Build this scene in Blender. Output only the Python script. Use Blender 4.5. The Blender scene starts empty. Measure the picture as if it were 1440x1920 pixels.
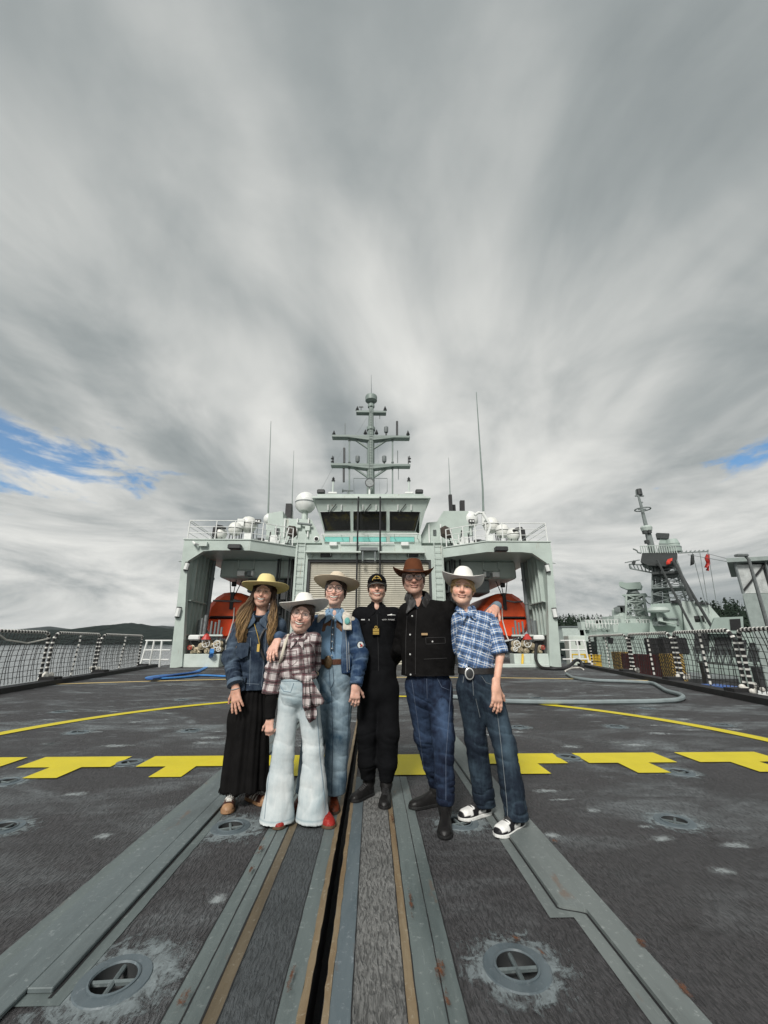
import bpy, math, random
import numpy as np
from mathutils import Vector, Matrix
from mathutils.geometry import delaunay_2d_cdt

# ------------------------------------------------------------------ camera, sky, sun, exposure
scene = bpy.context.scene
CAM_H, FPX, VPX, VPY = 1.2, 750.0, 698.0, 1203.0          # eye height, focal length in photo pixels, vanishing point of the deck lines
PITCH = math.atan((VPY - 960) / FPX)
YAW = math.atan((720 - VPX) / FPX * math.cos(PITCH))
cd = bpy.data.cameras.new('camera'); cam = bpy.data.objects.new('camera', cd)
scene.collection.objects.link(cam); scene.camera = cam
cam.location = (0, 0, CAM_H); cam.rotation_euler = (math.pi / 2 + PITCH, 0, -YAW)
cd.sensor_fit = 'HORIZONTAL'; cd.sensor_width = 36.0; cd.lens = 36.0 * FPX / 1440.0
cd.clip_start = 0.05; cd.clip_end = 30000
_fw = np.array([math.sin(YAW) * math.cos(PITCH), math.cos(YAW) * math.cos(PITCH), math.sin(PITCH)])
_rt = np.array([math.cos(YAW), -math.sin(YAW), 0.0]); _up = np.cross(_rt, _fw)
def _ray(px, py): return _rt * (px - 720) + _up * (960 - py) + _fw * FPX
def onz(px, py, z=0.0):                                    # where the sight line meets a level at height z
    d = _ray(px, py); return np.array([0, 0, CAM_H]) + d * ((z - CAM_H) / d[2])
def ony(px, py, y):                                        # where it meets a plane across the deck at distance y
    d = _ray(px, py); return np.array([0, 0, CAM_H]) + d * (y / d[1])

SUN_EL, SUN_AZ = math.radians(41), math.radians(200)       # azimuth from +Y (bow) clockwise: behind the camera, a little to its left
sl = bpy.data.lights.new('sun', 'SUN'); so = bpy.data.objects.new('sun', sl); scene.collection.objects.link(so)
sl.energy = 1.5; sl.angle = math.radians(15); sl.color = (1.0, 0.97, 0.92)
_sd = Vector((math.sin(SUN_AZ) * math.cos(SUN_EL), math.cos(SUN_AZ) * math.cos(SUN_EL), math.sin(SUN_EL)))
so.rotation_euler = _sd.to_track_quat('Z', 'Y').to_euler()
scene.view_settings.view_transform = 'Standard'; scene.view_settings.look = 'None'
scene.view_settings.exposure = 1.28; scene.view_settings.gamma = 1.0
scene.render.engine = 'CYCLES'
scene.cycles.use_denoising = True
scene.cycles.max_bounces = 6; scene.cycles.transparent_max_bounces = 12
scene.cycles.sample_clamp_indirect = 8.0

class N:
    """tiny node-graph writer"""
    def __init__(s, tree): s.t = tree; s.n = tree.nodes; s.l = tree.links
    def new(s, typ, **kw):
        n = s.n.new(typ)
        for k, v in kw.items(): setattr(n, k, v)
        return n
    def put(s, sock, v):
        if v is None: return
        if isinstance(v, bpy.types.NodeSocket): s.l.new(v, sock)
        else: sock.default_value = v
    def math(s, op, a, b=None, c=None, clamp=False):
        n = s.new('ShaderNodeMath', operation=op); n.use_clamp = clamp
        s.put(n.inputs[0], a); s.put(n.inputs[1], b); s.put(n.inputs[2], c); return n.outputs[0]
    def vmath(s, op, a, b=None):
        n = s.new('ShaderNodeVectorMath', operation=op); s.put(n.inputs[0], a); s.put(n.inputs[1], b); return n.outputs[0]
    def mapping(s, v, scale=(1, 1, 1), loc=(0, 0, 0), rot=(0, 0, 0)):
        n = s.new('ShaderNodeMapping'); s.put(n.inputs[0], v)
        n.inputs[1].default_value = loc; n.inputs[2].default_value = rot; n.inputs[3].default_value = scale; return n.outputs[0]
    def noise(s, v, scale=1.0, detail=4.0, rough=0.55, dist=0.0, dim='3D'):
        n = s.new('ShaderNodeTexNoise'); n.noise_dimensions = dim; s.put(n.inputs['Vector'], v)
        n.inputs['Scale'].default_value = scale; n.inputs['Detail'].default_value = detail
        n.inputs['Roughness'].default_value = rough; n.inputs['Distortion'].default_value = dist; return n.outputs[0]
    def vor(s, v, scale=1.0, feature='F1', rnd=1.0):
        n = s.new('ShaderNodeTexVoronoi'); n.feature = feature; s.put(n.inputs['Vector'], v)
        n.inputs['Scale'].default_value = scale; n.inputs['Randomness'].default_value = rnd; return n
    def ramp(s, f, stops, interp='LINEAR'):
        n = s.new('ShaderNodeValToRGB'); n.color_ramp.interpolation = interp; s.put(n.inputs[0], f); e = n.color_ramp.elements
        while len(e) < len(stops): e.new(0.5)
        for el, (p, c) in zip(e, stops):
            el.position = p; el.color = (c, c, c, 1) if isinstance(c, (int, float)) else (*c, 1)
        return n.outputs[0]
    def mix(s, f, a, b, blend='MIX'):
        n = s.new('ShaderNodeMix', data_type='RGBA', blend_type=blend); s.put(n.inputs[0], f)
        s.put(n.inputs[6], (*a, 1) if isinstance(a, tuple) and len(a) == 3 else a)
        s.put(n.inputs[7], (*b, 1) if isinstance(b, tuple) and len(b) == 3 else b); return n.outputs[2]
    def sep(s, v):
        n = s.new('ShaderNodeSeparateXYZ'); s.put(n.inputs[0], v); return n.outputs
    def comb(s, x, y, z):
        n = s.new('ShaderNodeCombineXYZ'); s.put(n.inputs[0], x); s.put(n.inputs[1], y); s.put(n.inputs[2], z); return n.outputs[0]
    def bump(s, h, strength=0.3, dist=0.01, normal=None):
        n = s.new('ShaderNodeBump'); s.put(n.inputs['Height'], h); n.inputs['Strength'].default_value = strength
        n.inputs['Distance'].default_value = dist; s.put(n.inputs['Normal'], normal); return n.outputs[0]
    def mrange(s, v, a, b, c=0.0, d=1.0, smooth=False):
        n = s.new('ShaderNodeMapRange'); n.interpolation_type = 'SMOOTHSTEP' if smooth else 'LINEAR'
        s.put(n.inputs[0], v)
        for i, x in enumerate((a, b, c, d)): n.inputs[i + 1].default_value = x
        return n.outputs[0]

# ---- world: blue sky behind a sheet of streaked cloud that lies overhead along the ship's axis
world = bpy.data.worlds.new('World'); scene.world = world; world.use_nodes = True
w = N(world.node_tree); w.n.clear()
sky = w.new('ShaderNodeTexSky', sky_type='NISHITA'); sky.sun_disc = False
sky.sun_elevation = SUN_EL; sky.sun_rotation = SUN_AZ; sky.air_density = 1.0; sky.dust_density = 1.0; sky.ozone_density = 1.5
D = w.new('ShaderNodeTexCoord').outputs['Generated']
x, y, z = w.sep(D)
zc = w.math('ADD', w.math('MAXIMUM', z, 0.0), 0.07)
u = w.math('DIVIDE', x, zc); v = w.math('DIVIDE', y, zc)
uv = w.comb(u, v, 0.0)
warp = w.noise(w.mapping(uv, (0.9, 0.33, 1), (3.1, 1.7, 0)), 1.0, 3, 0.5)
warp2 = w.noise(w.mapping(uv, (2.0, 1.1, 1), (8.1, 2.7, 0)), 1.0, 4, 0.55)
big = w.noise(w.mapping(uv, (0.95, 0.50, 1), (7.3, 4.2, 0)), 1.0, 4, 0.5, 0.5)
mid_ = w.noise(w.mapping(uv, (1.7, 0.62, 1), (2.9, 6.6, 0)), 1.0, 4, 0.5, 0.7)
lump = w.noise(w.mapping(uv, (1.5, 1.05, 1), (5.5, 0.4, 0)), 1.0, 6, 0.58, 0.8)
fine = w.noise(w.mapping(uv, (4.6, 1.5, 1), (1.3, 9.2, 0)), 1.0, 6, 0.6, 0.6)
uw = w.math('ADD', u, w.math('ADD', w.math('MULTIPLY', w.math('SUBTRACT', warp, 0.5), 0.75), w.math('MULTIPLY', w.math('SUBTRACT', warp2, 0.5), 0.35)))
bands = w.ramp(w.mrange(uw, -1.6, 1.6), [(0.0, .40), (.12, .55), (.20, .30), (.27, .72), (.32, .42), (.385, .84), (.44, .30), (.50, .55), (.585, .84), (.66, .45), (.715, .50), (.76, .78), (.84, .38), (1.0, .5)], 'B_SPLINE')
low = w.noise(w.mapping(D, (2.2, 2.2, 10.0), (0.4, 0.1, 0.75)), 1.0, 8, 0.62, 0.6)          # banks of cloud near the horizon
lum_hi = w.math('ADD', w.math('ADD', w.math('MULTIPLY', bands, 0.46), w.math('MULTIPLY', w.mrange(big, .25, .75), 0.42)), w.math('ADD', w.math('MULTIPLY', w.math('SUBTRACT', mid_, 0.5), 0.34), w.math('ADD', w.math('MULTIPLY', w.math('SUBTRACT', fine, 0.5), 0.10), w.math('MULTIPLY', w.math('SUBTRACT', lump, 0.5), 0.50))))
lum_lo = w.math('ADD', 0.30, w.math('MULTIPLY', w.mrange(low, 0.30, 0.72), 0.62))
hz = w.mrange(z, 0.10, 0.46, 0, 1, True)
lum = w.math('ADD', w.math('MULTIPLY', lum_hi, hz), w.math('MULTIPLY', lum_lo, w.math('SUBTRACT', 1.0, hz)))
lum = w.math('MULTIPLY', lum, w.mrange(z, 0.40, 0.97, 1.22, 0.80, True))
holes = w.noise(w.mapping(D, (5.5, 5.5, 15.0), (2.3, 0.6, 1.35)), 1.0, 7, 0.62, 0.5)
def gap(px, py, wx, wz):                                   # a break in the cloud round one bearing
    d = unit_dir(px, py); az = w.math('ARCTAN2', x, y); a0 = math.atan2(d[0], d[1])
    e = w.math('ADD', w.math('POWER', w.math('DIVIDE', w.math('SUBTRACT', az, a0), wx), 2.0), w.math('POWER', w.math('DIVIDE', w.math('SUBTRACT', z, d[2]), wz), 2.0))
    return w.math('EXPONENT', w.math('MULTIPLY', e, -1.0))
def unit_dir(px, py): d = _ray(px, py); return d / np.linalg.norm(d)
gaps = w.math('MAXIMUM', gap(70, 860, .26, .085), w.math('MULTIPLY', gap(1440, 842, .15, .05), .95))
lum = w.math('ADD', lum, w.math('ADD', .03, w.math('MULTIPLY', w.math('MAXIMUM', gap(740, 640, .75, .30), w.math('MULTIPLY', gap(330, 470, .5, .16), .6)), .15)))       # thinner, brighter cloud ahead of the ship
cloud = w.ramp(lum, [(0.0, (.055, .072, .080)), (.28, (.130, .155, .163)), (.50, (.270, .293, .293)), (.70, (.455, .465, .452)), (.95, (.64, .638, .612))])
hole = w.mrange(w.math('ADD', w.math('MULTIPLY', gaps, .34), w.math('SUBTRACT', holes, .5)), .20, .36, 0, 1, True)
cl10 = w.mix(1.0, cloud, (8.6, 8.6, 8.6), 'MULTIPLY')
col = w.mix(w.math('MULTIPLY', hole, 0.9), cl10, w.mix(1.0, sky.outputs[0], (.50, .80, .95), 'MULTIPLY'))
bg = w.new('ShaderNodeBackground'); bg.inputs[1].default_value = 0.064
w.l.new(col, bg.inputs[0])
w.l.new(bg.outputs[0], w.new('ShaderNodeOutputWorld').inputs[0])

# ------------------------------------------------------------------ mesh helpers
COL = scene.collection
def V3(p): return np.asarray(p, float)
def unit(v): v = V3(v); return v / (np.linalg.norm(v) + 1e-12)
def empty(name, loc=(0, 0, 0), rz=0.0):
    o = bpy.data.objects.new(name, None); COL.objects.link(o); o.location = tuple(float(c) for c in loc); o.rotation_euler = (0, 0, rz); o.empty_display_size = 0.1
    return o
def tag(o, label=None, cat=None, group=None, kind=None):
    for k, val in (('label', label), ('category', cat), ('group', group), ('kind', kind)):
        if val: o[k] = val
    return o
def thing(name, label, cat, loc=(0, 0, 0), group=None, rz=0.0):
    return tag(empty(name, loc, rz), label, cat, group)
def link_mesh(name, me, mat, parent=None, smooth=False, world=True):
    o = bpy.data.objects.new(name, me); COL.objects.link(o)
    if mat is not None: me.materials.append(mat)
    if smooth: me.shade_smooth()
    if parent is not None:
        o.parent = parent
        if world:                                          # geometry was given in scene metres: undo the parents' placement
            chain = Matrix.Identity(4); p = parent
            while p is not None: chain = p.matrix_basis @ chain; p = p.parent
            o.matrix_basis = chain.inverted()
    return o
def copy_tree(o, parent=None):
    c = o.copy(); COL.objects.link(c); c.parent = parent
    for ch in o.children: copy_tree(ch, c)
    return c

class MB:
    """collects shapes, builds ONE mesh object"""
    def __init__(s): s.v = []; s.f = []
    def add(s, vs, fs):
        b = len(s.v); s.v += [tuple(float(c) for c in p) for p in vs]; s.f += [tuple(b + i for i in f) for f in fs]; return s
    def box(s, lo, hi, rz=0.0, c=None, bevel=0.0):
        lo = V3(lo); hi = V3(hi)
        if bevel > 0 and min(hi - lo) > 2.2 * bevel:
            b = bevel; P = []
            for iz, zz in enumerate((lo[2], lo[2] + b, hi[2] - b, hi[2])):
                ins = b if iz in (0, 3) else 0.0
                x0, x1, y0, y1 = lo[0] + ins, hi[0] - ins, lo[1] + ins, hi[1] - ins; e = b if ins == 0 else b * .4
                P.append([(x0 + e, y0, zz), (x1 - e, y0, zz), (x1, y0 + e, zz), (x1, y1 - e, zz), (x1 - e, y1, zz), (x0 + e, y1, zz), (x0, y1 - e, zz), (x0, y0 + e, zz)])
            vs = [p for r in P for p in r]
            fs = [(k * 8 + i, k * 8 + (i + 1) % 8, k * 8 + 8 + (i + 1) % 8, k * 8 + 8 + i) for k in range(3) for i in range(8)]
            fs += [tuple(range(7, -1, -1)), tuple(range(24, 32))]
        else:
            vs = [(x, y, z) for z in (lo[2], hi[2]) for x, y in ((lo[0], lo[1]), (hi[0], lo[1]), (hi[0], hi[1]), (lo[0], hi[1]))]
            fs = [(0, 3, 2, 1), (4, 5, 6, 7), (0, 1, 5, 4), (1, 2, 6, 5), (2, 3, 7, 6), (3, 0, 4, 7)]
        if rz:
            c = (lo + hi) / 2 if c is None else V3(c); ca, sa = math.cos(rz), math.sin(rz)
            vs = [(c[0] + (x - c[0]) * ca - (y - c[1]) * sa, c[1] + (x - c[0]) * sa + (y - c[1]) * ca, z) for x, y, z in vs]
        return s.add(vs, fs)
    def prism(s, poly, d, cap=True):
        """polygon of 3-D points swept by vector d"""
        n = len(poly); d = V3(d); a = [V3(p) for p in poly]
        vs = a + [p + d for p in a]; fs = [(i, (i + 1) % n, n + (i + 1) % n, n + i) for i in range(n)]
        if cap: fs += [tuple(range(n - 1, -1, -1)), tuple(range(n, 2 * n))]
        return s.add(vs, fs)
    def tube(s, pts, r, n=6, caps=True, closed=False):
        pts = [V3(p) for p in pts]; m = len(pts); rs = r if hasattr(r, '__len__') else [r] * m
        vs = []; up = None
        for i, p in enumerate(pts):
            t = unit(pts[(i + 1) % m] - pts[i - 1]) if closed else unit(pts[min(i + 1, m - 1)] - pts[max(i - 1, 0)])
            if up is None: up = V3((0, 0, 1)) if abs(t[2]) < .9 else V3((1, 0, 0))
            a = unit(np.cross(t, up)); up = np.cross(a, t); b = up
            vs += [p + rs[i] * (math.cos(2 * math.pi * (k + .5) / n) * a + math.sin(2 * math.pi * (k + .5) / n) * b) for k in range(n)]
        fs = [(i * n + k, i * n + (k + 1) % n, ((i + 1) % m) * n + (k + 1) % n, ((i + 1) % m) * n + k) for i in range(m if closed else m - 1) for k in range(n)]
        if caps and not closed: fs += [tuple(range(n - 1, -1, -1)), tuple(range((m - 1) * n, m * n))]
        return s.add(vs, fs)
    def bar(s, a, b, w, h=None):
        """square bar a->b"""
        return s.tube([a, b], (w if h is None else w) * .7071, 4)
    def lathe(s, prof, c=(0, 0, 0), n=16, axis=(0, 0, 1), sx=1.0, sy=1.0, caps=True):
        """profile (r, z) turned about an axis through c"""
        ax = unit(axis); a = unit(np.cross(ax, (0, 1, 0) if abs(ax[1]) < .9 else (1, 0, 0))); b = np.cross(ax, a); c = V3(c); vs = []
        for r, z in prof: vs += [c + ax * z + r * (math.cos(2 * math.pi * k / n) * a * sx + math.sin(2 * math.pi * k / n) * b * sy) for k in range(n)]
        m = len(prof)
        fs = [(i * n + k, i * n + (k + 1) % n, (i + 1) * n + (k + 1) % n, (i + 1) * n + k) for i in range(m - 1) for k in range(n)]
        if caps and prof[0][0] > 1e-6: fs.append(tuple(range(n - 1, -1, -1)))
        if caps and prof[-1][0] > 1e-6: fs.append(tuple(range((m - 1) * n, m * n)))
        return s.add(vs, fs)
    def sphere(s, c, r, n=12, m=8, sc=(1, 1, 1)):
        c = V3(c); prof = [(math.sin(math.pi * i / m), -math.cos(math.pi * i / m)) for i in range(m + 1)]
        b = MB().lathe(prof, (0, 0, 0), n); return s.add([c + V3(p) * r * V3(sc) for p in b.v], b.f)
    def grid(s, P, wrap_u=False):
        """P[i][j] points -> quads"""
        m, n = len(P), len(P[0]); vs = [p for r in P for p in r]
        fs = [(i * n + j, i * n + (j + 1) % n, (i + 1) * n + (j + 1) % n, (i + 1) * n + j) for i in range(m - 1) for j in range(n if wrap_u else n - 1)]
        return s.add(vs, fs)
    def sheet(s, outer, holes=(), z=0.0, th=0.0):
        """flat polygon with round/poly holes; outer/holes: lists of (x, y)"""
        vs = [Vector(p) for p in outer]; es = [(i, (i + 1) % len(outer)) for i in range(len(outer))]
        for h in holes:
            b = len(vs); vs += [Vector(p) for p in h]; es += [(b + i, b + (i + 1) % len(h)) for i in range(len(h))]
        r = delaunay_2d_cdt(vs, es, [], 1, 1e-5)
        def inside(pt, poly):
            k = False; j = len(poly) - 1
            for i in range(len(poly)):
                (xi, yi), (xj, yj) = poly[i], poly[j]
                if (yi > pt[1]) != (yj > pt[1]) and pt[0] < (xj - xi) * (pt[1] - yi) / (yj - yi) + xi: k = not k
                j = i
            return k
        fs = []
        for f in r[2]:
            c = sum((r[0][i] for i in f), Vector((0, 0))) / len(f)
            if inside(c, outer) and not any(inside(c, h) for h in holes): fs.append(tuple(f))
        s.add([(p[0], p[1], z) for p in r[0]], fs)
        if th:
            for loop in [outer] + list(holes):
                n = len(loop)
                s.add([(p[0], p[1], z) for p in loop] + [(p[0], p[1], z - th) for p in loop], [(i, (i + 1) % n, n + (i + 1) % n, n + i) for i in range(n)])
        return s
    def mesh(s, name='m'):
        me = bpy.data.meshes.new(name); me.from_pydata(s.v, [], s.f); me.validate(); return me
    def build(s, name, mat, parent=None, smooth=False, kind=None, label=None):
        o = link_mesh(name, s.mesh(name), mat, parent, smooth)
        if kind: o['kind'] = kind
        if label: o['label'] = label
        if smooth: auto_smooth(o.data)
        return o
def auto_smooth(me, ang=40):
    import bmesh
    bm = bmesh.new(); bm.from_mesh(me); lim = math.radians(ang)
    for e in bm.edges:
        if len(e.link_faces) == 2: e.smooth = e.calc_face_angle(3.2) < lim
    bm.to_mesh(me); bm.free()
def circ(c, r, n=20, rx=None): return [(c[0] + (rx or r) * math.cos(2 * math.pi * k / n), c[1] + r * math.sin(2 * math.pi * k / n)) for k in range(n)]

def spline(P, n=8):
    P = [V3(p) for p in P]; Q = []
    for i in range(len(P) - 1):
        p0, p1, p2, p3 = P[max(i - 1, 0)], P[i], P[i + 1], P[min(i + 2, len(P) - 1)]
        for t in np.linspace(0, 1, n + 1)[:-1]: Q.append(.5 * ((2 * p1) + (-p0 + p2) * t + (2 * p0 - 5 * p1 + 4 * p2 - p3) * t * t + (-p0 + 3 * p1 - 3 * p2 + p3) * t ** 3))
    return Q + [P[-1]]
# ------------------------------------------------------------------ materials
MATS = {}
def material(name):
    m = bpy.data.materials.new(name); m.use_nodes = True; g = N(m.node_tree); b = g.n['Principled BSDF']; return m, g, b
def paint(name, col, rough=0.5, metal=0.0, var=0.12, scale=3.0, streak=0.0, streak_col=(.25, .13, .06), bump=0.0, bscale=60.0, spec=0.5, coat=0.0):
    """painted or plain surface with uneven tone, optional vertical rust streaks and fine relief"""
    if name in MATS: return MATS[name]
    m, g, b = material(name); P = g.new('ShaderNodeTexCoord').outputs['Object']
    P = g.new('ShaderNodeNewGeometry').outputs['Position']
    n1 = g.noise(P, scale, 5, .6); c = g.mix(g.mrange(n1, .3, .7), tuple(k * (1 - var) for k in col), tuple(min(1, k * (1 + var)) for k in col))
    if streak:
        sx, sy, sz = g.sep(P); ns = g.noise(g.comb(g.math('MULTIPLY', sx, 9.0), g.math('MULTIPLY', sy, 9.0), g.math('MULTIPLY', sz, .55)), 1.0, 5, .62)
        n3 = g.noise(P, .6, 2, .5)
        f = g.math('MULTIPLY', g.mrange(ns, .60, .74), g.mrange(n3, .42, .62), clamp=True)
        c = g.mix(g.math('MULTIPLY', f, streak), c, streak_col)
    g.put(b.inputs['Base Color'], c); b.inputs['Metallic'].default_value = metal
    g.put(b.inputs['Roughness'], g.mrange(n1, .3, .7, max(0, rough - .08), min(1, rough + .08)))
    b.inputs['Specular IOR Level'].default_value = spec; b.inputs['Coat Weight'].default_value = coat
    if bump: g.put(b.inputs['Normal'], g.bump(g.noise(P, bscale, 4, .6), bump, .01))
    MATS[name] = m; return m
hull = paint('ship paint', (.43, .495, .455), .45, var=.10, scale=1.2, streak=.85, bump=.08, bscale=8)
hull_b = paint('ship paint pale', (.51, .57, .53), .5, var=.08, scale=2.0, streak=.6)
white = paint('white paint', (.72, .73, .71), .4, var=.05, streak=.2)
dark = paint('dark metal', (.028, .030, .031), .5, var=.2)
black = paint('black rubber', (.014, .014, .015), .6, var=.2)
steel = paint('grey steel', (.20, .215, .215), .4, .55, var=.2, scale=8)
grey = paint('grey paint', (.16, .18, .18), .5, var=.12)
orange = paint('boat orange', (.86, .085, .020), .38, var=.10, scale=1.5, streak=.15, streak_col=(.3, .05, .02))
orange_d = paint('boat orange weathered', (.78, .105, .030), .5, var=.16, scale=2.5)
rust = paint('rust', (.17, .075, .03), .85, var=.35, scale=25)
brown = paint('canvas brown', (.055, .043, .036), .9, var=.25, scale=10, bump=.3)
rope = paint('white rope', (.62, .60, .55), .9, var=.12, scale=30)
brass = paint('brass valve', (.42, .36, .25), .42, .4, var=.3, scale=18)
yellow = paint('yellow', (.62, .40, .03), .5, var=.12)
redm = paint('red paint', (.42, .03, .022), .45, var=.15)
maroon = paint('maroon paint', (.10, .014, .018), .55, var=.2)
bluep = paint('blue plastic', (.02, .09, .33), .45, var=.2)
def glass_mat(name, col, rough=.06):
    m, g, b = material(name); P = g.new('ShaderNodeNewGeometry').outputs['Position']
    b.inputs['Base Color'].default_value = (*col, 1); b.inputs['Roughness'].default_value = rough; b.inputs['Specular IOR Level'].default_value = .6
    g.put(b.inputs['Normal'], g.bump(g.noise(P, 2.5, 2), .08, .05)); MATS[name] = m; return m

# ------------------------------------------------------------------ the flight deck
CX = -0.19                                                 # the ship's centreline
def deck_material(name, base, worn, groove=1.0, patch=1.0, bs=1.0):
    m, g, b = material(name); P = g.new('ShaderNodeNewGeometry').outputs['Position']
    wob = g.noise(P, 3.0, 2); px, py, pz = g.sep(P)
    Q = g.comb(g.math('ADD', px, g.math('MULTIPLY', wob, .05)), g.math('ADD', py, g.math('MULTIPLY', px, -.25)), pz)
    ridge = g.noise(g.mapping(Q, (92 * bs, 19 * bs, 1)), 1.0, 3, .55, .45)
    crack = g.mrange(ridge, .40, .50, 1, 0, True)
    grain = g.noise(P, 260, 3, .7)
    big = g.noise(g.mapping(P, (.55, .9, 1)), 1.0, 6, .62, .8)
    mid = g.noise(g.mapping(P, (1.6, 3.4, 1), (4, 2, 0)), 1.0, 5, .62, .6)
    scf = g.noise(g.mapping(P, (3.0, 9.0, 1), (1, 8, 0)), 1.0, 3, .55)
    c = g.mix(g.mrange(mid, .25, .75), tuple(k * .80 for k in base), tuple(k * 1.25 for k in base))
    wear = g.math('MULTIPLY', g.mrange(big, .44, .66, 0, 1, True), g.mrange(mid, .38, .62, .1, 1), clamp=True)
    wear = g.math('MULTIPLY', wear, g.mrange(py, 2.0, 7.0, .45, 1.45))  # pale patches strengthen with distance forward along the deck
    wear = g.math('MAXIMUM', wear, g.math('MULTIPLY', g.mrange(scf, .625, .66, 0, 1, True), g.mrange(py, 4.5, 8, 0, .9)))
    c = g.mix(g.math('MULTIPLY', wear, .75 * patch), c, worn)
    stain = g.noise(g.mapping(P, (.9, .5, 1), (9, 3, 0)), 1.0, 4, .55)
    c = g.mix(g.mrange(stain, .55, .72, 0, .45), c, tuple(k * .55 for k in base))
    c = g.mix(g.math('MULTIPLY', crack, .55 * groove), c, tuple(k * .35 for k in base))
    c = g.mix(g.mrange(grain, .62, .8, 0, .35), c, worn)
    g.put(b.inputs['Base Color'], c)
    g.put(b.inputs['Roughness'], g.mrange(mid, .3, .7, .55, .78)); b.inputs['Specular IOR Level'].default_value = .45
    h = g.math('ADD', g.math('MULTIPLY', g.mrange(ridge, .30, .62), 1.0), g.math('MULTIPLY', grain, .35))
    g.put(b.inputs['Normal'], g.bump(h, 1.0 * groove, .010)); return m
def strip_material(name, base, edge, worn):
    """bare painted steel laid in the deck: scuffs, drips, a little rust"""
    m, g, b = material(name); P = g.new('ShaderNodeNewGeometry').outputs['Position']
    a = g.noise(g.mapping(P, (9, 1.5, 1)), 1.0, 6, .65, .6); f = g.noise(P, 38, 5, .7); r = g.noise(g.mapping(P, (7, 2.2, 1), (5, 1, 0)), 1.0, 6, .62)
    c = g.mix(g.mrange(a, .3, .7), base, edge); c = g.mix(g.mrange(f, .58, .74, 0, .7), c, worn)
    sc = g.noise(g.mapping(P, (95, 7, 1)), 1.0, 3, .6); c = g.mix(g.mrange(sc, .64, .76, 0, .5), c, worn)
    dk = g.noise(g.mapping(P, (3.5, .8, 1), (2, 6, 0)), 1.0, 6, .65, .5); c = g.mix(g.mrange(dk, .48, .68, 0, .55), c, tuple(k * .45 for k in base)); c = g.mix(g.mrange(r, .64, .76, 0, .7), c, (.16, .07, .028))
    g.put(b.inputs['Base Color'], c); g.put(b.inputs['Roughness'], g.mrange(a, .3, .7, .42, .7))
    g.put(b.inputs['Normal'], g.bump(g.math('ADD', f, g.math('MULTIPLY', a, .6)), .22, .006)); return m
M_deck = deck_material('anti-skid deck', (.060, .0575, .060), (.25, .28, .29))
M_strip_dark = deck_material('anti-skid strip', (.062, .069, .073), (.18, .20, .21), .8, .4)
M_strip_pale = deck_material('anti-skid strip worn pale', (.195, .195, .188), (.27, .27, .26), 1.15, .3, .9)
M_pale = strip_material('track paint', (.098, .122, .121), (.135, .162, .158), (.32, .35, .34))
M_plate = strip_material('track plate', (.095, .118, .122), (.130, .156, .158), (.34, .37, .37))
M_plate_r = strip_material('right track plate', (.128, .148, .145), (.165, .186, .18), (.36, .385, .37))
M_blue = strip_material('blue-grey strip', (.082, .108, .122), (.115, .142, .155), (.26, .29, .31))
M_rusty = strip_material('rusty edge', (.15, .095, .045), (.24, .19, .12), (.42, .38, .30))
M_seal = strip_material('brown sealant groove', (.105, .078, .045), (.155, .125, .082), (.40, .37, .30))
def road_yellow(name, col):
    m, g, b = material(name); P = g.new('ShaderNodeNewGeometry').outputs['Position']
    n1 = g.noise(P, 3.2, 5, .6); n2 = g.noise(P, 120, 3, .7); n3 = g.noise(g.mapping(P, (20, 20, 1)), 1.0, 5, .65)
    c = g.mix(g.mrange(n1, .3, .7), tuple(k * .88 for k in col), col); c = g.mix(g.mrange(n1, .62, .75, 0, .35), c, (.50, .27, .02))
    c = g.mix(g.mrange(n3, .66, .76, 0, .75), c, (.10, .095, .08)); c = g.mix(g.mrange(n2, .62, .8, 0, .3), c, (.2, .17, .03))
    g.put(b.inputs['Base Color'], c); b.inputs['Roughness'].default_value = .6
    g.put(b.inputs['Normal'], g.bump(g.noise(g.mapping(P, (62, 17, 1)), 1.0, 3), .5, .006)); return m
M_yel = road_yellow('yellow deck paint', (.66, .545, .012)); M_yel2 = road_yellow('faded yellow deck paint', (.80, .60, .25))

def edge_l(y): return -9.25 - (y - 11.0) * .168
def edge_r(y): return 8.62 + (y - 11.0) * .213
sock = [(-.95, 1.98), (.57, 2.0), (-2.49, 3.3), (-.95, 3.27), (.62, 3.3), (2.13, 3.28), (-3.27, 4.26), (-.97, 4.2), (2.97, 4.36), (-2.51, 4.83), (2.14, 4.9),
        (-4.08, 6.35), (-2.56, 6.42), (2.17, 6.52), (3.62, 6.52), (-5.6, 8.1), (5.2, 8.2), (-4.1, 9.6), (3.7, 9.7), (-2.6, 11.2), (2.2, 11.3), (5.3, 6.6), (-5.6, 5.0), (5.3, 4.0)]
holes = [circ(c, .078, 20) for c in sock] + [[(-.212, -4.0), (-.160, -4.0), (-.160, 7.2), (-.212, 7.2)]]
YB, YD = -9.0, 44.0
def outline(y0, y1, inset=0.0): return [(edge_l(y0) + inset, y0), (edge_r(y0) - inset, y0), (edge_r(min(y1, 22)) - inset, min(y1, 22))] + ([(edge_r(22) - inset, y1), (edge_l(22) + inset, y1)] if y1 > 22 else []) + [(edge_l(min(y1, 22)) + inset, min(y1, 22))]
deck = MB().sheet(outline(YB, YD), holes).build('deck', M_deck); tag(deck, kind='structure')
deck['label'] = 'dark grey anti-skid flight deck with worn pale patches'
hb = MB(); o_ = outline(YB, YD)
hb.add([(a, b, -.01) for a, b in o_] + [(a * .93, b, -7.8) for a, b in o_], [(i, (i + 1) % len(o_), len(o_) + (i + 1) % len(o_), len(o_) + i) for i in range(len(o_))])
tag(hb.build('hull', hull), kind='structure')
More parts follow.
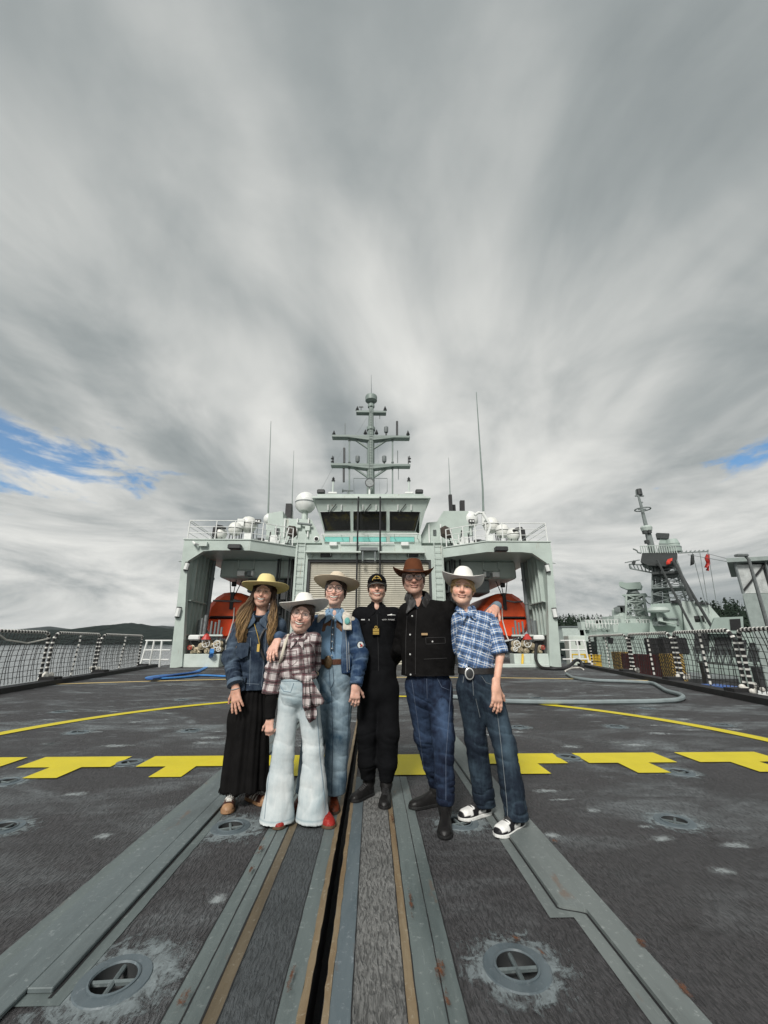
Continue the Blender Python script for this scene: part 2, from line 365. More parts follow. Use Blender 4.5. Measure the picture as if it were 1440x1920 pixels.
# the slot: a real trough
tr = MB(); x0, x1, y0, y1, zd = -.212, -.160, -4.0, 7.2, -.16
tr.add([(x0, y0, 0), (x1, y0, 0), (x1, y1, 0), (x0, y1, 0), (x0, y0, zd), (x1, y0, zd), (x1, y1, zd), (x0, y1, zd)], [(0, 1, 5, 4), (1, 2, 6, 5), (2, 3, 7, 6), (3, 0, 4, 7), (4, 5, 6, 7)])
tr.build('slot_trough', black, deck)
def strip(name, xa, xb, ya, yb, mat, z=.004, wav=0.0, seed=0, th=0.004):
    rnd = random.Random(seed); n = max(2, int((yb - ya) / .06)) if wav else 1
    A = [(xa + (rnd.uniform(-wav, wav) if wav else 0), ya + (yb - ya) * i / n) for i in range(n + 1)]
    B = [(xb + (rnd.uniform(-wav, wav) if wav else 0), ya + (yb - ya) * i / n) for i in range(n + 1)]
    m = MB(); m.add([(p[0], p[1], z) for p in A] + [(p[0], p[1], z) for p in B], [(i, n + 1 + i, n + 2 + i, i + 1) for i in range(n)])
    if th: m.add([(p[0], p[1], z) for p in A] + [(p[0], p[1], z - th) for p in A], [(i, i + 1, n + 2 + i, n + 1 + i) for i in range(n)]); m.add([(p[0], p[1], z) for p in B] + [(p[0], p[1], z - th) for p in B], [(i, n + 1 + i, n + 2 + i, i + 1) for i in range(n)])
    return m.build(name, mat, deck)
YE = 4.30
strip('track_strip', -.69, -.556, -3, YE, M_pale, .004, .002, 1)
strip('sealant_groove', -.556, -.502, -3, YE, M_seal, .003, .003, 2)
strip('skid_strip', -.502, -.312, -3, YE, M_strip_dark, .003)
strip('track_strip', -.312, -.240, -3, YE, M_pale, .0045, .001, 3)
strip('rusty_edge', -.240, -.213, -3, 7.2, M_rusty, .007, .0025, 4, .007)
strip('rusty_edge', -.159, -.136, -3, 7.2, M_rusty, .007, .0025, 5, .007)
strip('track_strip', -.136, -.060, -3, YE, M_blue, .0045, .001, 6)
strip('skid_strip', -.060, .128, -3, YE, M_strip_pale, .003, .002, 7)
strip('sealant_groove', .128, .166, -3, YE, M_rusty, .0025, .003, 8)
strip('track_strip', .166, .262, -3, YE, M_pale, .0045, .001, 9)
strip('track_strip', .266, .330, -3, YE, M_pale, .0045, .002, 10)
# left track: a painted bed with a raised plate whose inner half ends in a step
strip('track_bed', -1.48, -1.07, 1.87, 7.6, M_pale, .004, .002, 11)
MB().box((-1.40, -3, .0045), (-1.224, 7.4, .020), bevel=.003).build('track_plate', M_plate, deck)
MB().box((-1.222, 1.92, .0045), (-1.132, 7.4, .0215), bevel=.003).build('track_plate', M_plate, deck)
strip('track_bed', -1.48, -1.25, -3, 1.868, M_pale, .004, .002, 12)
# right track: the plate jogs outward in an S
bed = [(.93, -3), (1.118, -3), (1.118, 7.4), (.82, 7.4), (.82, 2.28), (.93, 2.28)]
MB().sheet(bed, z=.004).build('track_bed', M_plate_r, deck)
sj = [(1.004 - .115 * (.5 - .5 * math.cos(math.pi * t)), 2.30 + .055 * t) for t in np.linspace(0, 1, 9)]
pl = [(1.004, -3)] + sj + [(.889, 7.3), (1.113, 7.3), (1.113, -3)]
MB().sheet(pl[::-1], z=.021, th=.0165).build('track_plate', M_plate_r, deck)
# yellow markings
TY = (4.33, 4.665, 5.05)
for i, (bx0, bx1, sx0, sx1) in enumerate([(-4.62, -3.72, -4.35, -4.05), (-3.53, -2.61, -3.2, -2.89), (-2.36, -1.44, -2.06, -1.76), (-1.24, -.34, -.80, -.50), (-.10, .80, .22, .56), (1.122, 2.03, 1.40, 1.71), (2.25, 3.18, 2.55, 2.87), (3.42, 4.35, 3.74, 4.05), (4.6, 5.5, 4.9, 5.2)]):
    T = [(bx0, TY[1]), (sx0, TY[1]), (sx0, TY[0]), (sx1, TY[0]), (sx1, TY[1]), (bx1, TY[1]), (bx1, TY[2]), (bx0, TY[2])]
    cut = [h for h, c in zip(holes, sock) if bx0 - .1 < c[0] < bx1 + .1 and TY[0] - .1 < c[1] < TY[2] + .1]
    if bx0 < -.16 < bx1: T = [(max(a, -.132) if a < 0 else a, b) for a, b in T]
    MB().sheet(T, z=.009).build('landing_mark', M_yel, deck)
def arc_sheet(pts, wd, z, mat, name):
    L, R = [], []
    for i, p in enumerate(pts):
        d = unit(np.append(V3(pts[min(i + 1, len(pts) - 1)]) - V3(pts[max(i - 1, 0)]), 0)); nrm = np.array([-d[1], d[0]])
        L.append((*(V3(p) + nrm * wd / 2), z)); R.append((*(V3(p) - nrm * wd / 2), z))
    MB().grid([L, R]).build(name, mat, deck)
arc_sheet([(-.07 + 5.17 * math.cos(a), 4.9 + 5.17 * math.sin(a)) for a in np.linspace(math.radians(0), math.radians(180), 96)], .21, .009, M_yel, 'landing_circle')
arc_sheet([(a, 15.15 - .0215 * (a - .6) ** 2) for a in np.linspace(-9.3, 9.4, 40)], .19, .009, M_yel2, 'deck_line')
# tie-down sockets: a ring plate, a bowl below it and two crossed bars
where = ['large tie-down socket with crossed bars beside the stepped end of the left track plate', 'large round tie-down socket with crossed bars, nearest the camera right of centre',
         'tie-down socket at the left edge of the deck, level with the sneakers', 'tie-down socket with crossed bars just in front of the striped brown sneakers',
         'tie-down socket half hidden behind the black ankle boots and panda sneakers', 'tie-down socket alone on the dark deck right of the panda sneakers',
         'pale ringed socket just below the leftmost yellow T marks', 'tie-down socket between the black skirt and the pale flared jeans', 'pale ringed socket below the yellow T marks at right',
         'tie-down socket between two yellow T marks left of the skirt', 'tie-down socket between two yellow T marks right of the group']
far_where = ['outer of two small sockets inside the yellow circle at left', 'inner of two small sockets inside the yellow circle at left, nearest the skirt', 'small socket inside the yellow circle nearest the boy', 'small socket inside the yellow circle at right, away from the boy',
             'far socket just outside the yellow circle on the left', 'far socket just outside the yellow circle on the right', 'far left socket near the top of the yellow circle', 'far right socket near the top of the yellow circle', 'socket beyond the yellow circle left of centre', 'socket beyond the yellow circle right of centre',
             'socket outside the yellow circle at the right edge', 'socket at the left edge of the deck by the leftmost yellow mark', 'socket at the right edge of the deck below the yellow marks']
def socket(i, c):
    L = where[i] if i < len(where) else far_where[i - len(where)]
    t = thing('tie_down_socket', L, 'deck socket', (c[0], c[1], 0), 'tie-down sockets in the deck'); rr = random.Random(i); a0 = rr.uniform(0, 1.5) if i > 1 else .05
    ring = MB(); ring.sheet(circ(c, .126, 28), [circ(c, .077, 28)], .010 if abs(c[1] - 4.85) < .3 else .006)
    ring.lathe([(.126, .006), (.130, .001)], (c[0], c[1], 0), 28, caps=False); ring.build('ring_plate', M_blue, t)
    MB().lathe([(.077, .006), (.077, -.012), (.066, -.05), (.04, -.075), (.001, -.085)], (c[0], c[1], 0), 24, caps=False).build('bowl', dark, t, True)
    MB().tube([(c[0] + .083 * math.cos(a), c[1] + .083 * math.sin(a), .007) for a in np.linspace(0, 2 * math.pi, 24, endpoint=False)], .006, 5, closed=True).build('rim', M_blue, t, True)
    for k in range(2):
        a = a0 + k * math.pi / 2; d = np.array([math.cos(a), math.sin(a), 0]) * .078
        MB().tube([(*c, -.006) - d, (*c, -.006) + d], .0095, 6).build('cross_bar', M_plate, t, True)
def overlay_mat(name, col, sc=22.0, soft=.5, hard=.18, col2=None):
    """worn paint or rust with a ragged, broken edge"""
    m, g, b = material(name); G = g.new('ShaderNodeTexCoord').outputs['Generated']; P = g.new('ShaderNodeNewGeometry').outputs['Position']; gx, gy, _ = g.sep(G)
    r = g.math('SQRT', g.math('ADD', g.math('POWER', g.math('SUBTRACT', gx, .5), 2.0), g.math('POWER', g.math('SUBTRACT', gy, .5), 2.0)))
    n = g.noise(P, sc, 6, .7, .8); n2 = g.noise(g.mapping(P, (70, 18, 1)), 1.0, 3, .6)
    k = g.math('ADD', g.math('SUBTRACT', soft, r), g.math('MULTIPLY', g.math('ADD', g.math('SUBTRACT', n, .5), g.math('MULTIPLY', g.math('SUBTRACT', n2, .5), .6)), .75))
    f = g.mrange(k, 0.0, hard, 0, 1, True); g.put(b.inputs['Base Color'], g.mix(g.mrange(n2, .35, .65), col, col2 or tuple(c * .6 for c in col))); b.inputs['Roughness'].default_value = .75; g.put(b.inputs['Alpha'], f)
    g.put(b.inputs['Normal'], g.bump(n2, .4, .006)); return m
M_halo = overlay_mat('worn ring of paint', (.22, .255, .265), 16, .40, .22); M_rusto = overlay_mat('rust bloom', (.15, .058, .022), 40, .20, .22, (.075, .028, .012)); M_dirt = overlay_mat('dirt stain', (.050, .048, .047), 9, .16, .6); M_scuff = overlay_mat('chalky scuff', (.34, .37, .375), 14, .27, .30)
for i, c in enumerate(sock):
    socket(i, c)
    rr = random.Random(40 + i); a, b = (.36, .32) if i in (0, 3) else (.28, .26)
    MB().sheet([(c[0] + rr.uniform(-.02, .02) + a * math.cos(t), c[1] + b * math.sin(t)) for t in np.linspace(0, 2 * math.pi, 26, endpoint=False)], [circ(c, .13, 20)], z=.0018 if abs(c[0]) > .7 or c[0] < -.7 else .0019).build('worn_paint', M_halo, deck)
def patch(px, py, w_, l_, mat, z): c = onz(px, py); MB().add([(c[0] - w_, c[1] - l_, z), (c[0] + w_, c[1] - l_, z), (c[0] + w_, c[1] + l_, z), (c[0] - w_, c[1] + l_, z)], [(0, 1, 2, 3)]).build('rust_patch' if mat is M_rusto else 'stain', mat, deck)
for px, py, w_, l_ in ((826, 1835, .055, .16), (838, 1890, .03, .10), (487, 1600, .045, .16), (470, 1640, .03, .10), (343, 1888, .05, .10), (530, 1545, .03, .12), (968, 1772, .05, .05), (1018, 1800, .03, .05), (1040, 1585, .05, .08), (1205, 1780, .05, .10), (1285, 1870, .04, .12), (735, 1540, .03, .2), (770, 1700, .025, .25), (545, 1850, .03, .2)): patch(px, py, w_, l_, M_rusto, .0245)
rr = random.Random(77)
for k in range(75): patch(rr.uniform(60, 1400), rr.uniform(1275, 1400), rr.uniform(.15, .5), rr.uniform(.08, .22), M_scuff, .0012)
for k in range(16): patch(rr.uniform(20, 1420), rr.uniform(1440, 1700), rr.uniform(.08, .3), rr.uniform(.05, .14), M_scuff, .0013)
for k in range(9): patch(rr.uniform(60, 1400), rr.uniform(1300, 1880), rr.uniform(.2, .5), rr.uniform(.2, .5), M_dirt, .0011)
for x0, x1, y0, y1 in ((-1.409, -1.400, -3, 7.4), (-1.132, -1.120, 1.9, 7.4), (-1.2245, -1.2215, 1.92, 7.4), (.262, .266, -3, YE), (-.504, -.500, -3, YE), (-.560, -.553, -3, YE), (-.315, -.310, -3, YE), (-.062, -.058, -3, YE), (.126, .130, -3, YE), (.164, .169, -3, YE), (-.693, -.687, -3, YE), (.328, .333, -3, YE), (-.626, -.620, -3, YE)): strip('seam', x0, x1, y0, y1, black, .0055, .0012, int(abs(x0) * 1000), 0)  # dark strip joints; lines beside the raised plates are painted edge shadow
gl = [(.994, -3)] + [(a - .010, b - .006) for a, b in sj] + [(.880, 7.3)]; MB().grid([[(a, b, .0052) for a, b in gl], [(a + .012, b + .004, .0052) for a, b in gl]]).build('seam', black, deck)  # painted shadow line along the inner edge of the right plate

# ------------------------------------------------------------------ sea and far shore
m, g, b = material('sea water'); P = g.new('ShaderNodeNewGeometry').outputs['Position']
b.inputs['Base Color'].default_value = (.10, .12, .125, 1); b.inputs['Roughness'].default_value = .12; b.inputs['IOR'].default_value = 1.33
n1 = g.noise(P, .9, 6, .62); n2 = g.noise(g.mapping(P, (.05, .12, 1)), 1.0, 4)
g.put(b.inputs['Normal'], g.bump(g.math('ADD', n1, n2), .16, .35)); M_sea = m
tag(MB().add([(-9000, -3000, -7.6), (9000, -3000, -7.6), (9000, 12000, -7.6), (-9000, 12000, -7.6)], [(0, 1, 2, 3)]).build('sea', M_sea), kind='structure')
def forest_mat(name, c0, c1, sc):
    m, g, b = material(name); P = g.new('ShaderNodeNewGeometry').outputs['Position']
    n1 = g.noise(P, sc, 6, .7); g.put(b.inputs['Base Color'], g.mix(g.mrange(n1, .3, .7), c0, c1)); b.inputs['Roughness'].default_value = .95
    b.inputs['Specular IOR Level'].default_value = .1; return m
M_forest = forest_mat('forested hill', (.007, .013, .012), (.020, .029, .024), .03)
def hill(name, prof, Y, depth, mat, seed, rough=.06, label=None):
    """ridge from pixel profile at distance Y, given real depth, top broken up like a tree line"""
    rnd = random.Random(seed); P = []
    xs = np.array([ony(p[0], 1203, Y)[0] for p in prof]); zs = np.array([ony(p[0], p[1], Y)[2] for p in prof])
    n = 260; X = np.linspace(xs[0], xs[-1], n); Z = np.interp(X, xs, zs); hmax = max(zs) + 7.6
    rows = []
    for k, (fy, fz) in enumerate([(-.45, 0), (-.38, .22), (-.25, .55), (-.12, .82), (0, 1.0), (.25, .8), (.6, 0)]):
        rows.append([(X[i], Y + depth * fy * (1 + .08 * rnd.uniform(-1, 1)), -7.6 + (Z[i] + 7.6) * fz + (rnd.uniform(-.4, 1) * rough * hmax if 0 < fz else -.5)) for i in range(n)])
    o = MB().grid(rows).build(name, mat); tag(o, label, kind='structure'); return o
hill('hill', [(-700, 1186), (-300, 1178), (-100, 1180), (0, 1184), (60, 1184), (90, 1181), (140, 1181), (175, 1174), (205, 1172), (240, 1168), (262, 1171), (300, 1178), (360, 1183), (450, 1189), (560, 1196)], 1700, 900, M_forest, 3, .03)
hill('hill', [(-700, 1180), (-200, 1172), (20, 1181), (60, 1177), (85, 1174), (110, 1179), (180, 1182), (260, 1174), (300, 1173), (350, 1177), (420, 1180), (600, 1188), (900, 1196)], 5200, 2200, M_forest, 5, .012)
hill('hill', [(980, 1198), (1040, 1180), (1100, 1176), (1200, 1176), (1330, 1168), (1500, 1160), (1800, 1158), (2300, 1170)], 330, 160, M_forest, 9, .02)

# ------------------------------------------------------------------ the ship's own superstructure
YF, YH = 21.0, 22.6                                        # front of the boat bays, front of the hangar
def q(px, py, Y): return tuple(ony(px, py, Y))
def mir(p): return (2 * CX - p[0], p[1], p[2])
def mpts(pts, s): return [tuple(p) if s < 0 else mir(p) for p in pts]
SIDE = {-1: 'left', 1: 'right'}
def box_m(mb, lo, hi, s, **k):
    """box given for the left side, mirrored about the centreline for the right"""
    if s > 0: lo, hi = (2 * CX - hi[0], lo[1], lo[2]), (2 * CX - lo[0], hi[1], hi[2])
    return mb.box(lo, hi, **k)
M_win = glass_mat('dark bridge glass', (.012, .013, .012)); M_teal = paint('teal glazing', (.20, .52, .47), .12, var=.08, scale=.8)
M_door = paint('roller door', (.44, .415, .34), .5, var=.14, scale=1.6, streak=.5, streak_col=(.16, .13, .09))

hangar = thing('ship_hangar', 'pale green ship hangar with a ribbed roller door behind the group', 'ship superstructure', (CX, YH, 0))
zt, zdoor, hw, hd = 6.36, 5.66, 4.25, 3.52
for s in (-1, 1):
    b_ = MB(); box_m(b_, (CX - hw, YH, 0), (CX - hd, YH + .5, zt), s); b_.build('front_wall', hull, hangar)
    b_ = MB(); box_m(b_, (CX - hw, YH + .502, 0), (CX - hw + .3, YH + 11, zt), s); b_.build('side_wall', hull, hangar)
MB().box((CX - hd + .001, YH, zdoor), (CX + hd - .001, YH + .5, zt)).build('lintel', hull, hangar)
MB().box((CX - hw, YH + .003, zt + .002), (CX + hw, YH + 11, zt + .14)).build('roof', hull, hangar)
dr = MB(); zz = 0.0; pitch = .115
rows = []
for i in range(int(zdoor / pitch) + 1):
    for dz, dy in ((0, .03), (.02, 0), (.06, -.012), (.095, 0)): rows.append([(CX - hd + .12, YH + .20 + dy, i * pitch + dz), (CX + hd - .12, YH + .20 + dy, i * pitch + dz)])
dr.grid(rows); dr.build('roller_door', M_door, hangar)
fr = MB()
for s in (-1, 1): box_m(fr, (CX - hd, YH + .06, 0), (CX - hd + .14, YH + .34, zdoor - .14), s)
fr.box((CX - hd, YH + .06, zdoor - .14), (CX + hd, YH + .34, zdoor - .003)); fr.build('door_guide', dark, hangar)
# ledge with brackets over the door, a hook gantry in its middle, box lamps
for a, b in ((574, 677), (712, 796)):
    lp, rp = q(a, 1030, YH - .2), q(b, 1030, YH - .2)
    MB().box((lp[0], YH - .42, 5.98), (rp[0], YH - .002, 6.06)).build('ledge', hull_b, hangar)
for px in (585, 600, 620, 641, 655, 725, 745, 765, 785, 795):
    c = q(px, 1032, YH - .2)[0]; MB().prism([(c, YH - .003, 5.97), (c, YH - .36, 5.97), (c, YH - .003, 5.72)], (.03, 0, 0)).build('bracket', hull, hangar)
gx0 = q(692, 1030, YH)[0]; hk = MB()
for dx in (-.35, .35): hk.tube([(gx0 + dx, YH - .02, 6.15), (gx0 + dx, YH - .35, 6.1), (gx0 + dx, YH - .4, 5.5), (gx0 + dx, YH - .1, 5.45)], .045, 6)
hk.box((gx0 - .5, YH - .45, 6.1), (gx0 + .5, YH - .05, 6.28)); hk.build('hook_gantry', grey, hangar)
for px in (612, 773):
    c = q(px, 1041, YH); MB().box((c[0] - .32, YH - .14, c[2] - .12), (c[0] + .32, YH - .003, c[2] + .10), bevel=.02).build('bulkhead_lamp', dark, hangar)
for s in (-1, 1):                                           # wall ladders beside the door
    c = q(563, 1060, YH); xc = c[0]; lad = empty('ladder', (xc if s < 0 else 2 * CX - xc, YH - .08, 0)); lad.parent = hangar; lad.location = (lad.location.x - CX, -.08, 0)
    xl = xc if s < 0 else 2 * CX - xc
    r_ = MB()
    for d in (-.22, .22): r_.bar((xl + d, YH - .10, .9), (xl + d, YH - .10, 6.9), .035)
    r_.build('rail', hull_b, lad)
    for k in range(16): MB().tube([(xl - .22, YH - .10, 1.1 + k * .36), (xl + .22, YH - .10, 1.1 + k * .36)], .016, 5).build('rung', hull_b, lad)

# boat bays: roof slab, outer leg, stiffeners; one thing per side
RIGHT_ = {'lamp': None}
def boat_bay(s):
    W = SIDE[s]
    t = thing('boat_bay', f'pale green {W} boat bay with tall outer leg and overhanging roof', 'ship superstructure', (CX + s * 7.2, YF, 0), 'boat bays beside the hangar')
    X0, X1, X2 = CX - 9.85, CX - 6.35, CX - hw
    plan = mpts([(X0, YF, 5.80), (X1, YF, 5.80), (X2 - .002, YH, 5.80), (X2 - .002, 31, 5.80), (X0, 31, 5.80)], s)
    MB().prism(plan, (0, 0, .56)).build('roof_slab', hull, t)
    pl2 = mpts([(X0 - .05, YF - .05, 6.362), (X1 + .02, YF - .05, 6.362), (X2 - .004, YH - .06, 6.362), (X2 - .004, 31, 6.362), (X0 - .05, 31, 6.362)], s)
    MB().prism(pl2, (0, 0, .05)).build('roof_edge', hull_b, t)
    # outer leg: front plate with a chamfered corner
    leg = mpts([q(318, 1254, YF), q(341, 1250, YF), q(352, 1052, YF), q(381, 1033.5, YF), (X0 + 1.6, YF, 5.798), (X0, YF, 5.798)], s)
    MB().prism(leg, (0, .30, 0)).build('leg_front', hull, t)
    xo, xi = CX - 9.62, CX - 9.38
    l2 = MB(); box_m(l2, (xo, YF + .302, 0), (xo + .10, YF + 2.9, 5.797), s); l2.build('leg_wall', hull, t)
    for k, yy in enumerate((.75, 1.2, 1.65, 2.1)):
        r_ = MB(); box_m(r_, (xo + .102, YF + yy, 1.55), (xo + .34, YF + yy + .05, 5.796), s); r_.build('stiffener', hull, t)
    for k, zz in enumerate((1.5, 3.2)):
        r_ = MB(); box_m(r_, (xo + .103, YF + .303, zz), (xo + .42, YF + 2.6, zz + .05), s); r_.build('stringer', hull, t)
    bk = MB(); box_m(bk, (xo - .1, YF + 2.902, 0), (xo + .30, YF + 3.2, 5.797), s, bevel=.05); bk.build('rear_post', hull, t)
    pp = MB(); xx = xo + .5
    pp.tube(mpts([(xx, YF + 2.5, .2), (xx, YF + 2.5, 5.7)], s), .11, 10); pp.tube(mpts([(xx + .1, YF + 1.5, .2), (xx + .1, YF + 1.5, 2.3)], s), .15, 10)
    for zz in (1.7, 3.25, 4.6): pp.tube(mpts([(xx, YF + 2.5, zz), (xx, YF + 2.5, zz + .12)], s), .145, 10)
    pp.build('riser_pipe', grey, t, True)
    # winch house under the roof, dark hatch frame, beams
    wh = MB(); box_m(wh, (CX - 8.75, 23.6, 4.75), (CX - 4.6, 29, 5.798), s, bevel=.08); wh.build('winch_house', hull, t)
    hf = MB()
    a, b_ = q(447, 1050, 23.5), q(476, 1068, 23.5)
    for lo, hi in (((a[0], 23.5, b_[2]), (b_[0], 23.59, b_[2] + .06)), ((a[0], 23.5, b_[2]), (a[0] + .06, 23.59, a[2])), ((b_[0] - .06, 23.5, b_[2]), (b_[0], 23.59, a[2]))): box_m(hf, lo, hi, s)
    hf.build('hatch_frame', hull_b, t)
    for px, w_, m_ in ((452, .42, white), (468, .3, grey), (473, .14, white)):
        c = q(px, 1075, 23.3); l_ = MB(); box_m(l_, (c[0] - w_ / 2, 23.2, c[2] - .16), (c[0] + w_ / 2, 23.597, c[2] + .14), s, bevel=.03); l_.build('junction_box', m_, t)
    bm = MB(); box_m(bm, (CX - 7.2, 24.0, 3.95), (CX - 4.7, 26.5, 4.748), s, bevel=.06); bm.build('davit_arm', grey, t)
    eq = MB(); rr = random.Random(4 + s)
    for k in range(12):
        c = (CX - rr.uniform(4.4, 5.9), rr.uniform(23.2, 24.5), rr.uniform(.2, 4.2)); d = [rr.uniform(.12, .5) for _ in range(3)]
        box_m(eq, tuple(c[i] - d[i] / 2 for i in range(3)), tuple(c[i] + d[i] / 2 for i in range(3)), s, bevel=.02)
    for k in range(7): yy = rr.uniform(23, 24); xx = CX - rr.uniform(4.4, 5.6); eq.tube(mpts([(xx, yy, 0), (xx, yy, 5.79)], s), rr.uniform(.03, .07), 6)
    eq.build('machinery', dark, t)
    wl = MB(); box_m(wl, (CX - 6.1, 25.2, 0), (CX - hw - .01, 25.3, 5.797), s); wl.build('inner_bulkhead', grey, t)
    # white tube lamps on the leg, floodlight boxes on the roof edge
    for (pa, pb) in (((352, 1056), (348, 1068)), ((336, 1140), (332, 1156))):
        A, B = q(*pa, YF - .12), q(*pb, YF - .12); MB().tube(mpts([A, B], s), .11, 8).build('tube_lamp', white, t)
        A2, B2 = q(pa[0], pa[1] - 2, YF - .04), q(pb[0], pb[1] + 2, YF - .04); MB().tube(mpts([A2, B2], s), .13, 6).build('lamp_guard', dark, t)
    c = q(441, 1026, YF - .2) if s < 0 else q(442, 1027, YF - .2)
    f_ = MB(); box_m(f_, (c[0] - .34, YF - .42, c[2] - .12), (c[0] + .34, YF - .052, c[2] + .13), s, bevel=.04); f_.build('floodlight', dark, t)
    if s < 0:
        c = q(382, 1021, YF - .1); MB().box((c[0] - .2, YF - .2, c[2] - .1), (c[0] + .2, YF - .053, c[2] + .12)).build('junction_box', hull_b, t)
        MB().tube([q(362, 1016, YF - .1), q(366, 1020, YF - .3), q(372, 1021, YF - .1)], .06, 6).build('small_lamp', white, t)
    MB().prism(mpts([q(334, 1053, YF + .1), q(345, 1051, YF + .1), q(345, 1049, YF + .1)], s), (0, .1, 0)).build('fin', hull, t)
    return t
for s in (-1, 1): boat_bay(s)

# lifeboats hanging in the bays
def lifeboat(s):
    W = SIDE[s]; xc = CX + s * 8.28; Y0 = 24.4
    t = thing('lifeboat', f'orange enclosed lifeboat hanging in the {W} boat bay', 'lifeboat', (xc, Y0, 1.2), 'lifeboats in the bays')
    half = [(.0, 0), (.75, .10), (1.25, .42), (1.52, .85), (1.60, 1.13)]; top = [(1.60, 1.22), (1.58, 1.45), (1.45, 1.95), (1.0, 2.45), (.55, 2.72), (0, 2.78)]
    def loft(sec, name, mat):
        P = []
        for f, sc, lift in ((0, .60, .22), (.05, .80, .10), (.16, .93, .03), (.35, 1, 0), (.7, 1, 0), (.88, .86, .06), (1, .5, .35)):
            ring = [(x_ * sc * 1.14, z_ * (1 - (.10 if f in (0, 1) else 0)) + lift * (1.2 - z_ / 2.8)) for x_, z_ in sec]; ring = ring + [(-a, b) for a, b in reversed(ring[:-1] if name == 'canopy' else ring)] if name == 'canopy' else [(-a, b) for a, b in reversed(ring[1:])] + ring
            P.append([(xc + a, Y0 + 7.2 * f, 1.25 + b) for a, b in ring])
        mb = MB().grid(P); n = len(P[0]); mb.add(P[0], [tuple(range(n))]); mb.add(P[-1], [tuple(range(n - 1, -1, -1))])
        return mb.build(name, mat, t, False)
    loft(half, 'boat_hull', orange); loft(top, 'canopy', orange_d)
    rr = MB()
    for sg in (-1, 1): rr.tube([(xc + sg * (1.62 * 1.14 * k), Y0 + 7.2 * f - .03, 1.25 + 1.17 + l) for f, k, l in ((0, .62, .15), (.05, .82, .07), (.16, .95, .02), (.35, 1, 0), (.7, 1, 0), (.9, .85, .03))], .055, 6)
    rr.tube([(xc - 1.0, Y0 - .03, 1.25 + 1.32), (xc + 1.0, Y0 - .03, 1.25 + 1.32)], .055, 6); rr.build('rub_rail', black, t)
    hx = xc + (.15 if s < 0 else -.15)
    rl = MB(); rl.box((hx - .10, Y0 - .10, 1.25 + 1.75), (hx + .10, Y0 + .25, 1.25 + 2.75), bevel=.02); rl.build('hook_block', dark, t)
    gl = MB(); gl.tube([(hx + .1, Y0 - .06, 3.55), (hx + .6, Y0 - .12, 3.45), (hx + 1.1 * -s * -1, Y0 - .02, 3.5)], .05, 6); gl.build('grab_line', steel, t)
    p1 = MB().tube([(xc - s * .35, Y0 - .08, 3.1), (xc - s * .40, Y0 - .12, 2.4), (xc - s * .30, Y0 - .35, 1.5), (xc - s * .25, Y0 - .9, .9)], .035, 6); p1.build('painter_line', rope, t)
    p2 = MB().tube([(xc + s * .25 * -1 - s * .5, Y0 - .1, 2.2), (xc - s * 1.1, Y0 - .5, 1.55)], .03, 6).build('boat_hook', yellow, t)
    MB().sphere((xc - s * .75, Y0 - .06, 2.28), .09).build('cleat', dark, t)
    for k, (dx, dy) in enumerate(((-.25, 0), (.0, .1), (.28, .05))):
        MB().tube([(hx + dx * .5, Y0 + dy, 3.9), (hx + dx * 1.6, Y0 + dy + .3, 5.0)], .028, 5).build('fall_cable', dark, t)
    MB().box((hx - .13, Y0 - .08, 4.35), (hx + .13, Y0 + .12, 4.62), bevel=.03).build('fall_block', black, t)
    return t
for s in (-1, 1): lifeboat(s)

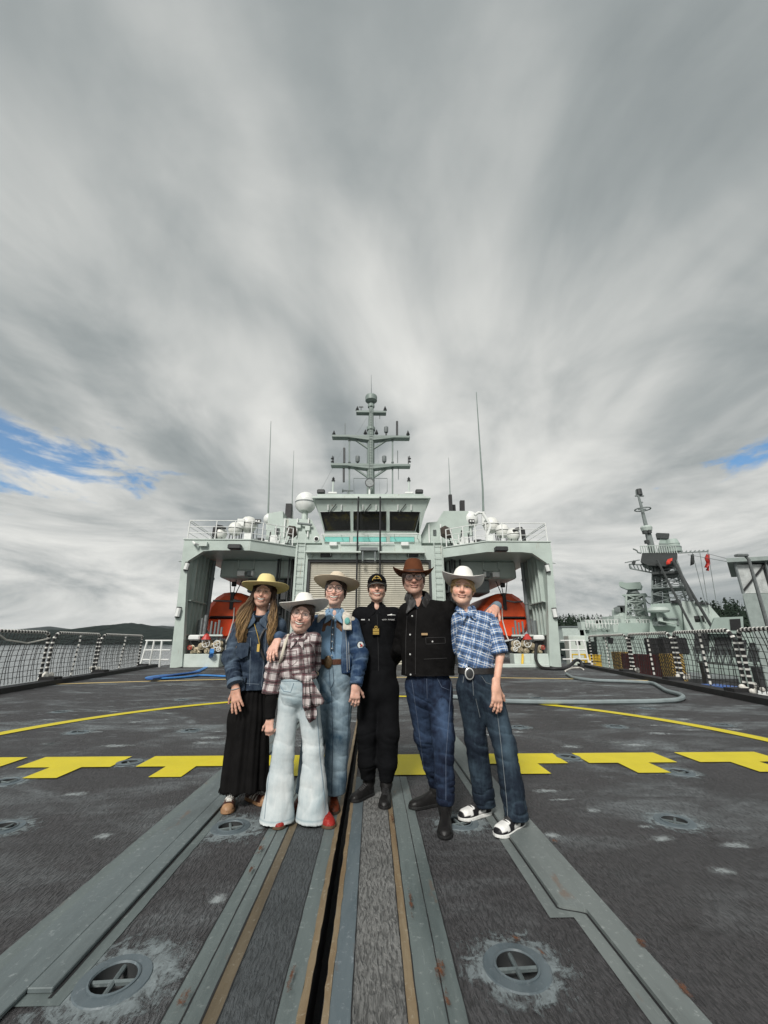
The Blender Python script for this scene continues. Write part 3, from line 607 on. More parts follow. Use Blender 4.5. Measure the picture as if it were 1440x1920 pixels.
# valve stations at the foot of each bay
def valve_station(s):
    t = thing('valve_station', f'{SIDE[s]} cluster of brass fire valves over a pale green box', 'valve station', (CX + s * 8.6, YF, 0), 'valve stations at the bay feet'); rr = random.Random(11)
    xa, xb = CX - 9.05, CX - 7.3
    b_ = MB(); box_m(b_, (xa, YF + .1, 0), (xb, YF + .8, .62), s, bevel=.02); b_.build('base_box', hull_b, t)
    b_ = MB(); box_m(b_, (xa + .02, YF + .5, .622), (xb - .02, YF + .78, 1.25), s); b_.build('back_panel', dark, t)
    spots = [(.22, .92, .12), (.48, .80, .15), (.72, .98, .19), (.98, 1.12, .23), (1.02, .76, .15), (1.32, .80, .15), (1.52, 1.08, .21), (.30, .70, .09), (.62, .70, .08), (1.64, .84, .13), (1.25, 1.02, .12)]
    for i, (dx, zz, r) in enumerate(spots):
        x_ = xa + dx; c = (x_ if s < 0 else 2 * CX - x_, YF + .34, zz); v = MB()
        v.lathe([(r, .0), (r, .05), (r * .72, .06), (r * .72, .16), (r * .9, .17), (r * .9, .21), (r * .5, .22), (r * .35, .30)], (c[0], YF + .48, zz), 14, (0, -1, 0)); v.build('valve', brass, t, True)
        if i % 3 == 0:
            h = MB(); h.tube([(c[0] + r * .8 * math.cos(a), YF + .14, zz + r * .8 * math.sin(a)) for a in np.linspace(0, 2 * math.pi, 16, endpoint=False)], .018, 5, closed=True)
            for k in range(2): a = k * math.pi / 2 + .4; d = np.array([math.cos(a), 0, math.sin(a)]) * r * .8; h.tube([V3((c[0], YF + .14, zz)) - d, V3((c[0], YF + .14, zz)) + d], .012, 5)
            h.build('handwheel', white if i else redm, t, True)
    for dx, z0, z1, r in ((.55, 1.2, 2.35, .06), (.72, 1.2, 2.5, .09), (1.05, 1.2, 2.2, .05), (1.25, 1.3, 2.15, .05), (1.42, 1.25, 2.25, .055), (1.58, 1.2, 1.9, .05)):
        x_ = xa + dx; MB().tube(mpts([(x_, YF + .4, z0), (x_, YF + .4, z1)], s), r, 8).build('pipe', steel if r > .055 else grey, t, True)
    c0, c1 = mpts([(xa + .95, YF + .2, 1.30), (xa + .95, YF + .2, 1.55)], s); MB().lathe([(.24, 0), (.12, .22), (.05, .28)], c0, 10).build('red_cap', redm, t)
    b_ = MB(); box_m(b_, (xa + .05, YF + .15, 1.26), (xa + .62, YF + .45, 1.52), s, bevel=.06); b_.build('light_box', white, t)
    b_ = MB(); box_m(b_, (xa + .6, YF + .2, 1.46), (xb - .02, YF + .3, 1.54), s); b_.build('pipe_bracket', hull_b, t)
    if s > 0:
        c = mir((xb - .2, YF - .35, 0)); MB().prism([(c[0] - .05, c[1], 0), (c[0] + .05, c[1], 0), (c[0] + .25, c[1] + .3, .62), (c[0] + .15, c[1] + .3, .62)], (0, .06, 0)).build('yellow_wedge', yellow, t)
        b_ = MB(); b_.box((c[0] - 1.6, YF - .5, 0), (c[0] + 1.3, YF + .095, .16), bevel=.02); b_.build('kerb_box', hull_b, t)
for s in (-1, 1): valve_station(s)

# ------------------------------------------------------------------ guard rails, canisters, domes on the bay roofs
ZR = 6.414
def guard_rail(s):
    t = thing('guard_rail', f'white pipe guard rail round the {SIDE[s]} bay roof', 'railing', (CX + s * 7, YF, ZR), 'guard rails on the bay roofs')
    P = mpts([(CX - 9.75, 27, ZR), (CX - 9.75, 24, ZR), (CX - 9.75, YF + .1, ZR), (CX - 8.3, YF + .1, ZR), (CX - 7.3, YF + .1, ZR), (CX - 6.4, YF + .12, ZR), (CX - 5.9, YF + .50, ZR), (CX - 5.3, YF + .95, ZR), (CX - 4.45, YH - .02, ZR)], s)
    for p in P: MB().tube([p, (p[0], p[1], ZR + 1.05)], .032, 6).build('post', white, t)
    for k, zz in enumerate((1.05, .7, .36)): MB().tube([(p[0], p[1], ZR + zz) for p in P], .026 if k == 0 else .018, 6).build('rail', white, t)
    a, b_, c_ = P[1], P[2], P[3]
    MB().tube([(b_[0], b_[1], ZR + .95), (c_[0], c_[1] + .05, ZR + .05)], .02, 5).build('brace', grey, t)
for s in (-1, 1): guard_rail(s)
M_cap = paint('canister white', (.70, .70, .66), .45, var=.08, scale=4, streak=.25)
def canister(px, py, Y, r, s, label):
    c = q(px, py, Y); c = c if s < 0 else c
    t = thing('life_raft_canister', label, 'life raft', (c[0], c[1], c[2] - r), 'life raft canisters on the bay roofs')
    for k, (z0, z1) in enumerate(((-1, -.03), (.03, 1))):
        pr = [(r * .9 * math.sin(math.acos(max(-1, min(1, z)))), r * z) for z in np.linspace(z0, z1, 6)]
        MB().lathe([(max(.002, a), b) for a, b in pr], c, 18).build('shell_half', M_cap, t, True)
    MB().lathe([(r * .93, -.03 * r), (r * .95, 0), (r * .93, .03 * r)], c, 18, caps=False).build('seam_band', dark, t)
    st = MB()
    for a in (.6, 2.2, 3.9, 5.4): st.tube([(c[0] + r * .6 * math.cos(a), c[1] + r * .6 * math.sin(a), c[2] - r * .6), (c[0] + r * .8 * math.cos(a), c[1] + r * .8 * math.sin(a), ZR)], .03, 5)
    st.build('cradle', dark, t)
canister(414, 1001, 22.3, .38, -1, 'lowest white life raft canister on the left bay roof beside the black post')
canister(441, 992, 23.2, .44, -1, 'middle white life raft canister on the left bay roof')
canister(466, 984, 24.0, .55, -1, 'largest white life raft canister on the left bay roof nearest the radome')
canister(962, 1003, 22.3, .42, 1, 'lowest white life raft canister on the right bay roof beside the black post')
canister(942, 996, 23.2, .46, 1, 'middle white life raft canister on the right bay roof')
canister(921, 985, 24.0, .55, 1, 'white life raft canister on the right bay roof under the bent pipe')
def clutter(s):
    """deck lockers and gear between the canisters"""
    t = thing('deck_gear', f'white lockers and dark gear crowded on the {SIDE[s]} bay roof', 'deck gear', (CX + s * 5.6, 23, ZR)); rr = random.Random(21)
    for k in range(15):
        x_ = CX - rr.uniform(4.9, 7.6); y_ = 21.9 + rr.uniform(.1, 2.0) + max(0, (x_ - CX + 6.3) * .5); w_, h_ = rr.uniform(.15, .42), rr.uniform(.2, .75)
        b_ = MB(); box_m(b_, (x_ - w_ / 2, y_, ZR), (x_ + w_ / 2, y_ + .3, ZR + h_), s, bevel=.03); b_.build('locker' if k % 2 else 'gear_box', [white, dark, hull_b, grey, white][k % 5], t)
    for k in range(6):
        x_ = CX - rr.uniform(4.9, 7.0); y_ = 22.4 + rr.uniform(.2, 1.2); MB().tube(mpts([(x_, y_, ZR), (x_ + rr.uniform(-.5, .5), y_, ZR + rr.uniform(.6, 1.1))], s), .04, 6).build('strut', [white, dark][k % 2], t)
    c = q(452, 980, 23.5) if s < 0 else None
    if c: MB().box((c[0] - .2, 23.4, c[2] - .22), (c[0] + .2, 23.5, c[2] + .22)).build('notice_board', white, t); MB().tube([(c[0], 23.45, ZR), (c[0], 23.45, c[2])], .03, 5).build('board_post', white, t)
    ca = q(484 if s < 0 else 884, 978, 23.2); MB().box((ca[0] - .17, 23.1, ca[2] - .12), (ca[0] + .17, 23.25, ca[2] + .12)).build('twin_lamp', dark, t)
    for d in (-.08, .08): MB().lathe([(.055, 0), (.055, .03)], (ca[0] + d, 23.1, ca[2]), 10, (0, -1, 0)).build('lens', white, t)
    MB().tube([(ca[0], 23.2, ZR), (ca[0], 23.2, ca[2] - .1)], .03, 5).build('lamp_post', grey, t)
for s in (-1, 1): clutter(s)
def fire_monitor(px, s):
    c = q(px, 1012, 22.0); t = thing('fire_monitor', f'black fire monitor post behind the {SIDE[s]} guard rail', 'fire monitor', (c[0], 22, ZR), 'black fire monitors')
    MB().tube([(c[0], 22, ZR), (c[0], 22, ZR + .9)], .13, 8).build('post', black, t, True); d = -s
    MB().tube([(c[0], 22, ZR + .8), (c[0] + d * .1, 22, ZR + .98), (c[0] + d * .35, 21.95, ZR + .95), (c[0] + d * .6, 21.9, ZR + .82)], [.12, .12, .09, .06], 8).build('nozzle', black, t, True)
fire_monitor(401, -1); fire_monitor(982, 1)
def dome(px, pyc, Y, r, name, label, ped=0.5, band=True):
    c = q(px, pyc, Y); t = thing(name, label, 'radome', (c[0], c[1], c[2] - r - ped), 'white domes on the superstructure')
    pr = [(.62 * r, -.95 * r), (.95 * r, -.55 * r), (r, -.1 * r), (r, .05 * r)] + [(r * math.cos(a), .05 * r + r * math.sin(a)) for a in np.linspace(.15, math.pi / 2, 8)]
    MB().lathe([(max(.003, a), b) for a, b in pr], c, 24).build('dome_shell', white, t, True)
    if band: MB().lathe([(r * 1.015, -.14 * r), (r * 1.02, -.08 * r), (r * 1.015, -.02 * r)], c, 24, caps=False).build('flange', grey, t)
    MB().lathe([(.30 * r, -.95 * r - ped), (.30 * r, -.93 * r)], c, 12).build('pedestal', hull_b, t)
dome(573, 942, 25.5, .68, 'radome', 'large white radome on a pedestal left of the bridge', .9)
dome(503, 973, 25.0, .30, 'radome', 'small white dome at the left edge of the casing', .5, False)
dome(881, 974, 24.6, .52, 'radome', 'white dome with twin lamps right of the bridge', .6, False)

# ------------------------------------------------------------------ casings, bridge, mast
def block(name, label, pts, Y, depth, mat=None, cat='ship superstructure'):
    """outline traced at distance Y, given its real depth"""
    P = [q(a, b, Y) for a, b in pts]; t = thing(name, label, cat, (P[0][0], Y, P[0][2])); MB().prism(P, (0, depth, 0)).build('casing', mat or hull, t); return t
lc = block('funnel_casing', 'stepped green casing left of the bridge', [(497, 1018), (504, 962), (530, 958), (531, 972), (584, 974), (606, 1018)], 24.2, 4.0)
rc = block('funnel_casing', 'sloping green casing right of the bridge carrying two black exhausts', [(786, 1018), (800, 980), (819, 978), (832, 958), (878, 958), (880, 1018)], 24.2, 4.0)
for t_, px in ((lc, (515, 1000, 524)), (rc, (812, 1003, 818))):
    for k in range(5): a = q(px[0], px[1] - k * 2.2, 24.15); b_ = q(px[2], px[1] - k * 2.2, 24.15); MB().box((a[0], 24.12, a[2]), (b_[0], 24.197, a[2] + .03)).build('louvre', grey, t_)
for a in ((545, 992), (560, 985), (577, 990)):
    c = q(*a, 24.1); MB().box((c[0] - .16, 24.0, c[2] - .2), (c[0] + .16, 24.197, c[2] + .2), bevel=.03).build('switch_box', hull_b, lc)
for px in (535, 558, 579): A = q(px, 972, 24.1); MB().tube([A, (A[0], A[1], A[2] - 1.2)], .05, 6).build('pipe', white, lc)
for px in (804, 826): A = q(px, 983, 24.1); MB().tube([A, (A[0], A[1], A[2] - 1.2)], .05, 6).build('pipe', white, rc)
A, B = q(558, 981, 24.0), q(585, 984, 24.0); MB().tube([A, B], .07, 8).build('searchlight_arm', grey, lc)
c = q(593, 1010, 24.1); MB().lathe([(.17, 0), (.17, .04), (.12, .05)], (c[0], 24.19, c[2]), 14, (0, -1, 0)).build('porthole', white, lc); MB().lathe([(.115, 0), (.115, .02)], (c[0], 24.13, c[2]), 14, (0, -1, 0)).build('porthole_glass', M_win, lc)
def exhaust(px, py0, py1, w_, Y, label, slant=0):
    a, b_ = q(px, py0, Y), q(px, py1, Y); t = thing('exhaust_stack', label, 'exhaust', a, 'black exhaust stacks')
    MB().prism([(a[0] - w_, Y, a[2] - .5), (a[0] + w_, Y, a[2] - .5), (a[0] + w_ + slant, Y, b_[2]), (a[0] - w_ + slant, Y, b_[2])], (0, w_ * 2, 0)).build('stack', black, t)
    MB().box((a[0] - w_ * 1.3, Y - .05, a[2] - .52), (a[0] + w_ * 1.3, Y + w_ * 2.2, a[2] - .42)).build('foot_flange', grey, t)
exhaust(846, 956, 927, .11, 25.5, 'tall thin black exhaust with a whip antenna above it'); exhaust(867, 957, 938, .15, 25.5, 'shorter slanted black exhaust right of the tall one', .05)
exhaust(852, 957, 946, .10, 26.2, 'lowest black exhaust between the two taller stacks'); exhaust(540, 960, 944, .19, 25.6, 'square black exhaust left of the large radome')
bp = thing('vent_pipe', 'white bent vent pipe rising over the right bay roof', 'pipe', q(908, 1005, 23.6))
MB().tube([q(912, 1008, 23.6), q(920, 985, 23.6), q(905, 962, 23.6), q(897, 961, 23.6), q(890, 966, 23.6)], .09, 8).build('bent_pipe', white, bp, True)
for pts, lab, cx_ in (([(536, 990), (541, 984), (553, 985), (555, 1000), (548, 1006), (537, 1002)], 'brown canvas covered light on the left casing', 545), ([(827, 988), (835, 984), (847, 990), (850, 1005), (838, 1008), (828, 1003)], 'brown canvas covered light on the right casing', 838)):
    t = thing('covered_light', lab, 'covered light', q(cx_, 1010, 23.0), 'canvas covered lights'); P = [q(a, b, 22.9) for a, b in pts]; c = V3(np.mean(P, 0))
    mb = MB(); rings = []
    for f, k in ((0, .65), (.12, 1), (.35, 1.02), (.5, .7)): rings.append([tuple(c + (V3(p) - c) * k * random.Random(i + int(f * 99)).uniform(.9, 1.08) + V3((0, f, 0))) for i, p in enumerate(P)])
    mb.grid(rings, True); n = len(P); mb.add(rings[0], [tuple(range(n - 1, -1, -1))]); mb.add(rings[-1], [tuple(range(n))]); mb.build('canvas_cover', brown, t)
    MB().tube([(c[0], 23.1, c[2] - .2), (c[0], 23.1, 6.4)], .05, 6).build('stand', grey, t); MB().box((c[0] - .3, 22.6, 6.16), (c[0] + .35, 22.9, 6.34), bevel=.04).build('work_lamp', white, t)

br = thing('bridge_house', 'green bridge with three big slanted dark windows above the hangar door', 'ship superstructure', (CX, 23.4, 6.5))
YT, YBt = 23.0, 23.75                                       # the face leans out toward the top
def face(px, py):
    """a point on the leaning bridge front"""
    f = (py - 935) / (1000 - 935); return q(px, py, YT + (YBt - YT) * f)
TL, TR, BL, BR = face(598, 936), face(795, 936), face(608, 1000), face(789, 1000)
TL, TR, BL, BR = face(590, 937), face(803, 937), face(609, 1001), face(786, 1001)
# front wall as a frame round three window openings
wins = [[(601, 960), (656, 959), (657, 995), (610, 996)], [(663, 959), (724, 959), (724, 995), (663, 995)], [(731, 959), (787, 960), (778, 996), (731, 995)]]
def frame_wall():
    o = [(590, 937), (803, 937), (786, 1001), (609, 1001)]
    vs = [Vector(p) for p in o]; es = [(i, (i + 1) % 4) for i in range(4)]
    for w_ in wins:
        b0 = len(vs); vs += [Vector(p) for p in w_]; es += [(b0 + i, b0 + (i + 1) % 4) for i in range(4)]
    r = delaunay_2d_cdt(vs, es, [], 1, 1e-5); mb = MB(); fs = []
    for f in r[2]:
        c = sum((r[0][i] for i in f), Vector((0, 0))) / 3
        if not any(min(p[0] for p in w_) < c[0] < max(p[0] for p in w_) and min(p[1] for p in w_) < c[1] < max(p[1] for p in w_) for w_ in wins): fs.append(tuple(f))
    P = [face(p[0], p[1]) for p in r[0]]; n = len(P); mb.add(P, fs); mb.add([(p[0], p[1] + .12, p[2]) for p in P], [f[::-1] for f in fs])
    for w_ in wins: Q = [face(*p) for p in w_]; mb.add(Q + [(p[0], p[1] + .12, p[2]) for p in Q], [(i, (i + 1) % 4, 4 + (i + 1) % 4, 4 + i) for i in range(4)])
    return mb
frame_wall().build('front_wall', hull, br)
for k, w_ in enumerate(wins):
    Q = [V3(face(*p)) for p in w_]; c = sum(Q) / 4; wo = MB(); wo.prism([c + (p - c) * 1.002 + V3((0, .10, 0)) for p in Q], (0, .03, 0)); pane = wo.build('window', M_win, br)
    gk = MB(); gk.tube([c + (p - c) * .985 + V3((0, -.005, 0)) for p in Q], .04, 5, closed=True); gk.build('gasket', black, pane)
    fr_ = MB(); fr_.tube([c + (p - c) * 1.03 + V3((0, -.01, 0)) for p in Q], .022, 5, closed=True); fr_.build('frame', hull_b, pane)
    # a wiper and two washer bottles above each pane
    xm = (w_[0][0] + w_[1][0]) / 2
    for d in (-13, 12): A = V3(face(xm + d, 947)); MB().tube([A + V3((0, -.06, 0)), V3(face(xm + d, 957)) + V3((0, -.05, 0))], .05, 7).build('washer_bottle', white, br, True)
    MB().tube([V3(face(xm + 3 - 1, 946)) + V3((0, -.08, 0)), V3(face(xm - 7, 957)) + V3((0, -.06, 0)), V3(face(xm - 11, 963)) + V3((0, -.04, 0))], .028, 5).build('wiper', black, br)
bk = MB(); D_ = V3((0, 4.5, 0))
for a, b_ in ((TL, BL), (BR, TR)): bk.add([a, b_, V3(b_) + D_, V3(a) + D_], [(0, 1, 2, 3)])
bk.add([V3(TL) + D_, V3(TR) + D_, V3(BR) + D_, V3(BL) + D_], [(0, 1, 2, 3)]); bk.build('side_wall', hull, br)
MB().prism([V3(TL) + V3((-.12, -.25, .03)), V3(TR) + V3((.12, -.25, .03)), V3(TR) + V3((.12, 4.7, .03)), V3(TL) + V3((-.12, 4.7, .03))], (0, 0, .12)).build('visor', hull_b, br)
MB().prism([V3(TL) + V3((.15, 0, .152)), V3(TR) + V3((-.25, 0, .152)), V3(TR) + V3((-.25, 4.5, .152)), V3(TL) + V3((.15, 4.5, .152))], (0, 0, .22)).build('roof', hull, br)
a, b_ = q(605, 1001, 23.8), q(790, 1022, 23.8); MB().box((a[0], 23.8, b_[2] - .2), (b_[0], 24.6, a[2])).build('sill_wall', hull, br)
for x0, x1 in ((609, 655), (662, 724), (731, 777)):
    a, b_ = q(x0, 1006, 23.78), q(x1, 1017, 23.78); w_ = MB().box((a[0], 23.76, b_[2]), (b_[0], 23.797, a[2]), bevel=.015).build('lower_window', M_teal, br)
    MB().tube([(a[0], 23.75, a[2]), (b_[0], 23.75, a[2]), (b_[0], 23.75, b_[2]), (a[0], 23.75, b_[2])], .025, 5, closed=True).build('frame', hull_b, w_)
rl = MB(); a, b_ = q(602, 1002, 23.3), q(787, 1001, 23.3); rl.tube([a, b_], .032, 6)
for px in (605, 640, 690, 740, 784): c = q(px, 1001.5, 23.3); rl.tube([c, (c[0], 23.8, c[2] - .12)], .02, 5)
rl.build('grab_rail', white, br)
dk = thing('hangar_top_light_bar', 'long bar with two white work lamps along the hangar top edge', 'light bar', q(690, 1020, 22.5)); a, b_ = q(638, 1018.5, 22.5), q(739, 1018.5, 22.5); MB().tube([a, b_], .045, 6).build('bar', white, dk)
for px in (625, 759): c = q(px, 1020, 22.5); MB().box((c[0] - .22, 22.4, c[2] - .12), (c[0] + .22, 22.62, c[2] + .1), bevel=.03).build('work_lamp', white, dk); MB().tube([(c[0], 22.55, c[2]), (c[0], 22.8, 6.36)], .03, 5).build('lamp_foot', grey, dk)
for px, lab in ((672, 'left of two thin black cables hanging down the bridge and door'), (713, 'right of two thin black cables hanging down the bridge and door')):
    c = q(px, 930, 22.4); t = thing('hanging_cable', lab, 'cable', (c[0], 22.45, 0), 'black cables down the hangar front')
    MB().tube([(c[0], 22.75, c[2] + .05), (c[0], 22.45, c[2] - .3), (c[0], 22.42, 6.4), (c[0], 22.42, 0)], .055, 6).build('cable', black, t)
for px, lab, sgn in ((602, 'black searchlight at the left front of the bridge roof', -1), (786, 'black searchlight at the right front of the bridge roof', 1)):
    c = q(px, 922, 23.4); t = thing('searchlight', lab, 'searchlight', (c[0], 23.4, c[2] - .25), 'searchlights on the bridge roof')
    MB().box((c[0] - .24, 23.25, c[2] - .13), (c[0] + .24, 23.6, c[2] + .13), bevel=.05).build('lamp_body', dark, t); MB().tube([(c[0], 23.45, c[2] - .13), (c[0], 23.45, c[2] - .35)], .06, 6).build('stand', dark, t)
for px, lab in ((624, 'slim light post on a foot at the left of the bridge roof'), (767, 'slim light post on a foot at the right of the bridge roof')):
    c = q(px, 924, 24); tp = q(px, 899, 24); t = thing('light_post', lab, 'light post', c, 'light posts on the bridge roof')
    MB().tube([c, (c[0], 24, tp[2] - .1)], .06, 6).build('post', hull_b, t); MB().lathe([(.12, 0), (.12, .05), (.05, .06), (.1, .16), (.02, .3)], (c[0], 24, tp[2] - .12), 8).build('lantern', dark, t)
    MB().box((c[0] - .28, 23.85, c[2] - .12), (c[0] + .28, 24.15, c[2] + .02), bevel=.03).build('foot', white, t)
c = q(652, 920, 23.6); t = thing('horn', 'grey ship horn lying on the bridge roof', 'horn', (c[0], 23.6, c[2])); MB().lathe([(.14, 0), (.06, .12), (.05, .7)], (c[0] - .35, 23.6, c[2]), 10, (1, 0, 0)).build('trumpet', grey, t, True); MB().tube([(c[0], 23.6, c[2] - .25), (c[0], 23.6, c[2])], .05, 6).build('foot', grey, t)

YM = 25.0
M_mast = paint('mast paint', (.20, .245, .225), .5, var=.12, scale=2.0, streak=.4)
mast = thing('mast', 'grey-green main mast with three cross yards above the bridge', 'mast', q(695, 930, YM))
def mq(px, py, dy=0): return V3(q(px, py, YM + dy))
A0, A1, A2 = mq(695, 935), mq(695.5, 805), mq(696, 757)
MB().tube([A0, A1], [.27, .24], 10).build('lower_pole', M_mast, mast, True); MB().tube([A1, A2], [.20, .16], 10).build('upper_pole', M_mast, mast, True)
MB().lathe([(.3, -.1), (.3, .12)], A1, 12).build('collar', M_mast, mast); MB().lathe([(.24, -.1), (.24, .12)], A2 + V3((0, 0, -.2)), 12).build('collar', M_mast, mast)
lad = MB()
for d in (-.12, .12): lad.bar(mq(695, 930, -.34) + V3((d, 0, 0)), mq(696, 760, -.28) + V3((d, 0, 0)), .025)
for k in range(34): p = mq(695, 930, -.34) * (1 - k / 34) + mq(696, 760, -.28) * (k / 34); lad.bar(p - V3((.12, 0, 0)), p + V3((.12, 0, 0)), .02)
lad.build('mast_ladder', M_mast, mast)
top = mq(696, 748); MB().lathe([(.22, -.32), (.42, -.18), (.43, .14), (.40, .22), (.1, .27)], top, 20).build('satellite_drum', M_mast, mast, True); MB().tube([A2, top - V3((0, 0, .3))], .12, 8).build('drum_neck', M_mast, mast)
MB().tube([top + V3((.02, -.3, -.3)), mq(696, 703)], [.03, .012], 5).build('whip_antenna', grey, mast)
for (xa, xb, py, hh, th) in ((668, 724, 774, .30, .22), (623, 768, 820, .30, .26), (621, 769, 873, .30, .26)):
    a, b_ = mq(xa, py), mq(xb, py); yd = MB(); ctr = (a + b_) / 2
    yd.box((a[0], YM - th, a[2] - .09), (b_[0], YM + th, a[2] + .08), bevel=.02); 
    if xb - xa > 100: yd.prism([(ctr[0] - 1.6, YM - th - .003, a[2] - .085), (ctr[0] + 1.6, YM - th - .003, a[2] - .085), (ctr[0] + .2, YM - th - .003, a[2] - .28), (ctr[0] - .2, YM - th - .003, a[2] - .28)], (0, th * 2.02, 0))
    yd.build('yard', M_mast, mast)
    if xb - xa > 100:
        for sg in (-1, 1): MB().tube([ctr + V3((sg * 1.25, 0, -.1)), ctr + V3((sg * .2, 0, -.86 - .0))], .085, 6).build('diagonal_brace', M_mast, mast)
for px in (655, 736):
    MB().tube([mq(px, 822), mq(px, 870)], .05, 6).build('strut', M_mast, mast); MB().tube([mq(px, 874), mq(px, 926)], .05, 6).build('strut', M_mast, mast)
    for py in (826, 867, 878): MB().lathe([(.09, -.04), (.09, .04)], mq(px, py), 8).build('strut_flange', grey, mast)
for px, y0, y1, r in ((647, 818, 794, .03), (744.5, 818, 790, .075), (645.5, 868, 840, .075), (644.5, 878, 904, .07), (745.5, 868, 845, .03), (747, 877, 899, .025), (712, 778, 785, .03)):
    MB().tube([mq(px, y0), mq(px, y1)], r, 6).build('stick_antenna', dark if r > .05 else grey, mast)
for px, py in ((626, 815), (685, 813), (706, 813), (765, 815), (670, 769), (722, 769)): MB().lathe([(.13, -.02), (.13, .02), (.05, .05), (.11, .08), (.02, .32)], mq(px, py), 8).build('navigation_light', dark, mast)
for px, py in ((623, 860), (623, 866), (768, 860), (768, 866)): MB().lathe([(.10, -.02), (.10, .02), (.04, .04), (.02, .22)], mq(px, py), 8).build('navigation_light', dark, mast)
for px in (625.5, 765.5): MB().tube([mq(px, 872), mq(px, 856)], .03, 5).build('light_bracket', dark, mast)
for px, py, h_ in ((724, 806, 1.0), (670.5, 861, .8), (720.5, 861, .8)):
    c = mq(px, py); MB().lathe([(.12, -.22), (.15, -.15), (.15, .2), (.08, .26)], c, 10).build('camera_pod', grey, mast, True); MB().tube([c - V3((0, 0, .2)), c - V3((0, 0, .45))], .05, 6).build('pod_stem', dark, mast)
c = mq(677, 764); MB().tube([mq(677, 772), c], .025, 5).build('wind_sensor_stem', dark, mast); MB().box(c - V3((.16, .02, .0)), c + V3((.16, .02, .08))).build('wind_sensor', dark, mast)
for pts in (((688, 783), (668, 815)), ((704, 783), (709, 860)), ((709, 862), (712, 925)), ((688, 800), (686, 925)), ((648, 832), (600, 922))): MB().tube([mq(*p) for p in pts], .011, 4).build('halyard', grey, mast)
c = mq(693, 906, -.9); MB().lathe([(.05, .18), (.20, .12), (.29, .0), (.30, -.1), (.26, -.1), (.2, -.06)], c, 18, (0, 1, 0)).build('signal_lamp', dark, mast, True); MB().lathe([(.255, 0), (.255, .01)], c + V3((0, -.085, 0)), 18, (0, -1, 0)).build('lamp_lens', steel, mast)
MB().tube([c + V3((0, .1, -.25)), c + V3((0, .1, -.85))], .07, 6).build('lamp_stand', white, mast)
fr_ = MB(); fr_.tube([mq(664, 925, -1), mq(663, 897, -1), mq(726, 897, -1), mq(726, 922, -1), mq(722, 927, -1)], .022, 5); fr_.build('wire_frame', grey, mast)
def whip(pts, Y, label, r0=.05):
    P = [V3(q(a, b, Y)) for a, b in pts]; t = thing('whip_antenna', label, 'antenna', P[0], 'tall whip antennas'); n = len(P)
    MB().tube(P, [r0 * (1 - .7 * i / (n - 1)) for i in range(n)], 6).build('whip', M_mast, t)
    MB().tube([P[0], P[0] + (P[1] - P[0]) * .35], r0 * 1.6, 8).build('base_insulator', white, t)
whip([(502, 985), (504, 925), (505, 880), (508, 790)], 26, 'tall whip antenna left of the mast, farthest left', .07); whip([(548, 975), (548, 930), (551, 845)], 26, 'whip antenna just left of the large radome', .045)
whip([(845, 960), (843, 900), (841, 858)], 25.6, 'short whip antenna above the tall exhaust', .045); whip([(907, 985), (905, 915), (898, 810), (893, 735)], 26, 'tallest whip antenna right of the bridge', .085)

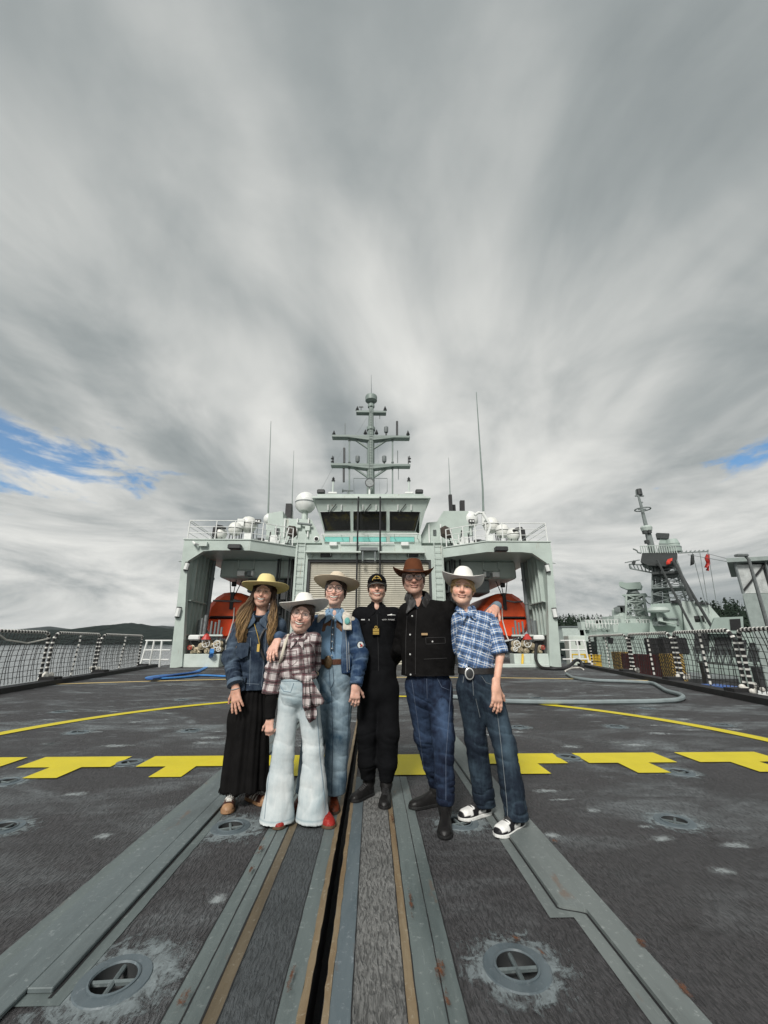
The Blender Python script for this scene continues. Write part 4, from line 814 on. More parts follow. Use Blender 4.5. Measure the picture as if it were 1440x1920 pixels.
# ------------------------------------------------------------------ safety nets along the deck edges
M_net = paint('net cord', (.030, .030, .030), .9, var=.2); M_wrap = paint('white lashing', (.66, .65, .61), .9, var=.1)
def post_y(px, edge, z=.12):
    lo, hi = 3.0, 40.0
    def sx(Y): v = V3((edge(Y), Y, z - CAM_H)); return 720 + FPX * (v @ _rt) / (v @ _fw)
    for _ in range(50):
        mid = (lo + hi) / 2
        if (sx(mid) < px) == (edge is edge_l): lo = mid
        else: hi = mid
    return lo
def net_panel(edge, sgn, y0, y1, label, H=1.46, tie=False):
    t = thing('safety_net', label, 'safety net', (edge(y0), y0, 0), 'safety nets along the deck edge'); rr = random.Random(int(y0 * 10))
    off = sgn * .22
    def pt(f, z):                                           # along the panel 0..1, height z; the net bows outward low down
        y = y0 + (y1 - y0) * f; return V3((edge(y) + off + sgn * .10 * math.sin(math.pi * min(1, z / H)), y, z))
    # frame: bottom rail, rounded top corners
    path = [pt(0, .10), pt(0, H - .22), pt(.015, H - .07), pt(.05, H), pt(.95, H), pt(.985, H - .07), pt(1, H - .22), pt(1, .10)]
    MB().tube(path, .042, 6).build('frame', black, t, True)
    wr = MB()
    for a, b_ in zip(path[:-1], path[1:]):
        L = np.linalg.norm(b_ - a); n = max(1, int(L / .13))
        for k in range(n): c = a + (b_ - a) * (k + .5) / n; d = unit(b_ - a); wr.tube([c - d * .022, c + d * .022], .050, 6)
    wr.build('lashing', M_wrap, t, kind='stuff')
    nt = MB(); L = abs(y1 - y0); nc = int(L / .145); nr = 9
    for i in range(1, nc):
        f = i / nc; s_ = .06 * math.sin(i * 1.7) / L
        nt.tube([pt(f + s_ * math.sin(math.pi * k / 5), .12 + (H - .12) * k / 5) for k in range(6)], .0085, 4, caps=False)
    for j in range(1, nr):
        z = .12 + (H - .12) * j / nr; nt.tube([pt(k / 14, z - .07 * math.sin(math.pi * k / 14) * (j / nr)) for k in range(15)], .0085, 4, caps=False)
    nt.build('net', M_net, t, kind='stuff')
    mp = MB(); mw = MB(); a, b_ = pt(.5, .1), pt(.52, H)
    for k in range(9): c = a + (b_ - a) * (k + .5) / 9; mw.tube([c - (b_ - a) * .03, c + (b_ - a) * .03], .032, 5)
    mp.tube([a, b_], .018, 5).build('middle_rope', black, t); mw.build('rope_wrap', M_wrap, t, kind='stuff')
    if tie:
        MB().tube([pt(.5, H) + V3((-sgn * .05, 0, 0)), pt(.62, H - .22) + V3((-sgn * .06, 0, 0)), pt(.8, H - .30) + V3((-sgn * .06, 0, 0)), pt(.97, H - .18) + V3((-sgn * .06, 0, 0))], .022, 5).build('loose_rope', rope, t)
    kn = MB()
    for k in range(7): kn.sphere(pt(0 if sgn > 0 else 0, .14) + V3((rr.uniform(-.14, .14), rr.uniform(-.16, .16), rr.uniform(-.03, .12))), rr.uniform(.05, .09), 7, 5)
    kn.build('rope_bundle', rope, t, True)
    for f in (0, 1): p = pt(f, 0); MB().box((min(p[0], p[0] - sgn * .45), p[1] - .07, .012), (max(p[0], p[0] - sgn * .45), p[1] + .07, .2)).build('hinge_foot', black, t)
yl = [post_y(p, edge_l) for p in (95, 188, 268)]
net_panel(edge_l, -1, yl[0] - 5.2, yl[0] - .15, 'safety net panel at the far left of the picture', tie=True); net_panel(edge_l, -1, yl[0] + .1, yl[1] - .1, 'second safety net panel on the left, middle of the three'); net_panel(edge_l, -1, yl[1] + .1, yl[2], 'safety net panel on the left nearest the boat bay')
yr = [post_y(p, edge_r) for p in (1102, 1176, 1262, 1386)]
net_panel(edge_r, 1, yr[0], yr[1] + .1, 'safety net panel on the right nearest the boat bay'); net_panel(edge_r, 1, yr[1] - .1, yr[2] + .1, 'right safety net panel in front of the maroon platform')
net_panel(edge_r, 1, yr[2] - .1, yr[3] + .1, 'right safety net panel in front of the frigate mast'); net_panel(edge_r, 1, yr[3] - .1, yr[3] - 3.6, 'safety net panel at the far right edge of the picture', tie=True)
for e, sg in ((edge_l, -1), (edge_r, 1)):
    ys = np.linspace(-8, 21.8, 10); mb = MB()
    mb.grid([[(e(y) + a, y, z) for y in ys] for a, z in ((-sg * .32, .004), (-sg * .32, .13), (sg * .05, .13), (sg * .05, -.3))]); o = mb.build('deck_coaming', black, deck)
def white_gate(s):
    c = q(300, 1250, 21.3); x0 = c[0] - 1.0; t = thing('gate_rail', f'white pipe rail standing beyond the {SIDE[s]} boat bay leg', 'railing', (x0 if s < 0 else 2 * CX - x0, 21.3, 0), 'white rails by the bays')
    for dx in (.0, .45, .95): MB().tube(mpts([(x0 + dx, 21.35, 0), (x0 + dx * .75 + .15, 21.35, 1.25)], s), .05, 6).build('post', white, t)
    for z in (.35, .8, 1.25): MB().tube(mpts([(x0 + .05, 21.35, z), (x0 + 1.35, 21.35, z)], s), .035, 6).build('rail', white, t)
for s in (-1, 1): white_gate(s)

# hoses on the deck
M_bhose = paint('blue hose', (.045, .20, .50), .55, var=.2, scale=3); M_ghose = paint('grey canvas hose', (.21, .25, .255), .8, var=.15, scale=4, bump=.25)
bh = thing('fire_hose', 'flat blue fire hose running from the left valves onto the deck', 'hose', (-7.6, 20.9, 0))
def ribbon(P, wd, th, up=(0, 0, 1)):
    mb = MB(); rings = []
    for i, p in enumerate(P):
        d = unit(P[min(i + 1, len(P) - 1)] - P[max(i - 1, 0)]); sd = unit(np.cross(d, up)); n_ = np.cross(sd, d)
        rings.append([p + sd * wd / 2 * a + n_ * th / 2 * b for a, b in ((-1, -.3), (-.8, -1), (.8, -1), (1, -.3), (1, .3), (.8, 1), (-.8, 1), (-1, .3))])
    mb.grid(rings, True); mb.add(rings[0], [tuple(range(7, -1, -1))]); mb.add(rings[-1], [tuple(range(8))]); return mb
ribbon(spline([V3(q(398, 1217, 21.15)), V3(q(396, 1228, 20.8)), V3(onz(390, 1247, .05)), V3(onz(372, 1258, .04)), V3(onz(340, 1264, .04)), V3(onz(300, 1267, .05)), V3(onz(278, 1271, .05)), V3(onz(300, 1272, .06)), V3(onz(345, 1269.5, .04)), V3(onz(378, 1266, .04)), V3(onz(430, 1268, .04)), V3(onz(520, 1270, .04))]), .20, .05).build('flat_hose', M_bhose, bh, True)
ribbon(spline([V3(onz(280, 1272.5, .10)), V3(onz(320, 1266, .10)), V3(onz(352, 1262, .10)), V3(onz(372, 1259.5, .1))]), .22, .05).build('flat_hose', paint('dark blue hose', (.03, .10, .30), .6), bh, True)
gh = thing('water_hose', 'long grey hose looping across the deck on the right', 'hose', tuple(onz(1280, 1307)))
MB().tube(spline([V3(onz(a, b, .055)) for a, b in ((1062, 1263), (1075, 1270), (1110, 1275), (1160, 1277), (1205, 1279), (1224, 1281), (1236, 1287), (1250, 1295), (1272, 1301), (1281, 1306.5), (1272, 1311.5), (1250, 1313.5), (1215, 1315), (1100, 1316.5), (1000, 1316), (940, 1314), (880, 1309), (842, 1306))]), .046, 8).build('hose_tube', M_ghose, gh, True)
bl = thing('black_hose', 'thick black hose curling from the right valve station to the deck edge', 'hose', (8, 20.6, 0))
MB().tube(spline([V3(q(1006, 1208, 21.1)), V3(q(1004, 1225, 20.7)), V3(q(1006, 1240, 20.5)), V3(onz(1016, 1252, .07)), V3(onz(1038, 1254, .07)), V3(onz(1060, 1253, .07)), V3(q(1072, 1245, 20.2)), V3(q(1080, 1238, 20.6)), V3(q(1088, 1240, 21.2)), V3(onz(1093, 1251, .07))]), .075, 8).build('hose_tube', black, bl, True)
MB().tube(spline([V3(onz(a, b, .03)) for a, b in ((1060, 1258), (1072, 1253), (1086, 1252), (1094, 1255))]), .035, 6).build('white_pigtail', rope, bl, True)

# ------------------------------------------------------------------ jetty side on the right
pier = tag(MB().box((12.6, -20, -7.5), (25, 150, -4.6)).build('jetty', paint('concrete', (.22, .22, .21), .9, var=.2, bump=.2)), kind='structure')
M_haz = None
m_, g_, b_ = material('hazard stripes'); P_ = g_.new('ShaderNodeNewGeometry').outputs['Position']; sx_, sy_, sz_ = g_.sep(P_)
fr_ = g_.math('FRACT', g_.math('MULTIPLY', g_.math('ADD', g_.math('ADD', sx_, sy_), sz_), 7.5)); g_.put(b_.inputs['Base Color'], g_.mix(g_.math('GREATER_THAN', fr_, .5), (.34, .22, .05), (.02, .02, .02))); M_haz = m_
def at_edge(px, py, off):
    """a point standing OFF metres outside the right deck edge on the sight line's bearing"""
    Y = 3.0
    for _ in range(60):
        lo_ = ony(px, py, Y)
        Y += ((edge_r(Y) + off) - lo_[0]) / (lo_[0] / Y - .213)
    return V3(ony(px, py, Y))
pf = thing('brow_platform', 'maroon boarding platform with hazard striped ends beyond the right net', 'platform', (14, 17, -4.6))
A = at_edge(1174, 1240, 2.4); B = at_edge(1222, 1240, 2.4)
MB().box((A[0] - .2, B[1], -4.6), (A[0] + 3.2, A[1], -.4)).build('tower', dark, pf)
M_mar2 = paint('faded maroon', (.065, .012, .014), .7, var=.3, scale=5)
for k in range(4):
    y0 = B[1] + (A[1] - B[1]) * k / 4; MB().box((A[0] - .25, y0 + .05, -.6), (A[0] - .15, y0 + (A[1] - B[1]) / 4 - .05, .62)).build('panel', M_mar2, pf)
for yy in (A[1] + .05, B[1] - .75): MB().box((A[0] - .3, yy, -1.0), (A[0] + .3, yy + .7, .68)).build('striped_post', M_haz, pf)
MB().box((A[0] - .2, B[1], -.398), (A[0] + 3.2, A[1], -.3)).build('floor', grey, pf)
yb = thing('yellow_locker', 'small yellow locker beyond the right net near the boat bay', 'locker', at_edge(1112, 1250, 1.2)); c = at_edge(1112, 1240, 1.4)
MB().box((c[0] - .35, c[1] - .3, -.6), (c[0] + .35, c[1] + .3, .42), bevel=.03).build('locker_body', yellow, yb); MB().box((c[0] - .37, c[1] - .32, .422), (c[0] + .37, c[1] + .32, .47)).build('lid', yellow, yb)
for k in range(3): MB().box((c[0] - .36, c[1] - .303, -.5 + k * .3), (c[0] + .36, c[1] - .3005, -.46 + k * .3)).build('band', dark, yb)
MB().box((c[0] - .3, c[1] - .25, -4.6), (c[0] + .3, c[1] + .25, -.602)).build('plinth', dark, yb)
cr = thing('locker_cabinet', 'pale green cabinet with a small dark window beside the right bay', 'cabinet', at_edge(1084, 1245, .8)); c = at_edge(1084, 1215, .8)
MB().box((c[0] - .5, c[1], -.5), (c[0] + .55, c[1] + .7, 1.55), bevel=.03).build('body', hull_b, cr); MB().box((c[0] - .12, c[1] - .01, 1.0), (c[0] + .18, c[1] - .002, 1.3)).build('window', M_win, cr)
MB().box((c[0] - .5, c[1] + .05, -7.6), (c[0] + .5, c[1] + .6, -.502)).build('plinth', hull, cr)
ye = thing('yellow_rail', 'short yellow pipe rail beside the pale cabinet', 'railing', at_edge(1085, 1245, .3)); c = at_edge(1085, 1238, .35)
for z in (.2, .5): MB().tube([(c[0] - .4, c[1], z), (c[0] + .45, c[1], z)], .04, 6).build('rail', yellow, ye)
for d in (-.35, .4): MB().tube([(c[0] + d, c[1], -.3), (c[0] + d, c[1], .5)], .04, 6).build('post', yellow, ye)
for px, w_, mt, nm, lab in ((1352, .55, bluep, 'blue_crate', 'blue plastic crate on the jetty side behind the right net'), (1424, .6, white, 'white_crate', 'white slatted crate behind the net at the right edge')):
    c = at_edge(px, 1270, 1.3); t = thing(nm, lab, 'crate', (c[0], c[1], -.75)); 
    MB().box((c[0] - .3, c[1] - w_, -.75), (c[0] + .3, c[1] + w_, -.02), bevel=.02).build('crate_body', mt, t)
    for k in range(5): MB().box((c[0] - .34, c[1] - w_ + .04 + k * w_ * .4, -.7), (c[0] - .302, c[1] - w_ + .12 + k * w_ * .4, -.06)).build('slat', mt, t)
    MB().box((c[0] - .26, c[1] - w_ + .05, -4.6), (c[0] + .26, c[1] + w_ - .05, -.752)).build('stand', dark, t)
    if mt is bluep: MB().box((c[0] - .306, c[1] + w_ * .35, -.45), (c[0] - .3025, c[1] + w_ * .8, -.2)).build('sticker', white, t)
gw = thing('gangway', 'pale lattice gangway behind the right net', 'gangway', (14, 14, -.2)); P0, P1 = at_edge(1308, 1243, 4.0), at_edge(1432, 1250, 4.0)
P0[2] = P1[2] = (P0[2] + P1[2]) / 2
for dz in (0, .62):
    MB().bar(P0 + V3((0, 0, dz)), P1 + V3((0, 0, dz)), .07).build('chord', grey, gw)
for k in range(9):
    a = P0 + (P1 - P0) * k / 9; b_ = P0 + (P1 - P0) * (k + 1) / 9; MB().bar(a, b_ + V3((0, 0, .62)), .04).build('diagonal', grey, gw); MB().bar(a, a + V3((0, 0, .62)), .04).build('upright', grey, gw)
for f in (.1, .9): c = P0 + (P1 - P0) * f; MB().bar(c, (c[0], c[1], -4.6), .2).build('support', dark, gw)
for i, (px, py, w_, h_) in enumerate(((1232, 1212, .6, .5), (1262, 1211, .7, .45))):
    c = at_edge(px, py, 6.0); t = thing('flood_box', ['left of two dark floodlight boxes behind the right net', 'right of two dark floodlight boxes behind the right net'][i], 'floodlight', (c[0], c[1], -4.6), 'dark floodlight boxes')
    MB().box((c[0] - w_, c[1] - .3, c[2] - h_), (c[0] + w_, c[1] + .3, c[2] + h_), bevel=.05).build('lamp_body', black, t); MB().tube([(c[0], c[1], c[2] - h_), (c[0], c[1], -4.6)], .12, 8).build('post', grey, t)

# shed and lamp post on the jetty
M_shed = paint('shed wall', (.25, .29, .275), .7, var=.12); M_sheet = paint('plastic sheeting', (.42, .44, .43), .3, var=.25, scale=2)
YS = 30.0
SD_ = unit(V3((*q(1378, 1100, YS)[:2], 0))); SR = V3((1, -.12, 0)); SR = unit(SR)                 # the shed's depth and front directions
sh = thing('shed', 'grey shed with a dark scaffolded upper storey at the right edge', 'shed', q(1395, 1190, YS)); a = V3(q(1392, 1113, YS)); zt2 = q(1380, 1052, YS)[2]; o_ = V3((a[0], a[1], 0))
def sp_(u, w, z): return o_ + SR * u + SD_ * w + V3((0, 0, z))
def sbox(name, u0, u1, w0, w1, z0, z1, mat): return MB().prism([sp_(u0, w0, z0), sp_(u1, w0, z0), sp_(u1, w1, z0), sp_(u0, w1, z0)], (0, 0, z1 - z0)).build(name, mat, sh)
sbox('lower_wall', 0, 12, 0, 9, -4.6, a[2], M_shed); sbox('dark_core', .4, 11.7, .9, 8.8, a[2] + .003, zt2 - .15, dark)
MB().prism([sp_(-.5, -.4, zt2 - .14), sp_(12.3, -.4, zt2 + .35), sp_(12.3, -.4, zt2 + .65), sp_(-.5, -.4, zt2 + .16)], SD_ * 10).build('roof', M_shed, sh)
for k in range(6): MB().bar(sp_(.05 + k * 2.2, .1, a[2] + .003), sp_(.05 + k * 2.2, .1, zt2 - .1 + k * .07), .12).build('scaffold_post', grey, sh)
for k in range(3): MB().bar(sp_(k * 2.2, .15, a[2] + .1), sp_((k + 1) * 2.2, .15, zt2 - .25), .10).build('scaffold_brace', black, sh)
for k in range(2): sbox('sheeting', .15 + k * .95, 1.0 + k * .95, .3, .34, a[2] + .05, zt2 - .25, M_sheet)
lp = thing('lamp_post', 'thin grey street lamp in front of the shed', 'street lamp', (q(1438, 1180, 22)[0], 22, -4.6)); c = V3(q(1403, 1046, 22)); e_ = V3(q(1383, 1042, 22))
MB().tube([(c[0], 22, -4.6), (c[0], 22, c[2] - .1), c + V3((-.12, 0, .08)), e_ + V3((.5, 0, .02))], [.13, .085, .08, .06], 8).build('pole', steel, lp, True); MB().box(e_ + V3((-.1, -.15, -.05)), e_ + V3((.55, .15, .09)), bevel=.03).build('lamp_head', steel, lp)
MB().box((c[0] - .25, 21.75, -4.6), (c[0] + .25, 22.25, -4.4), bevel=.03).build('base', steel, lp)

# ------------------------------------------------------------------ the frigate berthed beyond the jetty
YG = 50.0
M_fr = paint('frigate paint', (.33, .40, .365), .55, var=.09, scale=.5, streak=.4); M_fr2 = paint('frigate paint pale', (.42, .48, .445), .55, var=.08, scale=.6, streak=.3); M_frd = paint('frigate mast grey', (.17, .195, .19), .55, var=.15); M_frk = paint('frigate mast dark', (.045, .05, .05), .6, var=.2)
fg = thing('frigate', 'grey-green frigate berthed beyond the jetty on the right', 'warship', (38, YG, -7.6))
def fq(px, py, d=0): return V3(q(px, py, YG + d))
FD = unit(V3((*q(1262, 1150, YG)[:2], 0)))                  # the frigate lies along this bearing
def fprism(name, pts, d, depth, mat): return MB().prism([fq(a, b, d) for a, b in pts], FD * depth).build(name, mat, fg)
fprism('hull', [(1118, 1186), (1700, 1186), (1760, 1345), (1128, 1345)], -2, 14, M_fr)
fprism('foredeck_house', [(1096, 1180), (1222, 1176), (1222, 1187), (1100, 1192)], 6, 10, M_fr); fprism('foredeck_house', [(1160, 1168), (1226, 1168), (1226, 1186), (1158, 1186)], 3, 8, M_fr)
fprism('superstructure', [(1220, 1132), (1277, 1130), (1284, 1188), (1218, 1188)], 0, 12, M_fr); fprism('deckhouse', [(1278, 1127), (1326, 1130), (1352, 1160), (1353, 1188), (1284.5, 1188)], -.6, 10, M_fr2)
w_ = fprism('window', [(1301, 1155), (1325, 1154), (1329, 1165), (1304, 1166)], -.68, .05, M_win); MB().bar(fq(1312, 1154.5, -.75), fq(1316, 1166, -.75), .12).build('mullion', M_fr2, w_); MB().bar(fq(1320, 1154.5, -.75), fq(1323, 1166, -.75), .12).build('mullion', M_fr2, w_)
fprism('aft_house', [(1328, 1188), (1340, 1158), (1393, 1156), (1395, 1188)], -3, 8, M_fr); fprism('door', [(1368, 1161), (1388, 1160), (1390, 1181), (1370, 1181)], -3.1, .08, black)
for (a, b, c, d) in ((1256, 1192, 1272, 1212), (1302, 1187, 1330, 1225), (1340, 1195, 1372, 1228), (1375, 1200, 1400, 1232), (1140, 1196, 1150, 1206), (1405, 1205, 1440, 1240)): fprism('hull_opening', [(a, b), (c, b), (c, d), (a, d)], -2.08, .06, dark)
for px in (1130, 1175, 1235): fprism('vent_box', [(px, 1188), (px + 14, 1188), (px + 14, 1194), (px, 1194)], -2.4, .39, M_frd)
rl = MB()
for k in range(22): a = fq(1100 + k * 6, 1177, 5); rl.bar(a, a + V3((0, 0, 1.0)), .07)
for z in (.5, 1.0): rl.bar(fq(1098, 1177, 5) + V3((0, 0, z)), fq(1230, 1176, 5) + V3((0, 0, z)), .05)
rl.build('deck_railing', white, fg)
rr = random.Random(5); cl = MB()
for k in range(40): a = fq(rr.uniform(1092, 1220), rr.uniform(1166, 1180), rr.uniform(4, 12)); d = rr.uniform(.15, .7); cl.box(a - d, a + V3((d, d, d * rr.uniform(.4, 1.6))))
for k in range(26): a = fq(rr.uniform(1092, 1225), 1180, rr.uniform(4, 12)); cl.bar(a, a + V3((rr.uniform(-.8, .8), 0, rr.uniform(.6, 2.2))), .1)
cl.build('deck_fittings', M_fr2, fg, kind='stuff')
fprism('canvas_roll', [(1258, 1126), (1276, 1125), (1277, 1130), (1259, 1131)], -.3, 1.5, dark); fprism('canvas_roll', [(1303, 1128), (1328, 1130), (1329, 1134), (1304, 1132)], -.9, 1.0, dark)
c = fq(1235, 1148, -.8); MB().lathe([(.3, -1.2), (.3, -.1), (1.1, 0), (1.2, .2), (1.0, .55), (.2, .7)], c, 16).build('satellite_dome', M_fr2, fg, True); MB().box(c + V3((-.5, -.2, -1.6)), c + V3((.5, .9, -1.1))).build('dome_bracket', M_frd, fg)
bx = MB(); bx.tube([fq(1226, 1160, -.1), fq(1271, 1160, -.1), fq(1271, 1172, -.1)], .12, 5); bx.tube([fq(1226, 1172, -.1), fq(1226, 1160, -.1)], .12, 5); bx.build('cable_run', M_frd, fg); fprism('awning', [(1234, 1164), (1243, 1164), (1268, 1169), (1262, 1170)], -1.4, 1.3, M_fr2)
# lattice mast
lm = thing('lattice_mast', 'tall lattice mast with radar platform on the frigate', 'mast', fq(1255, 1130, 3))
def lattice(t, base, top, lev, mat, r=.16, rb=.09, name='brace'):
    """four legs with X bracing between levels"""
    L = [[V3(base[i]) * (1 - f) + V3(top[i]) * f for i in range(4)] for f in lev]
    for i in range(4): MB().bar(base[i], top[i], r).build('leg', mat, t)
    for a, b in zip(L[:-1], L[1:]):
        for i in range(4):
            j = (i + 1) % 4
            for p, q_ in ((a[i], b[j]), (a[j], b[i])): MB().bar(p, q_, rb).build(name, mat, t)
            MB().bar(b[i], b[j], rb * 1.2).build('cross_member', mat, t)
base = [fq(1222, 1132, 0), fq(1300, 1129, 0), fq(1292, 1129, 0) + FD * 7, fq(1228, 1131, 0) + FD * 7]; topp = [fq(1224, 1055, 1.5), fq(1268, 1050, 1.5), fq(1262, 1052, 1.5) + FD * 3.5, fq(1229, 1055, 1.5) + FD * 3.5]
lattice(lm, base, topp, (0, .22, .42, .62, .8, 1), M_frd)
for p0, p1, r in (((1238, 1130), (1236, 1055), .24), ((1255, 1130), (1240, 1060), .18), ((1249, 1130), (1246, 1080), .34), ((1228, 1132), (1224, 1062), .2)): MB().tube([fq(*p0, 2), fq(*p1, 3)], [r, r * .7], 8).build('inner_column', M_fr if r > .32 else M_frd, lm)
for p0, p1, r, m_ in (((1262, 1052), (1337, 1180), .17, M_frk), ((1232, 1050), (1302, 1186), .14, M_frk), ((1268, 1058), (1298, 1127), .20, M_frk)): MB().tube([fq(*p0, -.5), fq(*p1, -2.2)], r, 6).build('stay_pole', m_, lm)
pl_ = MB().prism([fq(1201, 1053, 0), fq(1204, 1037, 0), fq(1270, 1034, 0), fq(1268, 1050, 0), fq(1250, 1062, 0), fq(1215, 1060, 0)], FD * 5); pl_.build('platform', M_frk, lm)
rl = MB()
for k in range(16): a = fq(1203 + k * 4.4, 1037, -.1); rl.bar(a, a + V3((0, 0, .9)), .09)
rl.bar(fq(1203, 1037, -.1) + V3((0, 0, .9)), fq(1271, 1034, -.1) + V3((0, 0, .9)), .1); rl.build('platform_rail', M_fr2, lm)
fprism2 = lambda name, pts, d, depth, mat: MB().prism([fq(a, b, d) for a, b in pts], FD * depth).build(name, mat, lm)
fprism2('mid_platform', [(1222, 1073), (1275, 1070), (1276, 1074), (1222, 1077)], 0, 5, M_frk); fprism2('mid_platform', [(1222, 1101), (1284, 1098), (1285, 1101), (1222, 1104)], 0, 5, M_frd)
bt = [fq(1180, 1058, 1), fq(1228, 1060, 1), fq(1228, 1075, 1), fq(1182, 1066, 1)]
for i in range(4): MB().bar(bt[i], bt[(i + 1) % 4], .14).build('boom_chord', M_frd, lm)
for k in range(7):
    f = k / 7; a = bt[0] * (1 - f) + bt[1] * f; b = bt[3] * (1 - f - .07) + bt[2] * (f + .07); MB().bar(a, b, .09).build('boom_brace', M_frd, lm)
MB().bar(fq(1172, 1055, 1), fq(1199, 1050, 1), .12).build('antenna_arm', M_frd, lm); MB().bar(fq(1187, 1059, 1), fq(1189, 1052, 1), .3).build('antenna_mount', M_frk, lm); MB().tube([fq(1187, 1029, 1), fq(1194, 1032, 1), fq(1196, 1036, 1), fq(1202, 1037, 1)], .1, 5).build('wind_sensor', M_frd, lm)
fprism2('radar_bar', [(1229, 1002), (1231, 999), (1255, 1000), (1253, 1010), (1231, 1009)], 2, 1.2, M_frk); fprism2('radar_neck', [(1238, 1009), (1248, 1010), (1252, 1019), (1235, 1019)], 2.2, 1, M_fr); fprism2('radar_pedestal', [(1236, 1019), (1252, 1019), (1255, 1035), (1232, 1036)], 2, 2, M_frd)
c = fq(1264, 1035, 2); R_ = abs(fq(1264, 1035, 2)[0] - fq(1276, 1035, 2)[0]); MB().lathe([(R_, 0), (R_ * 1.05, R_ * .6), (R_ * .95, R_ * .7), (R_ * .92, R_ * 1.15), (R_ * .98, R_ * 1.2), (R_ * .72, R_ * 1.95)], c, 18).build('drum_antenna', M_fr, lm)
MB().lathe([(R_ * 1.08, R_ * .58), (R_ * 1.08, R_ * .74)], c, 18).build('drum_band', M_frd, lm)
ya = MB(); ya.bar(fq(1272, 1037, 1), fq(1328, 1034, 1), .14)
for k in range(7): ya.bar(fq(1276 + k * 8, 1037 - k * .4, 1), fq(1280 + k * 8, 1033 - k * .3, 1), .10)
ya.build('yardarm', M_frd, lm)
MB().tube([fq(1224, 1036, 1), fq(1216, 1004, 1), fq(1211, 985, 1), fq(1202, 948, 1), fq(1197, 930, 1), fq(1195, 919, 1)], [.42, .38, .25, .18, .14, .09], 8).build('pole_mast', M_frd, lm, True)
c = fq(1212, 991, 1); MB().lathe([(.6, -.4), (.72, .1), (.62, .3), (.3, .4)], c, 14).build('pole_drum', M_fr2, lm); MB().lathe([(.35, -.25), (.35, .6)], fq(1199, 925, 1), 10).build('pole_top', M_frk, lm)
for px, py, w_ in ((1204, 955, 7), (1199, 930, 8), (1202, 942, 3)): MB().bar(fq(px - w_, py, 1), fq(px + w_, py, 1), .16).build('pole_arm', M_frd, lm)
MB().tube([fq(1205, 955, 1) + V3((.95 * math.cos(a), .95 * math.sin(a), 0)) for a in np.linspace(0, 2 * math.pi, 14, endpoint=False)], .09, 5, closed=True).build('ring_antenna', M_frd, lm); MB().bar(fq(1193, 930, 1), fq(1192, 919, 1), .09).build('stick_antenna', M_frd, lm)
for px, py in ((1209, 998), (1217, 997), (1213, 1016), (1218, 1027)): c = fq(px, py, .6); MB().box(c - .22, c + .22).build('pole_box', M_frk, lm)
for a, b in (((1298, 1036), (1325, 1140)), ((1312, 1035), (1330, 1150)), ((1327, 1034), (1345, 1140)), ((1268, 1050), (1282, 1110))): MB().tube([fq(*a, 0), fq(*b, -1)], .035, 4).build('halyard', M_frd, lm)
MB().tube([fq(1327, 1038, 1), V3(q(1380, 1052, 34))], .03, 4).build('stay_wire', M_frd, lm); MB().tube([fq(1290, 1040, 1), V3(q(1380, 1056, 34))], .03, 4).build('stay_wire', M_frd, lm)
def flag(label, pts, d, mat):
    P = [fq(a, b, d) for a, b in pts]; t = thing('flag', label, 'flag', P[0], 'flags on the frigate halyards'); n = len(P) // 2; mb = MB()
    rows = []
    for k in range(n): a, b = P[k], P[-1 - k]; rows.append([tuple(a * (1 - f) + b * f + V3((0, .25 * math.sin(f * 7 + k), 0))) for f in np.linspace(0, 1, 6)])
    mb.grid(rows); o = mb.build('cloth', mat, t, True); md = o.modifiers.new('s', 'SOLIDIFY'); md.thickness = .03
flag('red flag flying at the right end of the frigate yard', [(1326, 1038), (1323, 1046), (1327, 1055), (1321, 1064), (1328, 1071), (1331, 1062), (1331, 1050), (1329, 1042)], 0, redm)
flag('small black flag on the frigate yard', [(1298, 1039), (1297, 1047), (1297, 1060), (1302, 1056), (1300, 1047), (1299, 1040)], 0, M_frk); flag('bright red flag at the frigate mast platform', [(1252, 1049), (1251, 1054), (1252, 1059), (1258, 1055), (1262, 1051), (1261, 1046)], -.6, paint('signal red', (.6, .05, .03), .6))
# forward mast with the big radar
fm = thing('radar_mast', 'shorter lattice mast carrying a large boxy radar on the frigate', 'mast', fq(1190, 1175, 8))
def gq(px, py, d=0): return V3(q(px, py, 58 + d))
lattice(fm, [gq(1172, 1176), gq(1218, 1176), gq(1214, 1176) + FD * 4, gq(1178, 1176) + FD * 4], [gq(1174, 1116), gq(1206, 1116), gq(1203, 1116) + FD * 3, gq(1178, 1116) + FD * 3], (0, .3, .55, .8, 1), M_fr2, .22, .12)
MB().prism([gq(1165, 1115), gq(1211, 1112), gq(1208, 1116), gq(1170, 1118)], FD * 4).build('platform', M_fr, fm); MB().tube([gq(1190, 1114, 1), gq(1205, 1168, 1)], [.55, .7], 8).build('inner_column', M_fr2, fm)
MB().prism([gq(1160, 1092), gq(1164, 1090), gq(1174, 1093), gq(1200, 1091), gq(1203, 1097), gq(1201, 1104), gq(1176, 1105), gq(1161, 1099)], FD * 2.2).build('radar_antenna', M_fr, fm); MB().lathe([(.9, 0), (.6, .5), (.5, 1.2)], gq(1187, 1113, 1), 12).build('radar_turntable', M_frd, fm)
bt = [gq(1206, 1118), gq(1225, 1120), gq(1226, 1136), gq(1214, 1130)]
for i in range(4): MB().bar(bt[i], bt[(i + 1) % 4], .12).build('walkway_chord', M_fr2, fm)
dr_ = thing('gun_director', 'small tracking radar on a round housing left of the radar mast', 'radar', gq(1160, 1172)); MB().prism([gq(1150, 1140), gq(1157, 1137), gq(1167, 1139), gq(1168, 1147), gq(1158, 1148), gq(1152, 1145)], FD * 1.5).build('dish_body', M_frd, dr_); MB().box(gq(1164, 1148), gq(1168, 1136, .6)).build('dish_face', M_frk, dr_)
